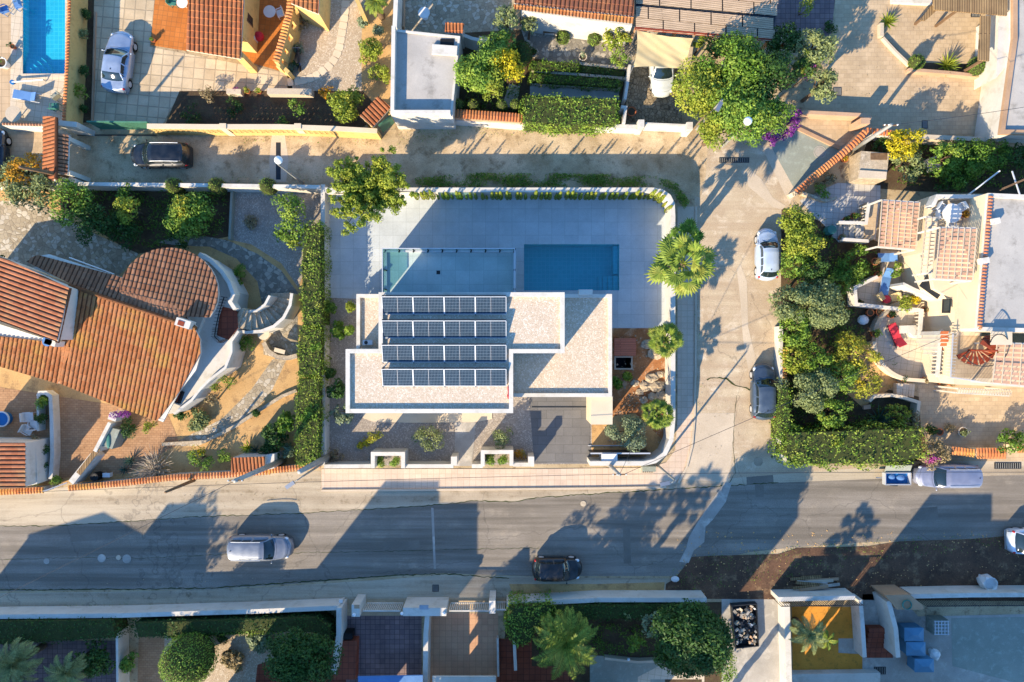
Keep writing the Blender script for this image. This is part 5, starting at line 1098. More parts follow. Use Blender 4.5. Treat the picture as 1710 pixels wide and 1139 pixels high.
# the big tree mass and bougainvillea
for a in ((1225, 108, 56, 5.4, 'green', 'dense green tree beside the panel roof', 46), (1175, 150, 50, 5.0, 'lime', 'broad yellow green tree hanging over the white gate', 46), (1235, 185, 56, 5.4, 'mid', 'broad green tree around the globe street lamp', 50), (1200, 215, 38, 4.6, 'lime', 'lowest green tree leaning out over the lane', 30), (1275, 130, 44, 5.2, 'dark', 'dark shaded tree between the green crowns', 40), (1288, 190, 32, 4.8, 'green', 'green tree beside the purple bougainvillea', 30), (1205, 78, 26, 3.2, 'dark', 'small dark tree right of the shade sail', 20), (1172, 72, 15, 2.2, 'lime', 'small bright bush beside the white sail post', 12),
          (1362, 80, 32, 4.2, 'olive', 'pale green tree standing over the paved forecourt', 34), (1372, 142, 28, 3.8, 'olive', 'grey green tree below the pale one at the forecourt edge', 28), (1310, 70, 32, 3.6, 'dark', 'very dark tree behind the pale green ones', 26), (1340, 118, 22, 3.6, 'dark', 'dark bush between the two pale forecourt trees', 18)):
    tree(a[0], a[1], a[2], a[3], a[4], 'garden_tree', a[5], k=a[6], leaf=.18, dens=38)
shrub(1298, 225, 30, 2.6, 'purple', 'purple bougainvillea spilling over the corner', 'bougainvillea', 'bougainvillea', k=34, ry=14, leaf=.14); shrub(1325, 200, 16, 2.4, 'purple', 'purple bougainvillea beside the forecourt wall', 'bougainvillea', 'bougainvillea', k=16, leaf=.14); shrub(1344, 128, 8, 3.9, 'pink', 'small pink flowers among the pale trees', k=8)
shrub(1345, 12, 14, 2.2, 'lime', 'bright green bush at the top above the dark yard'); shrub(1388, 45, 12, .6, 'dark', 'dark plants by the round table in the dark yard'); palm(1352, 105, 3.0, 30, 'green feather palm half hidden behind the pale tree', 'feather', n=18)
streetlamp(1206, 245, 1248, 203, 'street lamp with white globe rising through the trees', 5.8, True); streetlamp(1163, 216, 1204, 172, 'street lamp with flat white head in the big tree', 6.0)
# ---------------------------------------------------------------- paved forecourt at the right
sheet('forecourt', 'beige_tile', [(1396, -80), (1720, -80), (1900, 230), (1456, 222), (1335, 190), (1392, 100)], .010)
sheet('carport_floor', 'beige_tile', [(1333, 190), (1454, 192), (1436, 240), (1402, 246), (1330, 214)], .018)
garden_wall([(1475, 62), (1496, 85), (1520, 108)], .3, .16, 'conc_light', 'diagonal pale wall dividing the paved forecourt'); garden_wall([(1473, 38), (1473, 60)], .4, .25, 'conc_light', 'short pale wall under the top cycad'); garden_wall([(1518, 116), (1585, 121), (1650, 128)], .5, .22, 'salmon', 'low brown wall in front of the forecourt plants')
sheet('earth_bed', 'soil_dark', [(1520, 104), (1650, 108), (1650, 124), (1520, 114)], .02)
rosette(1484, 35, 17, 'cycad with arching green leaves at the top of the diagonal wall', 'lime', 46, 'cycad', 'cycad', .1, 85); rosette(1583, 108, 22, 'large cycad between the two clipped balls', 'lime', 54, 'cycad', 'cycad', .1, 85)
ballshrub(1532, 103, 13, 1.1, 'mid', 'clipped green ball at the lower end of the diagonal wall'); ballshrub(1634, 110, 16, 1.2, 'mid', 'clipped green ball next to the white wall')
t = thing('garage_parapet', 'pale flat gateway roof with brown parapet above the green ramp', 'gateway', (*G(1395, 205), 0)); part('wall', MB().wall(P([(1340, 187), (1440, 192), (1455, 197)], .9), .25, 0, .9), m['salmon'], t); part('pillar', MB().box((*G(1448, 200, 2), 1.0), (.6, .4, 1.6)), m['salmon'], t)
part('gate_track', MB().wall(P([(1333, 214), (1402, 247)], .15), .25, 0, .15), m['brownw'], t)
garden_wall([(1330, 322), (1365, 290), (1400, 262), (1426, 240), (1446, 219)], 1.3, .3, 'cream', 'diagonal wall with brick red coping above the green ramp', tiles='tile_s', wt=.45); garden_wall([(1446, 219), (1495, 224)], 1.3, .3, 'white', 'short white wall with red tile coping left of the yellow tree', tiles='tile_s', wt=.45)
garden_wall([(1495, 226), (1720, 236)], 1.3, .3, 'conc_light', 'long grey wall between forecourt and dark garden')
# white building with timber canopy
g1 = P([(1662, 20), (1664, 130), (1640, 126), (1640, 10)], 0)
t = thing('forecourt_house', 'white building with grey flat roof at the top right', 'house', (*G(1700, 120), 0)); A = P([(1692, -80), (1692, 64), (1670, 224), (1900, 226), (1900, -80)], 2.6); part('wall', MB().prism(A, 0, 2.35), m['white'], t); part('roof', MB().flat(inset(A, .2), z=2.38), m['roofgrey'], t); part('parapet', MB().wall(inset(A, .15), .3, 2.35, 2.6, True), m['brownw'], t)
A = P([(1668, 20), (1690, 20), (1685, 105), (1664, 130)], 2.2); part('side_wall', MB().prism(A, 0, 2.2), m['white'], t)
tc = thing('timber_canopy', 'weathered timber plank canopy along the top of forecourt', 'canopy', (*G(1620, 12), 0)); A = P([(1556, -60), (1560, 16), (1682, 26), (1684, -60)], 2.6); part('roof', MB().prism(A, 2.5, 2.6, bottom=True), m['plank'], tc); A = P([(1638, 26), (1655, 26), (1652, 102), (1634, 100)], 2.6); part('roof', MB().prism(A, 2.5, 2.6, bottom=True), m['plank'], tc); A = P([(1556, 8), (1564, 18), (1546, 34), (1536, 34)], 2.2); part('roof', MB().prism(A, 2.1, 2.2, bottom=True), m['plank'], tc)
for x, y in ((1564, 12), (1676, 22), (1645, 98), (1600, 16)): part('post', MB().box((*G(x, y, 2.4), 1.24), (.14, .14, 2.48)), m['wood'], tc)
sheet('dark_strip', 'soil_dark', [(1468, 60), (1478, 62), (1520, 106), (1514, 110)], .022)  # dark strip along the lower left of the diagonal wall
garden_wall([(1490, 0), (1556, 3)], .3, .3, 'white', 'white wall top at the edge of the timber canopy')
P_blue = upole(1424, 250, 1489, 208, 'grey metal utility pole leaning across the red coped wall', r=.13)
# ---------------------------------------------------------------- vehicles on the lane
car(196, 102, 4.15, 1.78, R(82), 'sedan', PAINT('paint_sky', '98a6b8'), 'silver blue saloon on the stamped driveway', 'parked_car')
car(268, 259, 4.05, 1.72, R(180), 'wagon', PAINT('paint_ink', '10161e', .3), 'black compact car with roof rails in the shaded lane', rails=True)
car(1105, 110, 3.9, 1.62, R(272), 'hatch', PAINT('paint_pearl', 'c8ccc4', .3), 'pale car peeking out from under the shade sail')
car(-14, 262, 4.0, 1.75, R(88), 'hatch', PAINT('paint_navy', '16202c', .3), 'dark car cut off by the left edge below the white wall')
streetlamp(505, 305, 466, 268, 'street lamp with round white globe beside the drain strip', 5.2, True)
# ================================================================ left plot: big tiled house
sheet('garden_soil', 'soil_tan', [(-300, 306), (537, 312), (537, 780), (250, 800), (-300, 830)], .005)
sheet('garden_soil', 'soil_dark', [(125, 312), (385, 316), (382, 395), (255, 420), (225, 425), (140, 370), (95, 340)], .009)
sheet('gravel_yard', 'gravel', [(388, 316), (536, 316), (536, 380), (498, 480), (470, 440), (420, 408), (382, 400)], .010)
sheet('driveway', 'crazy', [(-300, 338), (60, 335), (90, 352), (140, 382), (232, 424), (190, 470), (100, 460), (-300, 440)], .012)
sheet('path', 'crazy_grey', [(262, 405), (290, 396), (340, 394), (382, 402), (430, 424), (470, 452), (497, 488), (497, 540), (470, 560), (440, 520), (430, 470), (395, 432), (350, 412), (300, 410)], .014)
sheet('path', 'crazy', [(440, 545), (497, 500), (497, 590), (470, 600), (440, 592)], .012)
sheet('path', 'crazy', [(300, 735), (370, 700), (420, 650), (455, 600), (480, 598), (455, 650), (415, 700), (370, 728), (330, 745), (270, 745)], .010)
sheet('yard', 'brick_floor', [(-300, 600), (280, 690), (300, 740), (215, 790), (-300, 830)], .014)
garden_wall([(-200, 306), (120, 307), (330, 309), (534, 312)], 1.5, .24, 'white', 'long white wall along the shaded side of the lane')
garden_wall([(387, 315), (383, 400)], .5, .16, 'conc_green', 'low dark wall between the shrubs and the gravel yard')
lh = thing('tiled_house', 'large white house with curved clay tile roofs at the left', 'house', (*G(200, 540), 0))
tdir = (-.28, .96); A0 = (225, 515)
main = [(118, 478), (326, 549), (334, 560), (336, 580), (334, 604), (322, 632), (276, 656), (270, 706), (200, 682), (120, 640), (60, 634), (-60, 590), (-60, 500)]
def tr_(name, pts, a, z, dn, sl, mat, **k):
    o, p, fn = tile_roof(name, pts, a, z, dn, sl, mat, lh, **k); part('roof_slab', slab(p, fn, .14, inset=.04), m['white'], lh); return p, fn
m1, f1 = tr_('roof', [(112, 477), (326, 549), (335, 565), (336, 590), (328, 618), (300, 655), (272, 706), (200, 680), (100, 640)], A0, 4.3, tdir, .17, 'tile_o')
m2, f2 = tr_('roof', [(-120, 520), (0, 541), (95, 572), (118, 480), (122, 520), (99, 641), (0, 612), (-120, 575)][:3] + [(122, 575), (99, 641), (0, 612), (-120, 575)], A0, 4.3, tdir, .17, 'tile_o', lift=.004)
n1, fn1 = tr_('roof', [(45, 437), (58, 428), (80, 424), (190, 459), (262, 478), (330, 546), (118, 474)], A0, 4.25, (.28, -.96), .24, 'tile_p')  # north slopes in browner tiles: part of their shade is in the colour
cp = arc(284, 488, 82, 150, 395, 22, 74); n2, fn2 = tr_('roof', cp, (284, 500), 4.0, (.2, -.98), .10, 'tile_p', lift=.06)
gfn, _ = plane_fn((50, 500), 4.9, (.43, .9), .0)
c1, fc = tr_('roof', [(16, 434), (117, 481), (96, 571), (0, 536), (-80, 505), (-80, 400)], (100, 480), 5.4, (-.92, -.30), .16, 'tile_r')
part('gable_wall', slab(c1, fc, 2.6, inset=.2, low=3.2), m['white'], lh)
part('ridge_tiles', ridge(MB(), G(116, 477, 4.35) + (4.37,), G(327, 548, 4.3) + (4.33,), .13), m['tile_o'], lh); part('ridge_tiles', ridge(MB(), G(117, 481, 5.4) + (5.42,), G(96, 571, 5.3) + (5.3,), .12), m['tile_r'], lh)
part('wall', MB().prism(P([(-80, 470), (60, 445), (190, 470), (300, 450), (350, 500), (326, 560), (322, 600), (290, 645), (262, 680), (110, 612), (-80, 570)], 2.9), 0, 2.75), m['white'], lh)
# white terrace, curved parapet, balcony and stair
TZ = 2.4
part('terrace_base', MB().prism(P([(300, 430), (338, 428), (372, 450), (392, 488), (388, 520), (396, 545), (384, 572), (386, 588), (378, 615), (348, 636), (330, 652), (318, 668), (292, 690), (272, 692), (280, 640), (330, 580)], TZ), 0, TZ), m['white'], lh)
part('balcony_floor', MB().flat(P([(372, 512), (396, 518), (398, 548), (382, 568), (362, 560), (366, 530)], TZ), z=TZ + .012), m['patio_red'], lh)
part('curved_parapet', MB().wall(P([(332, 424), (352, 436), (370, 454), (382, 472), (389, 492), (384, 504), (392, 516)], TZ + .8), .24, TZ, TZ + .8), m['white'], lh)
rp = part('balcony_railing', MB().wall(P([(374, 496), (366, 520), (360, 548), (358, 562), (368, 572), (378, 566)], TZ + 1), .05, TZ + .95, TZ + 1), m['black'], lh); mb = MB(); q = P([(374, 496), (366, 520), (360, 548), (358, 562), (368, 572), (378, 566)], TZ + .5)
for i in range(len(q) - 1):
    for j in range(5): f = Vector(q[i]).lerp(Vector(q[i + 1]), j / 5); mb.bar((f.x, f.y, TZ), (f.x, f.y, TZ + .96), .03)
part('spindle', mb, m['black'], rp)
part('parapet', MB().wall(P([(398, 553), (386, 570), (386, 588), (376, 614), (350, 634), (334, 650), (320, 668), (290, 691)], TZ + .35), .16, TZ, TZ + .35), m['white'], lh)
ctr = (434, 500)
for i in range(12):      # curved stair coming down to the north
    a0, a1 = R(122 - i * 10.4), R(122 - (i + 1) * 10.4); z = TZ - .1 - i * .17
    q = [(420 + 32 * math.cos(a0), 491 + 27 * math.sin(a0)), (420 + 65 * math.cos(a0), 492 + 59 * math.sin(a0)), (420 + 65 * math.cos(a1), 492 + 59 * math.sin(a1)), (420 + 32 * math.cos(a1), 491 + 27 * math.sin(a1))]
    if z > .1: part('stair_step', MB().prism(P(q, z), 0, z), m['rock'], lh)
part('stair_wall', MB().wall(P([(388, 550), (412, 555), (437, 553), (458, 545), (474, 531), (485, 510), (488, 490)], 1.8), .2, 0, 1.9), m['white'], lh); part('stair_wall', MB().wall(P([(394, 517), (412, 521), (430, 519), (444, 509), (452, 494)], 1.8), .16, 0, 2.0), m['white'], lh)
g = G(307, 540, 4.7); part('chimney', MB().box((g[0], g[1], 4.5), (.95, .5, .7), R(-18)), m['white'], lh); part('chimney_opening', MB().box((g[0] - .1, g[1], 4.86), (.4, .3, .04), R(-18)), m['rust'], lh)
g = G(293, 663, 2.9); f = part('window', MB().box((g[0], g[1], TZ + .1), (.5, .8, .4), R(-20)), m['black'], lh); part('pane', MB().box((g[0], g[1], TZ + .32), (.3, .6, .03), R(-20)), m['rust'], f)
g = G(74, 570, 5); solo('satellite_dish', MB().lathe((g[0], g[1], 4.6), [(.02, 0), (.2, .05), (.32, .15)], 16), m['fabric_blue'], 'small blue dish at the foot of the gable roof', 'dish')
g = G(86, 572, 4.6); part('chimney', MB().box((g[0], g[1], 4.3), (.7, .35, .9), R(-18)), m['white'], lh)
part('gutter', MB().tube([G(115, 430, 3.4) + (3.35,), G(190, 458, 3.4) + (3.35,)], .05, 6), m['plastic'], lh)
# front yard
garden_wall([(63, 662), (66, 656), (76, 656), (84, 662), (86, 700), (87, 760), (84, 800)], .7, .26, 'white', 'rounded white planter wall beside the white loungers', cat='planter', name='planter_wall'); garden_wall([(63, 662), (63, 720)], .7, .14, 'white', 'thin white inner side of the long planter')
for x, y, r, k, l in ((73, 672, 10, 'mid', 'green bush at the rounded end of the long planter'), (72, 700, 11, 'dark', 'dark bush in the upper half of the long planter'), (74, 755, 11, 'dark', 'dark bush in the lower half of the long planter'), (72, 780, 12, 'dark', 'dark bush near the street end of the planter'), (62, 738, 12, 'dry', 'brown feathery bush beside the small tiled roof'), (64, 800, 11, 'olive', 'olive plant by the street wall'), (96, 802, 8, 'mid', 'small green plant at the street wall corner')): shrub(x, y, r, 1.1, k, l, k=14)
t = thing('garden_room', 'small shed with clay tile roof at left edge', 'shed', (*G(15, 780), 0)); o, p, fn = tile_roof('roof', [(-80, 738), (44, 739), (44, 814), (-80, 818)], (44, 775), 2.6, (-1, 0), -.0, 'tile_r', t); part('wall', slab(p, fn, 2.3, inset=.1, low=0), m['white'], t); part('side_wall', MB().prism(P([(44, 745), (60, 748), (62, 808), (44, 812)], 1.6), 0, 1.6), m['white'], t)
for x, y, a, l in ((48, 696, 5, 'white plastic lounge chair by the planter, topmost'), (47, 718, -30, 'tilted white lounge chair below the topmost one'), (57, 710, 90, 'white chair pushed against the planter wall')): chair(x, y, R(a), 'plastic', l, s=.6)
g = G(2, 700, .5); t = thing('paddling_pool', 'blue tub with white rim at the left edge', 'tub', (g[0], g[1], 0)); part('tub', MB().lathe((g[0], g[1], 0), [(.45, 0), (.5, .4), (.5, .45), (.4, .4), (0, .38)], 20), m['blue'], t); part('rim', MB().wall([(g[0] + .5 * math.cos(i * PI / 9), g[1] + .5 * math.sin(i * PI / 9)) for i in range(18)], .08, .42, .5, True), m['plastic'], t)
garden_wall([(190, 690), (186, 702)], 1.5, .55, 'white', 'broad white pier at the top of the sloping barbecue wall'); garden_wall([(183, 706), (158, 754)], 1.4, .24, 'white', 'white sloping wall beside the green barbecue'); garden_wall([(155, 760), (118, 806)], 1.2, .4, 'white', 'white wall running down to the street gate')
solo('slatted_board', MB().box((*G(147, 770, 1.3), 1.25), (.35, 2.2, .05), R(-38)), m['plank'], 'weathered boards lying on the wall by the street gate', 'boards')
t = thing('barbecue', 'pale green barbecue block with dark fish shaped dish', 'barbecue', (*G(186, 736), 0)); part('block', MB().prism(P([(184, 714), (200, 718), (187, 750), (168, 744)], 1.1), 0, 1.1), m['conc_green'], t); a = G(180, 737, 1.2); part('hot_plate', MB().ball((a[0], a[1], 1.14), (.13, .5, .05)), m['teal'], t)
t.children[-1].rotation_euler = (0, 0, 0)
g = G(160, 796, .5); solo('water_barrel', MB().lathe((g[0], g[1], 0), [(.28, 0), (.3, .4), (.28, .7), (.2, .7), (0, .66)], 18), m['black'], 'black round barrel at the bottom of the sloping wall', 'barrel')
g = G(176, 794, .5); t = thing('wheelbarrow', 'small white frame seat beside the black barrel', 'stool', (g[0], g[1], 0)); part('seat', MB().box((g[0], g[1], .4), (.5, .3, .05)), m['plastic'], t); [part('leg', MB().box((g[0] + s * .2, g[1], .2), (.04, .28, .38)), m['plastic'], t) for s in (-1, 1)]
t.name = 'garden_stool'
shrub(215, 715, 17, 1.4, 'dark', 'dark bush in the angle below the tiled roof', k=16); shrub(250, 712, 11, 1.0, 'lime', 'lime bush below the lowest corner of the roof'); shrub(205, 690, 14, 2.8, 'purple', 'pink flowering creeper along the eaves', k=12, ry=6); rosette(214, 722, 14, 'pale spiky yucca beside the green barbecue', 'grey_l', 26, 'yucca', 'yucca', .07)
g = G(250, 790, 1.0); t = thing('bare_shrub', 'leafless pale twiggy bush above the street wall', 'shrub', (g[0], g[1], 0)); mb = MB()
for i in range(150):
    az = random.uniform(0, 2 * PI); el = random.uniform(.15, 1.4); L = random.uniform(1.0, 1.9); c = Vector((g[0], g[1], .05)); d1 = Vector((math.cos(az) * math.cos(el), math.sin(az) * math.cos(el), math.sin(el) * .7)); mid = c + d1 * L * .5; e = c + d1 * L + Vector((random.uniform(-.3, .3), random.uniform(-.3, .3), .1))
    mb.tube([c, mid, e], [.02, .014, .007], 4, False)
    for _ in range(2): mb.tube([mid, mid.lerp(e, .6) + Vector((random.uniform(-.35, .35), random.uniform(-.35, .35), .15))], [.01, .005], 3, False)
part('twigs', mb, m['conc_light'], t)
shrub(335, 765, 20, 1.5, 'green', 'dark green bush dotted with yellow flowers', k=20); shrub(333, 757, 15, 1.6, 'yellow_l', 'yellow flower heads over the dark bush', k=9, dens=28); rosette(216, 770, 14, 'grey green aloe in the shaded yard', 'agave', 26, 'aloe', 'aloe', .06); rosette(206, 785, 12, 'small aloe near the stool', 'agave', 22, 'aloe', 'aloe', .06)
shrub(375, 760, 13, .8, 'mid', 'green bush between the flowers and the bin store', k=14); rosette(412, 748, 14, 'striped yellow agave beside the bin store', 'lime', 22, 'agave', 'agave', .1); rosette(425, 752, 12, 'grey agave to the right of the striped one', 'agave', 26, 'agave', 'agave', .06)
for x, y, r, h, k, l in ((460, 722, 24, 1.8, 'dark', 'dark shrub in the corner below the hedge'), (478, 705, 18, 2.0, 'green', 'green shrub leaning on the tall hedge'), (452, 750, 20, 1.4, 'dark', 'dark low shrub above the red coped wall'), (482, 752, 12, 1.2, 'grey_l', 'pale banana leaves beside the hedge foot'), (330, 700, 22, .7, 'olive', 'low olive scrub on the bank below the terrace'), (302, 688, 14, 1.0, 'dark', 'dark plant under the white window block')): shrub(x, y, r, h, k, l, k=20, leaf=.18)
for x, y, r, r2, h, l in ((362, 636, 30, 18, 1.3, 'long olive green mound hugging the white terrace'), (410, 572, 17, 14, 1.2, 'round clipped mound below the balcony'), (398, 462, 14, 20, .9, 'dark mound in the shade of the curved wall')): shrub(x, y, r, h, 'hedge', l, ry=r2, k=26, dens=110, leaf=.1)
shrub(428, 690, 5, .9, 'dark', 'small dark plant casting a shadow on the sandy slope'); tree(352, 668, 12, 1.6, 'dry', 'shrub', 'thin twiggy plant on the sandy bank', 'shrub', k=8, dens=14)
garden_wall([(270, 742), (340, 738), (392, 712), (425, 690), (470, 662), (495, 652)], .25, .22, 'rock', 'low dry stone kerb curving across the sandy garden'); garden_wall([(440, 572), (447, 586), (462, 596), (480, 598), (496, 594)], .6, .3, 'rock', 'curved stone bench wall under the small round table')
g = G(440, 558, .9); table_round(440, 558, .4, .9, 'cream', 'small cream round table at the stair foot'); g = G(468, 586, .5); t = thing('garden_bench', 'small bench with pale seat on the curved stone wall', 'bench', (g[0], g[1], 0)); part('seat', MB().box((g[0], g[1], .62), (.75, .28, .06), R(-15)), m['cream'], t); part('backrest', MB().box((g[0] + .03, g[1] + .22, .8), (.75, .06, .35), R(-15)), m['black'], t)
t = thing('bin_store', 'small store with orange tiled roof above the street wall', 'shed', (*G(418, 774), 0)); o, p, fn = tile_roof('roof', [(387, 764), (443, 762), (443, 786), (387, 789)], (415, 776), 1.9, (0, 1), .25, 'tile_s', t, pitch=.24); part('wall', slab(p, fn, 1.7, inset=.05, low=0), m['white'], t); part('side_wall', MB().prism(P([(444, 760), (458, 758), (458, 782), (444, 785)], 1.7), 0, 1.7), m['white'], t)
for a, b, l in (((-300, 834), (74, 818), 'street wall with red barrel coping at the far left'), ((114, 815), (290, 797), 'street wall with red barrel coping below the bare bush'), ((290, 797), (452, 787), 'street wall with red barrel coping left of the bin store'), ((448, 786), (536, 775), 'street wall with red barrel coping ending at the hedge')):
    garden_wall([a, ((a[0] + b[0]) / 2, (a[1] + b[1]) / 2 + 1), b], .9, .3, 'white', l, tiles='tile_o', wt=.42)
t = thing('street_gate', 'bent metal gate lying open between the red coped walls', 'gate', (*G(95, 816), 0)); part('frame', MB().bar(G(74, 820, 1) + (1.0,), G(112, 806, 1) + (1.0,), .07).bar(G(74, 820, .2) + (.2,), G(112, 806, .2) + (.2,), .07), m['metal'], t); part('panel', MB().bar(G(76, 819, .6) + (.6,), G(110, 807, .6) + (.6,), .03, .8), m['alu'], t)
# trees of the left plot
for a in ((118, 335, 36, 3.4, 'mid', 'green tree at the corner of the crazy paved drive', 26), (160, 375, 32, 3.0, 'dark', 'dark tree in the shaded shrub bed', 24), (215, 350, 26, 2.8, 'lime', 'lime topped bush in the shaded bed', 18), (318, 362, 40, 2.5, 'mid', 'round citrus bush with yellow tips', 40), (205, 388, 30, 2.0, 'dark', 'dark bush left of the round roof', 20), (300, 405, 22, 1.2, 'dark', 'dark low bush above the round roof', 12),
          (480, 348, 28, 2.8, 'mid', 'green lemon tree in the gravel yard, upper crown', 24), (490, 385, 26, 2.6, 'mid', 'green lemon tree beside the tall hedge', 22), (467, 392, 13, 1.8, 'green', 'small green bush left of the lemon trees', 10), (488, 404, 13, 2.2, 'lime', 'small lime tree below the lemon trees', 12), (48, 305, 42, 3.0, 'olive', 'twiggy creeper bush at the lane corner', 30), (42, 288, 32, 3.2, 'orange_l', 'orange flowers over the twiggy creeper at the lane corner', 20), (75, 318, 32, 3.0, 'olive', 'pale twiggy bush behind the orange flowers', 22), (215, 325, 20, 1.8, 'green', 'green bush against the lane wall', 12), (306, 345, 20, 2.75, 'ochre_l', 'yellow upper sprays of the round citrus bush', 10), (8, 302, 22, 2.6, 'orange_l', 'orange flowers at the left frame edge', 14), (0, 440, 18, 3.0, 'dark', 'dark tree at left frame edge by the gable', 12)):
    tree(a[0], a[1], a[2], a[3], a[4], 'garden_tree', a[5], k=a[6], leaf=.17, dens=36)
for x, l in ((291, 'clipped green dome over the lane wall, first of three'), (362, 'dark clipped dome at the lane wall in the middle'), (447, 'pale clipped dome at the lane wall near the lamp')): ballshrub(x, 311, 15, 2.0, 'hedge', l, dens=150)
shrub(418, 371, 14, .5, 'dry', 'small dry tuft in the gravel yard', k=12)
upole(140, 299, 33, 279, 'long wooden pole leaning over the orange flowers', r=.12, arms=False, mat='wood'); P_w1 = upole(551, 761, 500, 788, 'thick concrete pole rising from the clipped hedge', r=.18, arms=False); P_w2 = upole(474, 768, 392, 803, 'tall grey utility pole beside the bin store', r=.16); upole(324, 802, 276, 822, 'dark timber post leaning over the street wall', r=.1, arms=False, mat='wood')
streetlamp(545, 770, 490, 806, 'street lamp reaching over the road left of the pavement', 5.6)
# ================================================================ right plot
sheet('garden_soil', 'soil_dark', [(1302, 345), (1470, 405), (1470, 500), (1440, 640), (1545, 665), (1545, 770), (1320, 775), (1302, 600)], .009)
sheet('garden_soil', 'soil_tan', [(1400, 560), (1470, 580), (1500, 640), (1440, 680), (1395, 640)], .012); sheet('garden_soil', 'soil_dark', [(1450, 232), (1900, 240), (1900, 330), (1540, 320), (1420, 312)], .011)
sheet('terrace', 'white_tile', [(1335, 335), (1400, 305), (1470, 310), (1470, 335), (1462, 400), (1400, 405), (1380, 380)], .014)
sheet('yard', 'beige_tile', [(1530, 600), (1900, 600), (1900, 770), (1600, 770), (1560, 745), (1538, 720)], .012)
sheet('round_terrace', 'light_tile', [(1640, 630)] + arc(1530, 568, 68, 75, 300, 20, 66) + [(1600, 480), (1640, 500)], .02)
sheet('terrace', 'light_tile', [(1426, 480), (1470, 455), (1475, 420), (1520, 420), (1560, 500), (1500, 520), (1426, 512)], .022)
rh = thing('terraced_house', 'white terraced house with clay roof edges and pergolas at the right', 'house', (*G(1640, 480), 0)); H1 = 3.4
A = P([(1651, 322), (1720, 325), (1900, 330), (1900, 560), (1638, 553), (1632, 548)], 5.6); part('upper_wall', MB().prism(A, H1, 5.35), m['cream'], rh); part('roof', MB().flat(inset(A, .2), z=5.38), m['roofgrey'], rh); part('parapet', MB().wall(inset(A, .13), .26, 5.35, 5.55, True), m['white'], rh)
ai = inset(A, .13); part('tile_coping', coping([ai[0], ai[-1], ai[-2]], 5.56, .3, .07), m['tile_r'], rh)
B = P([(1556, 338), (1564, 324), (1650, 326), (1640, 500), (1636, 575), (1720, 575), (1900, 580), (1900, 655), (1594, 642), (1592, 628), (1598, 545), (1592, 500), (1560, 482), (1550, 420)], H1); part('terrace_wall', MB().prism(B, 0, H1 - .002), m['cream'], rh)
part('terrace_floor', MB().flat(P([(1563, 330), (1640, 332), (1632, 395), (1566, 395)], H1), z=H1 + .006), m['light_tile'], rh); part('terrace_floor', MB().flat(P([(1592, 560), (1660, 562), (1656, 632), (1588, 630)], H1), z=H1 + .006), m['beige_tile'], rh)
part('parapet', MB().wall(P([(1558, 344), (1566, 328), (1648, 328)], H1 + .7), .25, H1, H1 + .7), m['white'], rh); part('railing', MB().wall(P([(1592, 556), (1588, 630), (1655, 640), (1900, 655)], H1 + .9), .06, H1 + .84, H1 + .9), m['alu'], rh)
mb = MB(); q = P([(1592, 556), (1588, 630), (1655, 640), (1760, 648)], H1 + .5)
for i in range(3):
    for j in range(14): f = Vector(q[i]).lerp(Vector(q[i + 1]), j / 14); mb.bar((f.x, f.y, H1), (f.x, f.y, H1 + .86), .035)
part('railing_spindle', mb, m['alu'], rh)
part('window', MB().wall(P([(1575, 500), (1588, 500), (1586, 522), (1574, 522)], H1 + .05), .06, H1, H1 + .08, True), m['steel_dark'], rh); part('rooflight_pane', MB().flat(P([(1575, 500), (1588, 500), (1586, 522), (1574, 522)], H1 + .05), z=H1 + .03), m['glass'], rh)
# stair with terracotta treads
st = thing('outdoor_stair', 'terracotta stair with white balusters up the side of the house', 'stairs', (*G(1574, 590), 0))
for i in range(12): z = H1 - .1 - i * .26; y = 553 + i * 6.6; part('tread', MB().prism(P([(1572, y), (1585, y), (1583.5, y + 5), (1570.5, y + 5)], z), z - .05, z, bottom=True), m['terra'], st); part('step_base', MB().prism(P([(1571.5, y), (1585.5, y), (1583, y + 6.6), (1569, y + 6.6)], z - .06), 0, z - .06), m['white'], st)
mb = MB(); balusters(mb, P([(1570, 552), (1564, 628)], 1.8), 1.2, 1.1, .25); part('baluster', mb, m['white'], st); part('handrail', MB().wall(P([(1569, 550), (1562, 630)], 2.2), .2, 2.3, 2.45), m['white'], st); part('side_wall', MB().wall(P([(1569, 550), (1562, 630)], 1.2), .3, 0, 1.2), m['white'], st)
# spiral stair
sx, sy_ = G(1635, 585, H1 + 1); t = thing('spiral_stair', 'dark red iron spiral stair up to the grey roof', 'stairs', (sx, sy_, H1)); part('column', MB().tube([(sx, sy_, H1), (sx, sy_, H1 + 2.6)], .06, 8), m['rust'], t)
for i in range(15): a = R(200 + i * 21); z = H1 + .15 + i * .15; a1 = a + R(19); part('tread', MB().prism([(sx + .06 * math.cos(a), sy_ + .06 * math.sin(a)), (sx + .95 * math.cos(a), sy_ + .95 * math.sin(a)), (sx + .95 * math.cos(a1), sy_ + .95 * math.sin(a1)), (sx + .06 * math.cos(a1), sy_ + .06 * math.sin(a1))], z, z + .05, bottom=True), m['rust'], t)
part('handrail', MB().tube([(sx + 1.0 * math.cos(R(200 + i * 10)), sy_ + 1.0 * math.sin(R(200 + i * 10)), H1 + 1.0 + i * .072) for i in range(32)], .03, 6), m['steel_dark'], t); mb = MB()
for i in range(24): a = R(200 + i * 13); mb.bar((sx + math.cos(a), sy_ + math.sin(a), H1 + .1 + i * .093), (sx + math.cos(a), sy_ + math.sin(a), H1 + 1.0 + i * .093), .02)
part('spindle', mb, m['steel_dark'], t); part('landing', MB().box((sx + .35, sy_ + .75, H1 + 2.45), (1.3, .8, .06)), m['cream'], t)
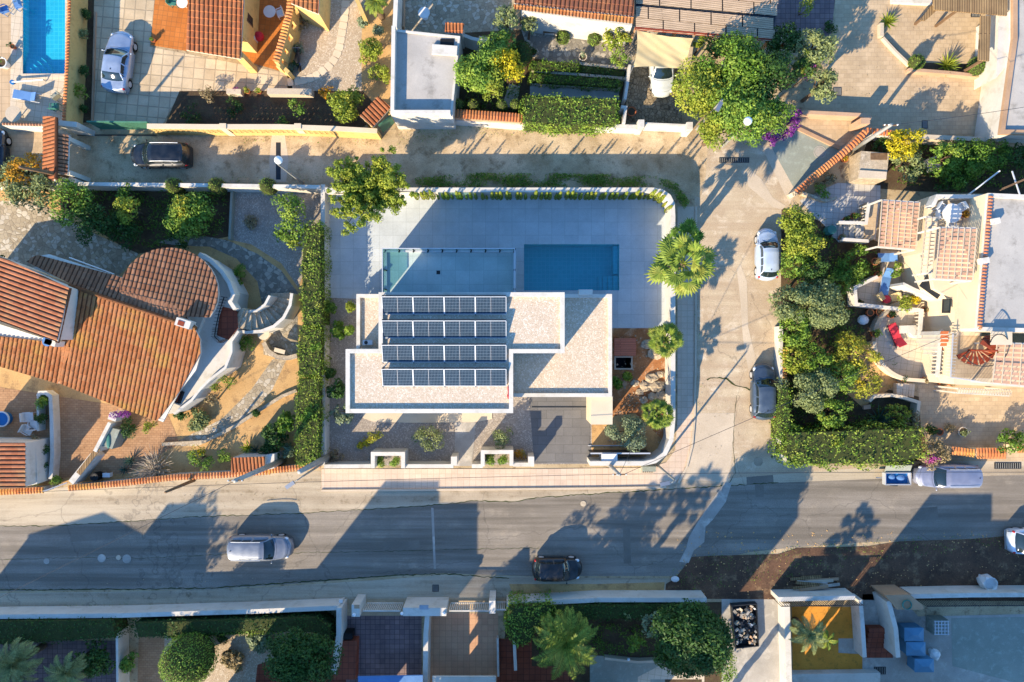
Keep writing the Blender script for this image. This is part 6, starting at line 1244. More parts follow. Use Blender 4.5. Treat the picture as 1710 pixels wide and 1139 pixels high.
# pergolas: clay tiled lath roofs under a white frame
def pergola(pts, z, label, dn, sl, cols=6, mat='tile_p', beams=True):
    cx = sum(p[0] for p in pts) / len(pts); cy = sum(p[1] for p in pts) / len(pts); t = thing('pergola', label, 'pergola', (*G(cx, cy), 0)); fn, dd = plane_fn((cx, cy), z, dn, sl); w = [on_plane(p, fn, z) for p in pts]; q = [Vector((p[0], p[1], fn(*p))) for p in w]
    mb = MB(); L = (q[3] - q[0]).length; k = int(L / .25)
    for i in range(k):
        a, b = q[0].lerp(q[3], (i + .5) / k), q[1].lerp(q[2], (i + .5) / k); mb.bar(a, b, .17, .035)
    part('slats', mb, m['lath' if mat == 'tile_p' else mat], t); mb = MB()
    for i in range(cols + 1): a, b = q[0].lerp(q[1], i / cols) + Vector((0, 0, .07)), q[3].lerp(q[2], i / cols) + Vector((0, 0, .07)); mb.bar(a, b, .045, .06)
    part('rafters', mb, m['conc_light'], t)
    for a, b in ((q[0], q[1]), (q[3], q[2])): part('beam', MB().bar(a - Vector((0, 0, .1)), b - Vector((0, 0, .1)), .1, .16), m['white'], t)
    base = 0 if z < 3.3 else H1
    for p in q: part('post', MB().bar((p.x, p.y, base), (p.x, p.y, p.z - .1), .1), m['white'], t)
    return t
pergola([(1472, 334), (1535, 338), (1528, 417), (1466, 412)], 3.0, 'clay slatted pergola over the lower terrace stairs', (-.1, 1), .05)
pergola([(1569, 380), (1630, 381), (1623, 469), (1561, 466)], H1 + 2.1, 'clay slatted pergola on the upper terrace by the roof edge', (-.1, 1), .05); pergola([(1664, 573), (1760, 575), (1760, 650), (1656, 640)], H1 + 1.9, 'clay slatted pergola at the right frame edge', (-.1, 1), .04, 7)
pergola([(1600, 649), (1688, 652), (1686, 661), (1598, 656)], 2.4, 'narrow white slatted screen below the railing', (0, 1), .05, 20, 'white'); pergola([(1546, 362), (1564, 364), (1556, 455), (1536, 458)], H1 + .9, 'striped sloping slats along the left of the upper terrace', (-1, 0), .3, 2, 'cream')
garden_wall([(1508, 474), (1528, 484), (1562, 497)], 1.9, .22, 'white', 'white sloping wall above the iron balcony'); g = G(1555, 478, H1); solo('awning', MB().bar(G(1542, 468, 3.0) + (3.0,), G(1572, 490, 3.0) + (3.0,), .9, .06), m['steel_dark'], 'dark folded awning beside the white sloping wall', 'awning')
table_round(1590, 356, .62, .74, 'plastic', 'round white table on the upper terrace', H1 + .006); [chair(x, y, R(a), 'plastic', l, H1 + .006) for x, y, a, l in ((1570, 347, -30, 'white chair left of the upper terrace table'), (1602, 347, 210, 'white chair right of the upper terrace table'), (1587, 373, 90, 'white chair below the upper terrace table'), (1569, 359, 0, 'dark shadowed white chair near the upper parapet'))]
pot(1609, 358, .22, .4, 'terra', 'terracotta pot beside the upper terrace table', 'orange_l', .26, .3, z=H1); t = pot(1659, 587, .2, .4, 'terra', 'terracotta pot beside the spiral stair', 'orange_l', .25, .3, z=H1)
# steps with balustrade at the left
t = thing('garden_steps', 'white tiled steps rising to the lower pergola', 'stairs', (*G(1425, 386), 0))
for i in range(6): x = 1391 + i * 9.5; z = .15 * (i + 1); part('tread', MB().prism(P([(x, 373), (x + 9.6, 374), (x + 8.6, 398), (x - 1, 397)], z), 0, z), m['white_tile'], t)
part('landing', MB().prism(P([(1448, 338), (1466, 340), (1460, 400), (1444, 398)], 1.05), 0, 1.05), m['beige_tile'], t)
for q in (([(1403, 371), (1448, 372), (1453, 338)]), ([(1408, 399), (1452, 402)])): mb = MB(); balusters(mb, P(q, 1.5), .7, .7); part('baluster', mb, m['white'], t); part('handrail', MB().wall(P(q, 1.6), .2, 1.4, 1.5), m['white'], t); part('side_wall', MB().wall(P(q, .7), .24, 0, .7), m['white'], t)
g = G(1388, 384, .6); solo('water_barrel', MB().lathe((g[0], g[1], 0), [(.3, 0), (.33, .4), (.3, .75), (0, .75)], 18), m['teal'], 'dark teal barrel left of the white steps', 'barrel')
for x, y, l, k in ((1411, 368, 'dark pot on the upper end of the step balustrade', 'dark'), (1424, 361, 'round pot plant above the step balustrade', 'mid'), (1404, 397, 'pale pot at the foot of the white steps', 'grey_l'), (1452, 371, 'small pot on the balustrade corner', 'dark')): pot(x, y, .2, .4, 'terra', l, k, .26, .4)
# low terrace with furniture
garden_wall([(1466, 462), (1428, 480), (1430, 508), (1505, 516)], 1.0, .22, 'white', 'white wall round the small shaded terrace')
lounger(1480, 470, R(80), 'fabric_blue', 'alu', 'blue striped lounger on the small terrace', .022); chair(1470, 495, R(30), 'sail', 'yellow cushioned chair in the small terrace', .022); chair(1494, 496, R(200), 'sail', 'yellow cushioned chair right of the red table', .022); table_round(1481, 500, .28, .45, 'crimson', 'small red round table between yellow chairs', .022)
lounger(1481, 430, R(0), 'fabric_blue', 'alu', 'blue garden chair lounger under the lower pergola', .022, 1.2)
lounger(1497, 560, R(-68), 'crimson', 'steel_dark', 'crimson cushioned lounger on the round terrace', .022, 1.7); g = G(1501, 573, .3); solo('footstool', MB().lathe((g[0], g[1], .022), [(.2, 0), (.22, .25), (.2, .3), (0, .31)], 18), m['crimson'], 'round crimson stool at the foot of the lounger', 'stool')
t = thing('patio_bench', 'white curved bench seat with balustrade on the round terrace', 'bench', (*G(1525, 550), 0)); part('seat', MB().prism(P([(1504, 544), (1530, 543), (1534, 556), (1546, 562), (1543, 567), (1526, 563), (1520, 556), (1504, 557)], .5), 0, .5), m['white'], t); mb = MB(); balusters(mb, P([(1541, 520), (1537, 562)], 1.0), .0, .95); part('baluster', mb, m['white'], t); part('handrail', MB().wall(P([(1540, 516), (1536, 564)], 1.1), .26, .96, 1.08), m['white'], t)
garden_wall([(1514, 516), (1540, 518)], 1.05, .25, 'white', 'short white wall above the curved bench'); garden_wall(arc(1530, 568, 70, 178, 100, 12, 67) + [(1545, 636)], .7, .25, 'cream', 'curved cream wall round the lower half of the round terrace'); garden_wall(arc(1530, 568, 70, 250, 192, 8, 67), .6, .3, 'rock', 'low rounded stone edge beside the pots')
t = thing('garden_steps', 'pale steps down from the round terrace to the yard', 'stairs', (*G(1515, 652), 0)); [part('tread', MB().prism(P([(1498 + i * 10, 640), (1508 + i * 10, 641), (1506 + i * 10, 664), (1497 + i * 10, 662)], .45 - i * .12), 0, .45 - i * .12), m['light_tile'], t) for i in range(3)]
for x, y, r, l, k in ((1452, 522, .24, 'dark empty pot left of two by the stone edge', None), (1468, 521, .26, 'dark wide pot right of two by the stone edge', None), (1487, 526, .22, 'pot with low plant on the round terrace rim', 'dark'), (1461, 557, .26, 'pot with bushy plant at the left of the round terrace', 'mid'), (1552, 561, .17, 'brown pot beside the end of the curved bench', 'dry'), (1460, 437, .24, 'brown pot at the corner of the lower terrace', 'dry'), (1465, 458, .18, 'dark pot on the small terrace wall', 'dark'), (1507, 632, .18, 'small pot on the cream curved wall', 'dark'), (1542, 634, .18, 'brown pot at the end of the curved wall', 'dry'), (1572, 641, .17, 'left brown pot under the white house wall', 'dry'), (1588, 641, .17, 'right brown pot under the white house wall', 'dry'), (1434, 505, .16, 'small pot on the corner of the shaded terrace wall', 'dark'), (1543, 517, .15, 'small pot on top of the short white wall', 'dry')): pot(x, y, r, .45, 'terra', l, k, r * 1.2 if k else None, .35)
pot(1607, 721, .33, .45, 'conc_light', 'large pale stone pot in the tan yard', 'olive', .3, .3); pot(1568, 721, .24, .4, 'terra', 'dark pot in the yard shade', None); shrub(1553, 718, 9, .7, 'dark', 'dark leafy plant in the yard shade beside the pot'); shrub(1586, 716, 10, .5, 'dry', 'dry spiky plants between the two yard pots')
g = G(1444, 534, .4); solo('plastic_sack', MB().ball((g[0], g[1], .2), (.4, .36, .25), 7, 9), m['plastic'], 'white plastic sack beside the pots', 'sack'); g = G(1449, 680, .3); solo('timber_block', MB().box((g[0], g[1], .12), (.5, .28, .24), R(8)), m['salmon'], 'brown block lying in the shrubs above the agave', 'block')
# trees and hedges of the right plot
for a in ((1331, 375, 28, 3.4, 'lime', 'bright lime tree behind the white hatchback, upper crown', 30), (1338, 408, 32, 3.4, 'lime', 'bright lime tree behind the white hatchback, lower crown', 34), (1325, 440, 24, 3.0, 'mid', 'green tree at the tail of the white hatchback', 22), (1352, 452, 26, 3.0, 'dark', 'dark tree in the shade of the lime trees', 20), (1318, 505, 30, 3.4, 'olive', 'olive tree leaning over the side street', 32), (1362, 510, 42, 3.6, 'olive', 'wide olive tree in the middle of the right garden', 44), (1325, 548, 30, 3.0, 'mid', 'green tree below the wide olive', 28), (1330, 600, 26, 2.8, 'lime', 'lime bush behind the white street wall', 24), (1360, 600, 26, 3.0, 'green', 'dark green bush right of the lime one', 20),
          (1352, 650, 40, 3.2, 'olive', 'grey olive tree above the long hedge', 38), (1390, 690, 28, 2.6, 'mid', 'green bush above the long hedge', 22), (1425, 590, 34, 3.0, 'ochre_l', 'yellow green mimosa beside the round terrace', 22), (1410, 625, 30, 2.8, 'mid', 'pale green tree in the sandy garden', 18), (1448, 640, 24, 2.6, 'ochre_l', 'yellow tipped bush below the mimosa', 16), (1425, 445, 30, 1.8, 'green', 'dark leafy shrub below the white steps', 24), (1400, 470, 22, 1.8, 'mid', 'bright shrub left of the small terrace', 16), (1512, 505, 13, 1.6, 'lime', 'feathery lime plant on the small terrace edge', 10), (1497, 452, 11, 1.0, 'mid', 'round bush beside the blue lounger', 9), (1525, 500, 10, 1.2, 'yellow_l', 'small yellow shrub near the short white wall', 8),
          (1510, 240, 27, 2.8, 'yellow_l', 'brilliant yellow flowering tree at the wall', 32), (1512, 272, 27, 2.4, 'olive', 'feathery green bush below the yellow tree', 22), (1575, 265, 26, 2.6, 'mid', 'pale green leafy tree right of the yellow tree', 22), (1612, 275, 38, 2.6, 'green', 'large dark leafed fig tree in the garden strip', 34), (1655, 262, 30, 2.4, 'green', 'dark green tree towards the right edge', 24), (1698, 262, 26, 2.6, 'dark', 'dark tree at the right frame edge', 18), (1590, 300, 26, 1.8, 'dark', 'dark low bush below the fig tree', 16), (1470, 245, 14, 1.2, 'dark', 'dark bush behind the red coped wall', 10),
          (1500, 690, 20, 1.4, 'lime', 'lime shrub beside the shell shaped bed wall', 14), (1520, 700, 16, 1.4, 'dry', 'brown grey shrub beside the bed wall', 12), (1395, 735, 12, 2.4, 'lime', 'lime shoots at the left part of the long hedge', 8), (1555, 755, 26, 1.8, 'dry', 'dry pinkish bush at the end of the hedge', 18), (1380, 300, 14, .9, 'dry', 'dry shrub in the triangular bed', 10), (1372, 320, 12, .8, 'mid', 'green plant in the triangular bed', 8), (1688, 738, 24, 1.6, 'green', 'green bush behind the red coped wall at the right', 20)):
    tree(a[0], a[1], a[2] * 1.1, a[3], a[4], 'garden_tree' if a[3] > 2 else 'shrub', a[5], 'tree' if a[3] > 2 else 'shrub', k=int(a[6] * 1.5), cr=max(.22, a[2] / 24 * .27), leaf=.16, dens=48)
shrub(1553, 765, 10, 1.9, 'pink', 'magenta bougainvillea beside the silver estate car', 'bougainvillea', 'bougainvillea', k=12); rosette(1470, 700, 27, 'large blue green agave in the dark bed', 'agave', 46)
hedge([(1312, 722), (1400, 720), (1500, 716), (1543, 716), (1545, 765), (1480, 776), (1340, 776), (1312, 765)], 2.2, 'hedge', 'long thick hedge along the street beside the trailer', rough=.42, leaf=.17, dens=95); hedge([(1305, 648), (1318, 648), (1322, 725), (1306, 735)], 2.0, 'mid', 'narrow hedge along the side street corner', rough=.2)
garden_wall([(1305, 545), (1305, 652), (1306, 735), (1312, 772)], 1.0, .2, 'white', 'white street wall behind the dark hatchback'); mb = coping(P([(1311, 582), (1311, 652)], 1.1), 1.0, .3, .09); solo('tile_edging', mb, m['tile_o'], 'row of red tiles behind the white street wall', 'tiles')
garden_wall([(1452, 670), (1460, 662), (1490, 660), (1510, 664), (1535, 672), (1530, 715)], .8, .22, 'cream', 'shell shaped cream wall around the agave bed'); garden_wall([(1588, 752), (1628, 757)], 1.0, .4, 'cream', 'orange tiled wall end beside the yard gate', tiles='tile_o', wt=.55); garden_wall([(1630, 757), (1680, 757)], 1.0, .5, 'cream', 'double width red coped wall right of the gate arch', tiles='tile_s', wt=.75); garden_wall([(1698, 750), (1900, 745)], 1.0, .4, 'cream', 'red coped wall leaving the frame at the right', tiles='tile_s', wt=.5)
t = thing('stone_oven', 'square weathered stone oven beside the yellow tree', 'oven', (*G(1452, 278), 0)); part('block', MB().prism(P([(1438, 252), (1485, 256), (1480, 300), (1433, 298)], 1.5), 0, 1.5), m['rock'], t); part('opening', MB().box((*G(1468, 261, 1.55), 1.5), (1.1, .45, .06)), m['wood'], t); part('shelf', MB().prism(P([(1436, 284), (1481, 287), (1480, 299), (1434, 297)], 1.6), 1.5, 1.6), m['conc_light'], t)
garden_wall([(1340, 322), (1380, 335), (1398, 330)], .4, .2, 'rock', 'stone edge of the triangular planting bed'); g = G(1563, 272, .8); solo('white_crate', MB().box((g[0], g[1], .4), (.6, .9, .8), R(15)), m['white'], 'white box half hidden under the pale tree', 'box'); pot(1410, 266, .22, .4, 'terra', 'orange clay pot behind the red coped wall', 'orange_l', .2, .3)
t = thing('laundry_pole', 'slanting grey white metal pole above the upper terrace', 'pole', (*G(1618, 326), 0)); part('pole', MB().tube([G(1615, 327, 3.6) + (3.6,), G(1670, 285, 4.6) + (4.6,)], .05, 8), m['alu'], t); t = thing('roof_ladder', 'metal ladder and cross pole at the roof corner', 'ladder', (*G(1690, 310), 0)); part('pole', MB().bar(G(1692, 285, 5.8) + (5.7,), G(1704, 325, 5.6) + (5.55,), .06), m['alu'], t)
for s in (0, .35): part('rail', MB().bar((*[q + s * .3 for q in G(1670, 318, 5.7)], 5.7), (*[q + s * .3 for q in G(1712, 300, 5.9)], 5.9), .05), m['wood'], t)
for x, y, l in ((1664, 369, 'white roof vent near the top of the grey roof'), (1646, 435, 'white bracket box on the clay roof edge')): g = G(x, y, 5.8); solo('roof_vent', MB().box((g[0], g[1], 5.6), (.5, .36, .4), R(10)), m['white'], l, 'vent')
# cars
car(1282, 425, 3.45, 1.5, R(90), 'hatch', PAINT('paint_white', 'a4b4c8', .1), 'small white hatchback on the side street under the lime tree'); car(1276, 655, 3.75, 1.66, R(90), 'hatch', PAINT('paint_grey', '4c5a68'), 'dark grey hatchback parked beside the white street wall')
car(1583, 795, 4.35, 1.62, R(180), 'wagon', PAINT('paint_silver', '8c90a0'), 'silver estate car parked behind the open trailer', rails=True); car(1742, 903, 4.6, 1.75, R(2), 'hatch', PAINT('paint_ice', 'c0ccd8', .2), 'white car entering the frame at the right of the road')
g = G(1497, 795, .6); t = thing('open_trailer', 'small open blue lined trailer in front of the silver car', 'trailer', (g[0], g[1], 0)); part('floor', MB().box((g[0], g[1] - .15, .45), (1.7, .75, .05)), m['blue'], t)
for dy in (-.55, .25): part('side_panel', MB().box((g[0], g[1] + dy, .62), (1.75, .05, .4)), m['alu'], t)
for dx in (-.86, .86): part('end_panel', MB().box((g[0] + dx, g[1] - .15, .62), (.05, .8, .4)), m['alu'], t)
part('lid', MB().box((g[0], g[1] + .55, .8), (1.75, .5, .06), 0, .5), m['conc_green'], t); part('mudguard', MB().box((g[0], g[1] + .33, .5), (.8, .2, .06)), m['alu'], t); part('drawbar', MB().bar((g[0] - .85, g[1] - .15, .4), (g[0] - 1.3, g[1] - .15, .4), .08), m['metal'], t)
for dy in (-.65, .35): part('wheel', MB().tube([(g[0], g[1] + dy - .07, .26), (g[0], g[1] + dy + .07, .26)], .26, 16), m['rubber'], t)
part('cargo', MB().ball((g[0] + .3, g[1] - .15, .55), (.3, .22, .14)).ball((g[0] - .3, g[1] - .1, .52), (.25, .2, .12)), m['fabric_blue'], t)
# poles, street lamps and wires by the villa
P_v = upole(1013, 772, 1035, 793, 'tall grey utility pole on the villa pavement', h=5.4, r=.12); streetlamp(1098, 777, 1117, 806, 'street lamp at the rounded corner of the villa wall', 5.3)
for p, q, s, l in (((P_v[0], P_v[1], 5.2), (-30, -9.2, 6.0), .5, 'long overhead wire running left above the pavement'), ((P_v[0], P_v[1], 5.2), (40, -8.0, 6.0), .4, 'long overhead wire running right above the road'), ((P_v[0], P_v[1], 5.3), (9.5, -2.0, 6.3), .1, 'thin wire from the pavement pole to the villa roof'), ((P_v[0] + .3, P_v[1], 5.2), (27, 0.5, 5.8), .3, 'wire crossing the side street towards the terraced house'), ((P_w2[0], P_w2[1], P_w2[2] - .2), (-36, -18, 7), .4, 'pale wire crossing the left part of the road'), ((P_blue[0], P_blue[1], 4.9), (33, 14.5, 6), .3, 'thin wire from the metal pole over the forecourt')): wire([p, q], s, l)
# ================================================================ plots south of the road
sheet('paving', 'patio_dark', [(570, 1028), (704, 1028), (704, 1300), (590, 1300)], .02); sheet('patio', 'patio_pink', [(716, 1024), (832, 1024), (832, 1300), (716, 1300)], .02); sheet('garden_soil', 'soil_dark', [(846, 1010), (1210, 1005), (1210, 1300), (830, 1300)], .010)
sheet('patio', 'patio_red', [(830, 1066), (888, 1066), (888, 1112), (960, 1112), (960, 1300), (830, 1300)], .03); sheet('patio', 'conc_green', [(985, 1094), (1110, 1100), (1110, 1300), (985, 1300)], .03); sheet('pool_surround', 'light_tile', [(1065, 1130), (1100, 1112), (1176, 1126), (1176, 1300), (1065, 1300)], .034, [POOL_C])
pool('swimming_pool', 'corner of a bright blue pool at the bottom edge', POOL_C, 1.2, 'basin_t', 'water_t')
sheet('driveway', 'concrete', [(1205, 990), (1308, 994), (1312, 1300), (1205, 1300)], .012)
sheet('yard', 'ochre', [(1322, 1012), (1440, 1014), (1440, 1300), (1326, 1300)], .014); sheet('yard', 'concrete', [(1440, 992), (1500, 992), (1560, 1060), (1580, 1300), (1440, 1300)], .016); sheet('yard', 'concrete', [(1505, 1030), (2400, 1010), (2400, 1300), (1505, 1300)], .012)
sheet('yard', 'conc_green', [(1588, 1032), (2300, 1020), (2300, 1300), (1590, 1112)], .018); sheet('paving', 'concrete', [(1400, 1066), (1436, 1066), (1436, 1092), (1400, 1090)], .02)
sheet('patio', 'patio_dark', [(-300, 1070), (205, 1070), (205, 1300), (-300, 1300)], .014); sheet('path', 'brick_floor', [(232, 1060), (275, 1062), (270, 1300), (225, 1300)], .014); sheet('gravel_garden', 'gravel_tan', [(272, 1055), (470, 1048), (470, 1300), (270, 1300)], .012); sheet('terrace', 'patio_red', [(430, 1110), (600, 1050), (590, 1300), (410, 1300)], .018)
sheet('pavement', 'beige_tile', [(560, 1000), (850, 998), (850, 1028), (560, 1030)], .018)
for a, l in (([(-300, 1037), (0, 1030), (200, 1028), (330, 1024), (430, 1021), (566, 1015)], 'long white wall along the shaded side of the road, left part'), ([(846, 1010), (1000, 1002), (1180, 1002)], 'long white wall behind the dark palm garden'), ([(1300, 1001), (1428, 998)], 'white wall over the ochre courtyard'), ([(1522, 996), (1620, 994), (2000, 992)], 'white wall along the bare earth at the right')):
    garden_wall(a, 1.4, .3, 'white', l)
for i, (px, l) in enumerate((([(566, 1015), (566, 1060), (556, 1125)], 'white side wall running down beside the round dark tree'), ([(714, 1022), (711, 1060), (708, 1300)], 'white dividing wall between the dark and the pink patio'), ([(1314, 1008), (1316, 1080), (1322, 1300)], 'white wall left of the ochre courtyard'), ([(1437, 1002), (1441, 1050), (1444, 1098)], 'white wall right of the ochre courtyard'), ([(1484, 1004), (1496, 1050), (1500, 1098)], 'white sloping wall beside the blue bins'))): garden_wall(px, (1.6, 1.6, 1.1, 1.2, 1.8)[i], (.35, .32, .4, .28, .3)[i], 'white', l)
t = thing('gate_pillar', 'wide white pillar block with two round lamps between the gates', 'pillar', (*G(709, 1018), 0)); part('block', MB().box((*G(709, 1022, 1.9), .95), (2.9, .55, 1.9)), m['white'], t); part('plaque', MB().box((*G(708, 1014, 1.9), 1.91), (.6, .3, .03)), m['metal'], t)
for x in (671, 741): part('lamp', MB().ball((*G(x, 1025, 2.0), 1.95), .12, 8, 12), m['lamp_glass'], t, smooth=True)
t = thing('gate_pillar', 'white pillar with letter slot left of the dark patio', 'pillar', (*G(594, 1018), 0)); part('block', MB().box((*G(594, 1020, 1.9), .95), (.55, .8, 1.9)), m['white'], t); part('letter_slot', MB().box((*G(596, 1013, 1.9), 1.91), (.35, .25, .03)), m['brownw'], t); part('lamp', MB().ball((*G(591, 1027, 2.0), 1.95), .12, 8, 12), m['lamp_glass'], t, smooth=True)
t = thing('gate_pillar', 'narrow white pillar to the right of the pink patio gate', 'pillar', (*G(822, 1014), 0)); part('block', MB().box((*G(822, 1014, 1.9), .95), (.42, .85, 1.9)), m['white'], t)
for a, b, l in (((606, 1020), (668, 1020), 'white slatted gate in front of the dark patio'), ((750, 1020), (816, 1020), 'white slatted gate in front of the pink patio'), ((826, 1018), (846, 1018), 'short white gate beside the hedge')):
    t = thing('driveway_gate' if b[0] - a[0] > 30 else 'garden_gate', l, 'gate', (*G(a[0], a[1]), 0)); A, B = G(*a, 1.5), G(*b, 1.5); part('frame', MB().bar(A + (1.5,), B + (1.5,), .08).bar(A + (.15,), B + (.15,), .08), m['white'], t); mb = MB(); k = int((B[0] - A[0]) / .13)
    for i in range(k + 1): q = Vector(A + (.15,)).lerp(Vector(B + (.15,)), i / k); mb.bar(q, q + Vector((0, 0, 1.33)), .05)
    part('bars', mb, m['white'], t)
# hedges and trees
hedge([(-300, 1045), (0, 1038), (195, 1036), (200, 1066), (0, 1078), (-300, 1086)], 1.7, 'dark', 'dark clipped hedge behind the white wall at the far left', dens=60); hedge([(215, 1041), (330, 1038), (440, 1034), (530, 1032), (552, 1046), (558, 1078), (543, 1088), (533, 1058), (420, 1054), (300, 1062), (222, 1066)], 1.7, 'dark', 'dark clipped hedge curling round the round tree', dens=60)
hedge([(275, 1054), (470, 1046), (470, 1057), (275, 1067)], 1.4, 'mid', 'sunlit lower lip of the clipped hedge by the gravel'); hedge([(848, 1014), (922, 1010), (920, 1040), (895, 1050), (885, 1075), (862, 1080), (850, 1062)], 2.1, 'mid', 'bushy hedge corner beside the short white gate', rough=.25, leaf=.16); hedge([(922, 1012), (1180, 1010), (1180, 1032), (922, 1036)], 1.6, 'dark', 'dark hedge behind the palm garden wall')
ballshrub(311, 1106, 43, 4.2, 'mid', 'large round clipped bush on the tan gravel', dens=230, leaf=.12); tree(500, 1098, 54, 5.2, 'dark', 'garden_tree', 'large round dark green tree beside the white side wall', k=70, cr=.62, dens=60, leaf=.17)
tree(1162, 1062, 56, 6.8, 'dark', 'garden_tree', 'big dark tree at the road corner beside the concrete drive', k=70, cr=.75, dens=48, leaf=.2); tree(1135, 1095, 40, 4.6, 'dark', 'garden_tree', 'dark tree below the big corner tree', k=40, dens=46, leaf=.2); shrub(1210, 1105, 21, 2.2, 'mid', 'lighter green bush at the edge of the concrete drive', k=26, ry=30); tree(1095, 1045, 24, 3.0, 'grey_l', 'garden_tree', 'pale leafed small tree left of the dark tree', k=16, dens=30); tree(1062, 1075, 17, 2.4, 'green', 'garden_tree', 'small green tree above the bottom pool', k=14); shrub(1045, 1022, 14, 2.0, 'olive', 'spiky olive shrub at the palm garden wall')
palm(945, 1075, 3.6, 62, 'large feather palm in the shaded garden', 'feather', n=30, low=-.1, tr=.24); palm(20, 1112, 3.0, 46, 'feather palm at the bottom left corner', 'feather', n=34, low=-.2, mat='olive'); palm(108, 1124, 2.8, 36, 'feather palm right of the corner one', 'feather', n=30, low=-.2, mat='olive'); tree(155, 1100, 32, 2.4, 'dark', 'garden_tree', 'dark tree behind the corner palms', k=22); shrub(216, 1105, 18, 1.3, 'mid', 'green bush beside the thin white post', k=20, leaf=.15)
palm(1352, 1060, 2.4, 34, 'dusty palm in the ochre courtyard', 'feather', n=24, low=-.1, mat='olive'); palm(1382, 1070, 1.6, 20, 'small yellow palm in the ochre courtyard', 'feather', n=16, mat='palm')
shrub(388, 1100, 19, .7, 'dry', 'brown green succulent clump in the gravel', k=26, leaf=.2); shrub(434, 1068, 22, .8, 'grey_l', 'pale spiky succulent clump below the hedge', k=30, leaf=.24); shrub(372, 1065, 9, .5, 'dark', 'small dark plant at the hedge foot')
for x, y, s, l in ((330, 1062, .35, 'sunlit boulder at the hedge foot'), (305, 1050, .3, 'smaller boulder left of the sunlit one'), (1128, 968, .3, 'white stone slab on the verge before the bare earth')): g = G(x, y, .2); mb = MB(); mb.ball((g[0], g[1], s * .3), (s, s * .7, s * .5), 7, 10); solo('boulder', mb, m['rock'] if x < 400 else m['plastic'], l, 'rock')
# unseen houses and trees beyond the frame, sized to cast the road shadows
def row_house(x0, x1, y0, y1, h, label, gable=False, steps=(), mat='white'):
    t = thing('terraced_villa', label, 'house', (*G((x0 + x1) / 2, (y0 + y1) / 2), 0)); A = P(rect(x0, y0, x1, y1)); part('wall', MB().prism(A, 0, h - .2), m[mat], t)
    X0, X1, Y1, Y0 = A[0][0], A[1][0], A[0][1], A[3][1]
    if gable: mb = MB(); r = h + gable; xm = (X0 + X1) / 2; mb.v = [(X0 - .2, Y0, h - .2), (xm, Y0, r), (X1 + .2, Y0, h - .2), (X0 - .2, Y1, h - .2), (xm, Y1, r), (X1 + .2, Y1, h - .2)]; mb.f = [(0, 3, 4, 1), (1, 4, 5, 2), (3, 5, 4), (0, 1, 2), (0, 2, 5, 3)]; part('roof', mb, m['tile_r'] if False else m['terra'], t)
    else: part('roof', MB().flat(inset(A, .15), z=h - .17), m['roofgrey'], t); part('parapet', MB().wall(inset(A, .12), .24, h - .2, h, True), m[mat], t)
    for z in (1.4, 4.4, 7.2):
        if z + .8 < h:
            k = max(1, int((X1 - X0) / 2.5))
            for i in range(k): xx = X0 + (X1 - X0) * (i + .5) / k; f = part('window', MB().box((xx, Y1 + .02, z), (1.0, .08, 1.2)), m['wood'], t); part('pane', MB().box((xx, Y1 + .05, z), (.84, .06, 1.04)), m['glass'], f)
    return t
def S(h): return 29.4 * h, 37.7 * h
row_house(-150, 35, 1150, 1400, 7.0, 'white gabled house beyond the lower frame edge, far left', .8)
row_house(35, 100, 1155, 1400, 8.3, 'narrow white flat roofed house beside the gabled one')
row_house(372, 462, 1150, 1260, 9.2, 'tall white house south of the silver car'); row_house(462, 555, 1150, 1265, 8.2, 'lower white wing right of the tall house')
row_house(738, 940, 1152, 1300, 6.3, 'unseen low house added to shade the road by the black hatchback', mat='cream')  # out of view, added to close gaps in the shade on the road
row_house(945, 1042, 1150, 1236, 9.85, 'tall slim white house south of the side street'); row_house(1300, 1402, 1150, 1192, 8.6, 'white house beyond the blue bins'); row_house(1402, 1600, 1160, 1400, 7.7, 'low white house at the far right beyond the frame'); row_house(1290, 1420, 1192, 1400, 6.8, 'rear part of the white house beyond the blue bins', mat='cream')
for x, y, r, h, l in ((88, 1168, 40, 9.4, 'tall tree beyond the frame beside the gabled house'), (140, 1175, 34, 8.6, 'second tree beyond the frame beside the gabled house'), (700, 1175, 45, 6.6, 'tree beyond the frame south of the black hatchback'), (760, 1170, 50, 7.6, 'second tree beyond the frame south of the black hatchback'), (850, 1180, 50, 7.8, 'broad tree beyond the frame near the bottom pool')):
    g = G(x, y); z = h * .7; tree(855 + g[0] * PXM / (1 - z / CAMH), 569.5 - g[1] * PXM / (1 - z / CAMH), r, h, 'dark', 'garden_tree', l, k=36, leaf=.22, dens=30, rz=h * .3)
for x, y, h, l in ((1212, 1160, 7.2, 'fan palm beyond the frame in front of the ochre yard'), (850, 1155, 8.6, 'tall fan palm beyond the frame, middle of the group'), (905, 1158, 8.9, 'tallest fan palm beyond the frame near the slim house'), (805, 1165, 7.9, 'slender fan palm beyond the frame among the trees')):
    g = G(x, y); k = PXM / (1 - h / CAMH); palm(855 + g[0] * k, 569.5 - g[1] * k, h, 40, l, n=26)
for nm, x, h, y in (('utility_pole', 566, 7.9, 1155),): g = G(x, y); t = thing(nm, 'slim post beyond the frame beside the lower wing', 'pole', (g[0], g[1], 0)); part('post', MB().tube([(g[0], g[1], 0), (g[0], g[1], h)], .1, 8), m['pole'], t)
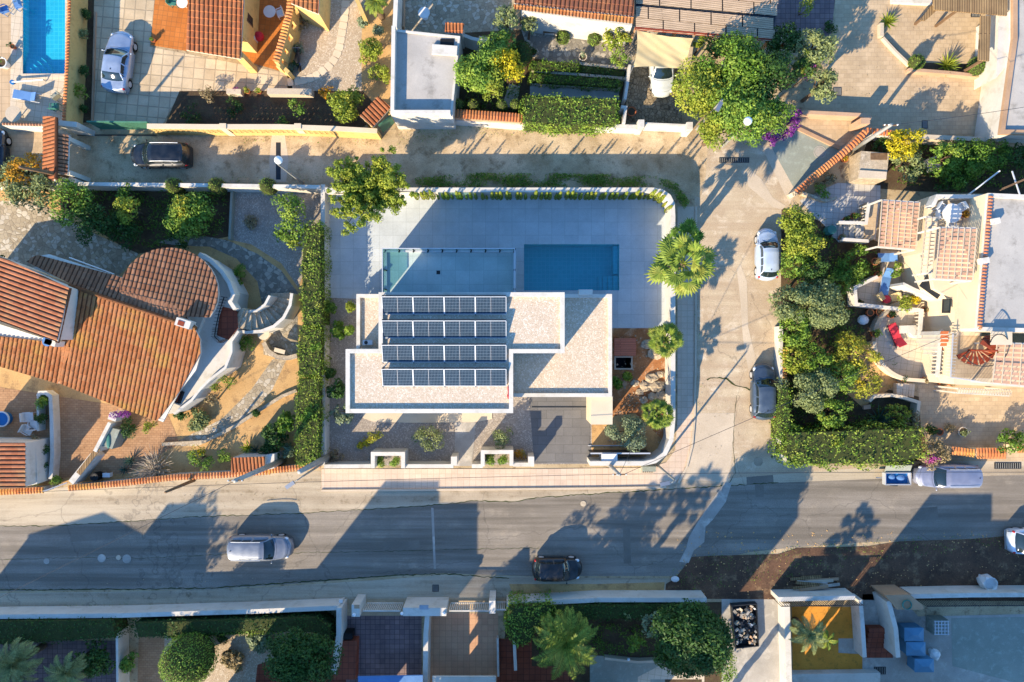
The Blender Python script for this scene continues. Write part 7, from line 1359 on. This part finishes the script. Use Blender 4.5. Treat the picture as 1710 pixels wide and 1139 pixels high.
# courtyard details
g = G(1246, 1048, .5); t = thing('rubble_skip', 'shallow metal skip heaped with broken rubble on the concrete drive', 'skip', (g[0], g[1], 0)); q = P([(1223, 1012), (1264, 1009), (1267, 1079), (1229, 1083)], .5); part('side', MB().wall(q, .06, 0, .5, True), m['steel_dark'], t); part('base', MB().flat(q, z=.05), m['steel_dark'], t)
for i in range(90): u, v = random.uniform(.08, .92), random.uniform(.05, .95); p = Vector(q[0]).lerp(Vector(q[1]), u).lerp(Vector(q[3]).lerp(Vector(q[2]), u), v); s = random.uniform(.1, .32); mb = MB().box((p.x, p.y, .28 + random.uniform(0, .2)), (s, s * .6, s * .4), random.uniform(0, 3), random.uniform(-.4, .4)); part('rubble', mb, m[random.choice(['concrete', 'conc_light', 'rock', 'plastic', 'brownw', 'salmon', 'steel_dark'])], t)
for x, y, l in ((1527, 1060, 'blue wheeled bin nearest the earth strip'), (1530, 1084, 'blue wheeled bin in the middle of the three'), (1544, 1112, 'blue wheeled bin lowest in the yard')):
    g = G(x, y, 1.1); t = thing('wheeled_bin', l, 'bin', (g[0], g[1], 0), 'blue bins in the yard'); w_ = .62
    part('bin_body', MB().prism(rect(g[0] - w_, g[1] - .42, g[0] + w_, g[1] + .42), .12, 1.05, bottom=True), m['bin'], t); mb = MB(); n = len(mb.v); mb.v = [(g[0] - .66, g[1] - .46, 1.06), (g[0] + .66, g[1] - .46, 1.06), (g[0] + .66, g[1] + .46, 1.06), (g[0] - .66, g[1] + .46, 1.06), (g[0] - .2, g[1], 1.2), (g[0] + .2, g[1], 1.2)]; mb.f = [(0, 1, 5, 4), (1, 2, 5), (2, 3, 4, 5), (3, 0, 4)]; part('lid', mb, m['bin'], t)
    for s in (-1, 1): part('wheel', MB().tube([(g[0] + s * .5, g[1] - .35, .1), (g[0] + s * .58, g[1] - .35, .1)], .1, 10), m['rubber'], t)
g = G(1572, 1048, .9); t = thing('water_tank', 'translucent pale blue tank beside the bins', 'tank', (g[0], g[1], 0)); part('tank', MB().box((g[0], g[1], .45), (1.05, 1.0, .9)), m['conc_green'], t); mb = MB()
for i in range(5): mb.bar((g[0] - .5, g[1] - .45 + i * .22, .93), (g[0] + .5, g[1] - .45 + i * .22, .93), .04).bar((g[0] - .45 + i * .22, g[1] - .48, .94), (g[0] - .45 + i * .22, g[1] + .48, .94), .04)
part('cage', mb, m['alu'], t)
g = G(1563, 1095, .5); mb = MB(); mb.ball((g[0], g[1], .3), (.38, .4, .34), 8, 10); mb.v = [(a + random.uniform(-.09, .09), b + random.uniform(-.09, .09), c + random.uniform(-.06, .06)) for a, b, c in mb.v]; solo('rubbish_sack', mb, m['plastic'], 'crumpled white sack below the tank', 'sack')
g = G(1656, 976, .9); mb = MB(); mb.lathe((g[0], g[1], 0), [(.42, 0), (.52, .3), (.5, .75), (.46, .86), (.42, .84), (.42, .6), (0, .58)], 18); mb.v = [(a + random.uniform(-.05, .05), b + random.uniform(-.05, .05), c) for a, b, c in mb.v]; solo('builder_bag', mb, m['plastic'], 'open white builder bag standing on the bare earth', 'sack')
for i in range(9): g = G(1360 + random.uniform(-22, 22), 965 + i * 1.9, .2); solo('timber_plank', MB().box((g[0], g[1], .06 + i * .05), (random.uniform(1.2, 2.4), .2, .05), R(random.uniform(-8, 12))), m[random.choice(['conc_light', 'plank', 'concrete', 'brownw'])], 'weathered plank in the jumbled stack on the bare earth', 'plank', 'planks stacked on the bare earth')
t = thing('courtyard_steps', 'dark red steps between the white courtyard walls', 'stairs', (*G(1466, 1065), 0)); [part('tread', MB().prism(P([(1443, 1043 + i * 9), (1480 + i * 1.6, 1043 + i * 9), (1481.6 + i * 1.6, 1052.2 + i * 9), (1444, 1052.2 + i * 9)]), 0, .62 - i * .1), m['patio_red'], t) for i in range(6)]
t = thing('gate_lintel', 'stone block with coiled hose at the yard entrance', 'lintel', (*G(1508, 1005), 0)); part('block', MB().prism(P([(1478, 994), (1520, 993), (1542, 1012), (1542, 1018), (1498, 1018)], 1.9), 0, 1.9), m['brownw'], t); a = G(1515, 1010, 2); solo('coiled_hose', MB().tube([(a[0] + .3 * math.cos(i * .5), a[1] + .3 * math.sin(i * .5), 1.93 + i * .003) for i in range(38)], .03, 6), m['teal'], 'dark coiled hose on the stone entrance block', 'hose')
for (x0, y0, x1, y1), l in (((1302, 1006, 1438, 1004), 'row of thin bars hanging under the wall of the ochre courtyard'), ((1544, 1006, 1800, 1004), 'row of thin bars hanging under the wall at the right')):
    t = thing('metal_railing', l, 'railing', (*G((x0 + x1) / 2, y0), 0)); A, B = G(x0, y0 + 4, 1.5), G(x1, y1 + 4, 1.5); part('top_rail', MB().bar(A + (1.75,), B + (1.75,), .05), m['steel_dark'], t); mb = MB(); k = int((B[0] - A[0]) / .16)
    for i in range(k + 1): q = Vector(A + (.1,)).lerp(Vector(B + (.1,)), i / k); mb.bar(q, q + Vector((0, 0, 1.7)), .03)
    part('bars', mb, m['black'], t)
t = thing('garage_awning', 'pale blue awning at the bottom of the dark patio', 'awning', (*G(655, 1150), 0)); part('canopy', MB().prism(P([(598, 1130), (706, 1128), (706, 1250), (598, 1250)], 2.4), 2.3, 2.4, bottom=True), m['fabric_blue'], t)
t = thing('garage_awning', 'white garage roof edge at the bottom of the pink patio', 'garage', (*G(775, 1150), 0)); part('roof', MB().prism(P([(722, 1130), (828, 1130), (828, 1250), (722, 1250)], 2.5), 2.35, 2.5, bottom=True), m['white'], t); t.name = 'garage'
t = thing('brick_planter', 'dark red brick planter with black lid beside the side wall', 'planter', (*G(590, 1090), 0)); part('body', MB().prism(P([(567, 1070), (596, 1070), (594, 1135), (556, 1135)], .8), 0, .8), m['patio_red'], t); part('lid', MB().prism(P([(573, 1058), (588, 1058), (588, 1068), (573, 1068)], .9), 0, .9), m['black'], t)
garden_wall([(831, 1066), (832, 1130)], .5, .14, 'white', 'thin white kerb between pink patio and red tiles'); garden_wall([(858, 1058), (861, 1120)], 1.2, .2, 'white', 'white baluster wall beside the hedge corner'); garden_wall([(195, 1058), (198, 1300)], 1.3, .16, 'white', 'thin white post wall at the bottom left'); garden_wall([(1010, 1100), (1065, 1106), (1110, 1104)], .5, .16, 'conc_light', 'low grey kerb in front of the bottom pool')
g = G(1050, 1102, .7); solo('garden_globe', MB().ball((g[0], g[1], .62), .1, 8, 12), m['lamp_glass'], 'small white globe light on the grey kerb', 'lamp', smooth=True)
solo('sun_shelter', MB().prism(P([(1322, 1126), (1470, 1124), (1470, 1250), (1322, 1250)], .6), 0, .6), m['white'], 'white block roof at the bottom of the ochre courtyard', 'roof'); g = G(1468, 1120, 0); grate(1460, 1114, 1478, 1125, 6, 'small dark grating in the bottom courtyard')
g = G(571, 1004, .6); t = thing('street_post', 'short white marker post at the wall end by the verge', 'post', (g[0], g[1], 0)); part('post', MB().tube([(g[0], g[1], 0), (g[0], g[1], .8)], .05, 8), m['white'], t); part('cap', MB().box((g[0], g[1] + .1, .85), (.25, .22, .16)), m['plastic'], t)
# cars on the road
car(433, 915, 4.35, 1.72, 0, 'wagon', PAINT('paint_silver_b', '7a8088'), 'silver family car driving in the middle of the road', 'car', rails=True); car(930, 951, 3.3, 1.6, 0, 'hatch', PAINT('paint_black', '0a0d10', .2), 'small black hatchback stopped at the lower side of the road', 'car')
# weeds, grass and litter
ground_leaves('grass', 'dark green weeds along the foot of the villa north wall', 'grass', [[(694, 312), (694, 298), (800, 290), (1000, 292), (1100, 296), (1130, 308), (1150, 338), (1142, 350), (1124, 325), (1100, 312)]], 620, .17, m['mid'], .4)
ground_leaves('ground_cover', 'dense green undergrowth filling the shaded garden beds', 'undergrowth', [[(1308, 470), (1420, 470), (1440, 560), (1400, 640), (1440, 690), (1440, 716), (1310, 716)], [(1310, 350), (1370, 360), (1400, 420), (1460, 420), (1465, 455), (1420, 480), (1310, 470)], [(1500, 680), (1530, 672), (1530, 715), (1440, 715), (1450, 675)], [(140, 316), (380, 320), (378, 390), (250, 415), (150, 370)], [(1460, 235), (1710, 240), (1710, 315), (1500, 310)], [(880, 1040), (1200, 1040), (1200, 1090), (900, 1090)], [(770, 60), (880, 100), (860, 190), (770, 190)]], 120, .2, m['green'], .45)
ground_leaves('weeds', 'scattered weeds along verges and wall feet', 'weeds', [[(55, 1024), (60, 1010), (200, 1006), (330, 1012), (330, 1022)], [(430, 1018), (450, 1004), (500, 1006), (500, 1016)], [(120, 304), (120, 296), (460, 296), (460, 304)], [(480, 303), (480, 295), (540, 292), (540, 303)], [(340, 226), (400, 222), (460, 226), (460, 240), (400, 240)], [(700, 207), (790, 207), (780, 222), (720, 232), (690, 222)], [(1159, 600), (1172, 600), (1170, 700), (1159, 700)], [(1159, 500), (1170, 500), (1168, 600), (1160, 600)], [(480, 228), (640, 226), (760, 210), (870, 216), (870, 226), (640, 245), (480, 240)], [(1120, 950), (1200, 920), (1500, 898), (1720, 885), (1720, 915), (1500, 930), (1130, 996)], [(850, 985), (1100, 985), (1100, 1000), (850, 1004)], [(1395, 560), (1500, 600), (1490, 650), (1400, 660)]], 34, .12, m['green'], .15)
ground_leaves('fallen_leaves', 'dry fallen leaves scattered on the roads and yards', 'leaves', [[(300, 800), (536, 780), (536, 850), (300, 860)], [(1165, 400), (1300, 400), (1300, 770), (1165, 770)], [(549, 500), (600, 500), (600, 770), (549, 770)], [(480, 225), (1180, 225), (1180, 300), (480, 300)], [(1540, 660), (1700, 660), (1700, 745), (1540, 745)], [(0, 620), (150, 640), (150, 790), (0, 800)], [(1400, 0), (1650, 0), (1650, 220), (1400, 220)], [(300, 550), (490, 600), (490, 750), (300, 750)]], 5, .1, m['dry'], .02)
def stones(regions, per, mat, smax, name, label, zoff=0.0):
    mb = MB()
    for poly in regions:
        a = np.array(P(poly)); lo, hi = a.min(0), a.max(0)
        for _ in range(int((hi - lo).prod() * per)):
            x, y = RNG.uniform(lo, hi); s = smax * RNG.uniform(.2, 1) ** 2; b = len(mb.v); r = RNG.uniform(.6, 1, 6)
            for k in range(5): mb.v.append((x + s * r[k] * math.cos(k * 1.2566), y + s * r[k] * math.sin(k * 1.2566), .0))
            mb.v.append((x, y, s * .7)); mb.f += [(b + k, b + (k + 1) % 5, b + 5) for k in range(5)]
    return stuff(name, mb, m[mat], label, 'stones')
stones([[(1130, 915), (1720, 885), (1720, 1000), (1130, 1000)]], 9, 'soil_tan', .09, 'rubble', 'small stones and clods over the bare earth strip'); stones([[(1000, 560), (1120, 560), (1120, 760), (1000, 760)]], 10, 'rock', .12, 'rubble', 'small stones in the red earth bed'); stones([[(480, 225), (1300, 225), (1300, 300), (480, 300)], [(1165, 300), (1300, 300), (1300, 780), (1165, 780)], [(0, 985), (1100, 965), (1100, 1000), (0, 1020)]], 1.6, 'dirt', .06, 'loose_stones', 'loose stones on the lane and verges')
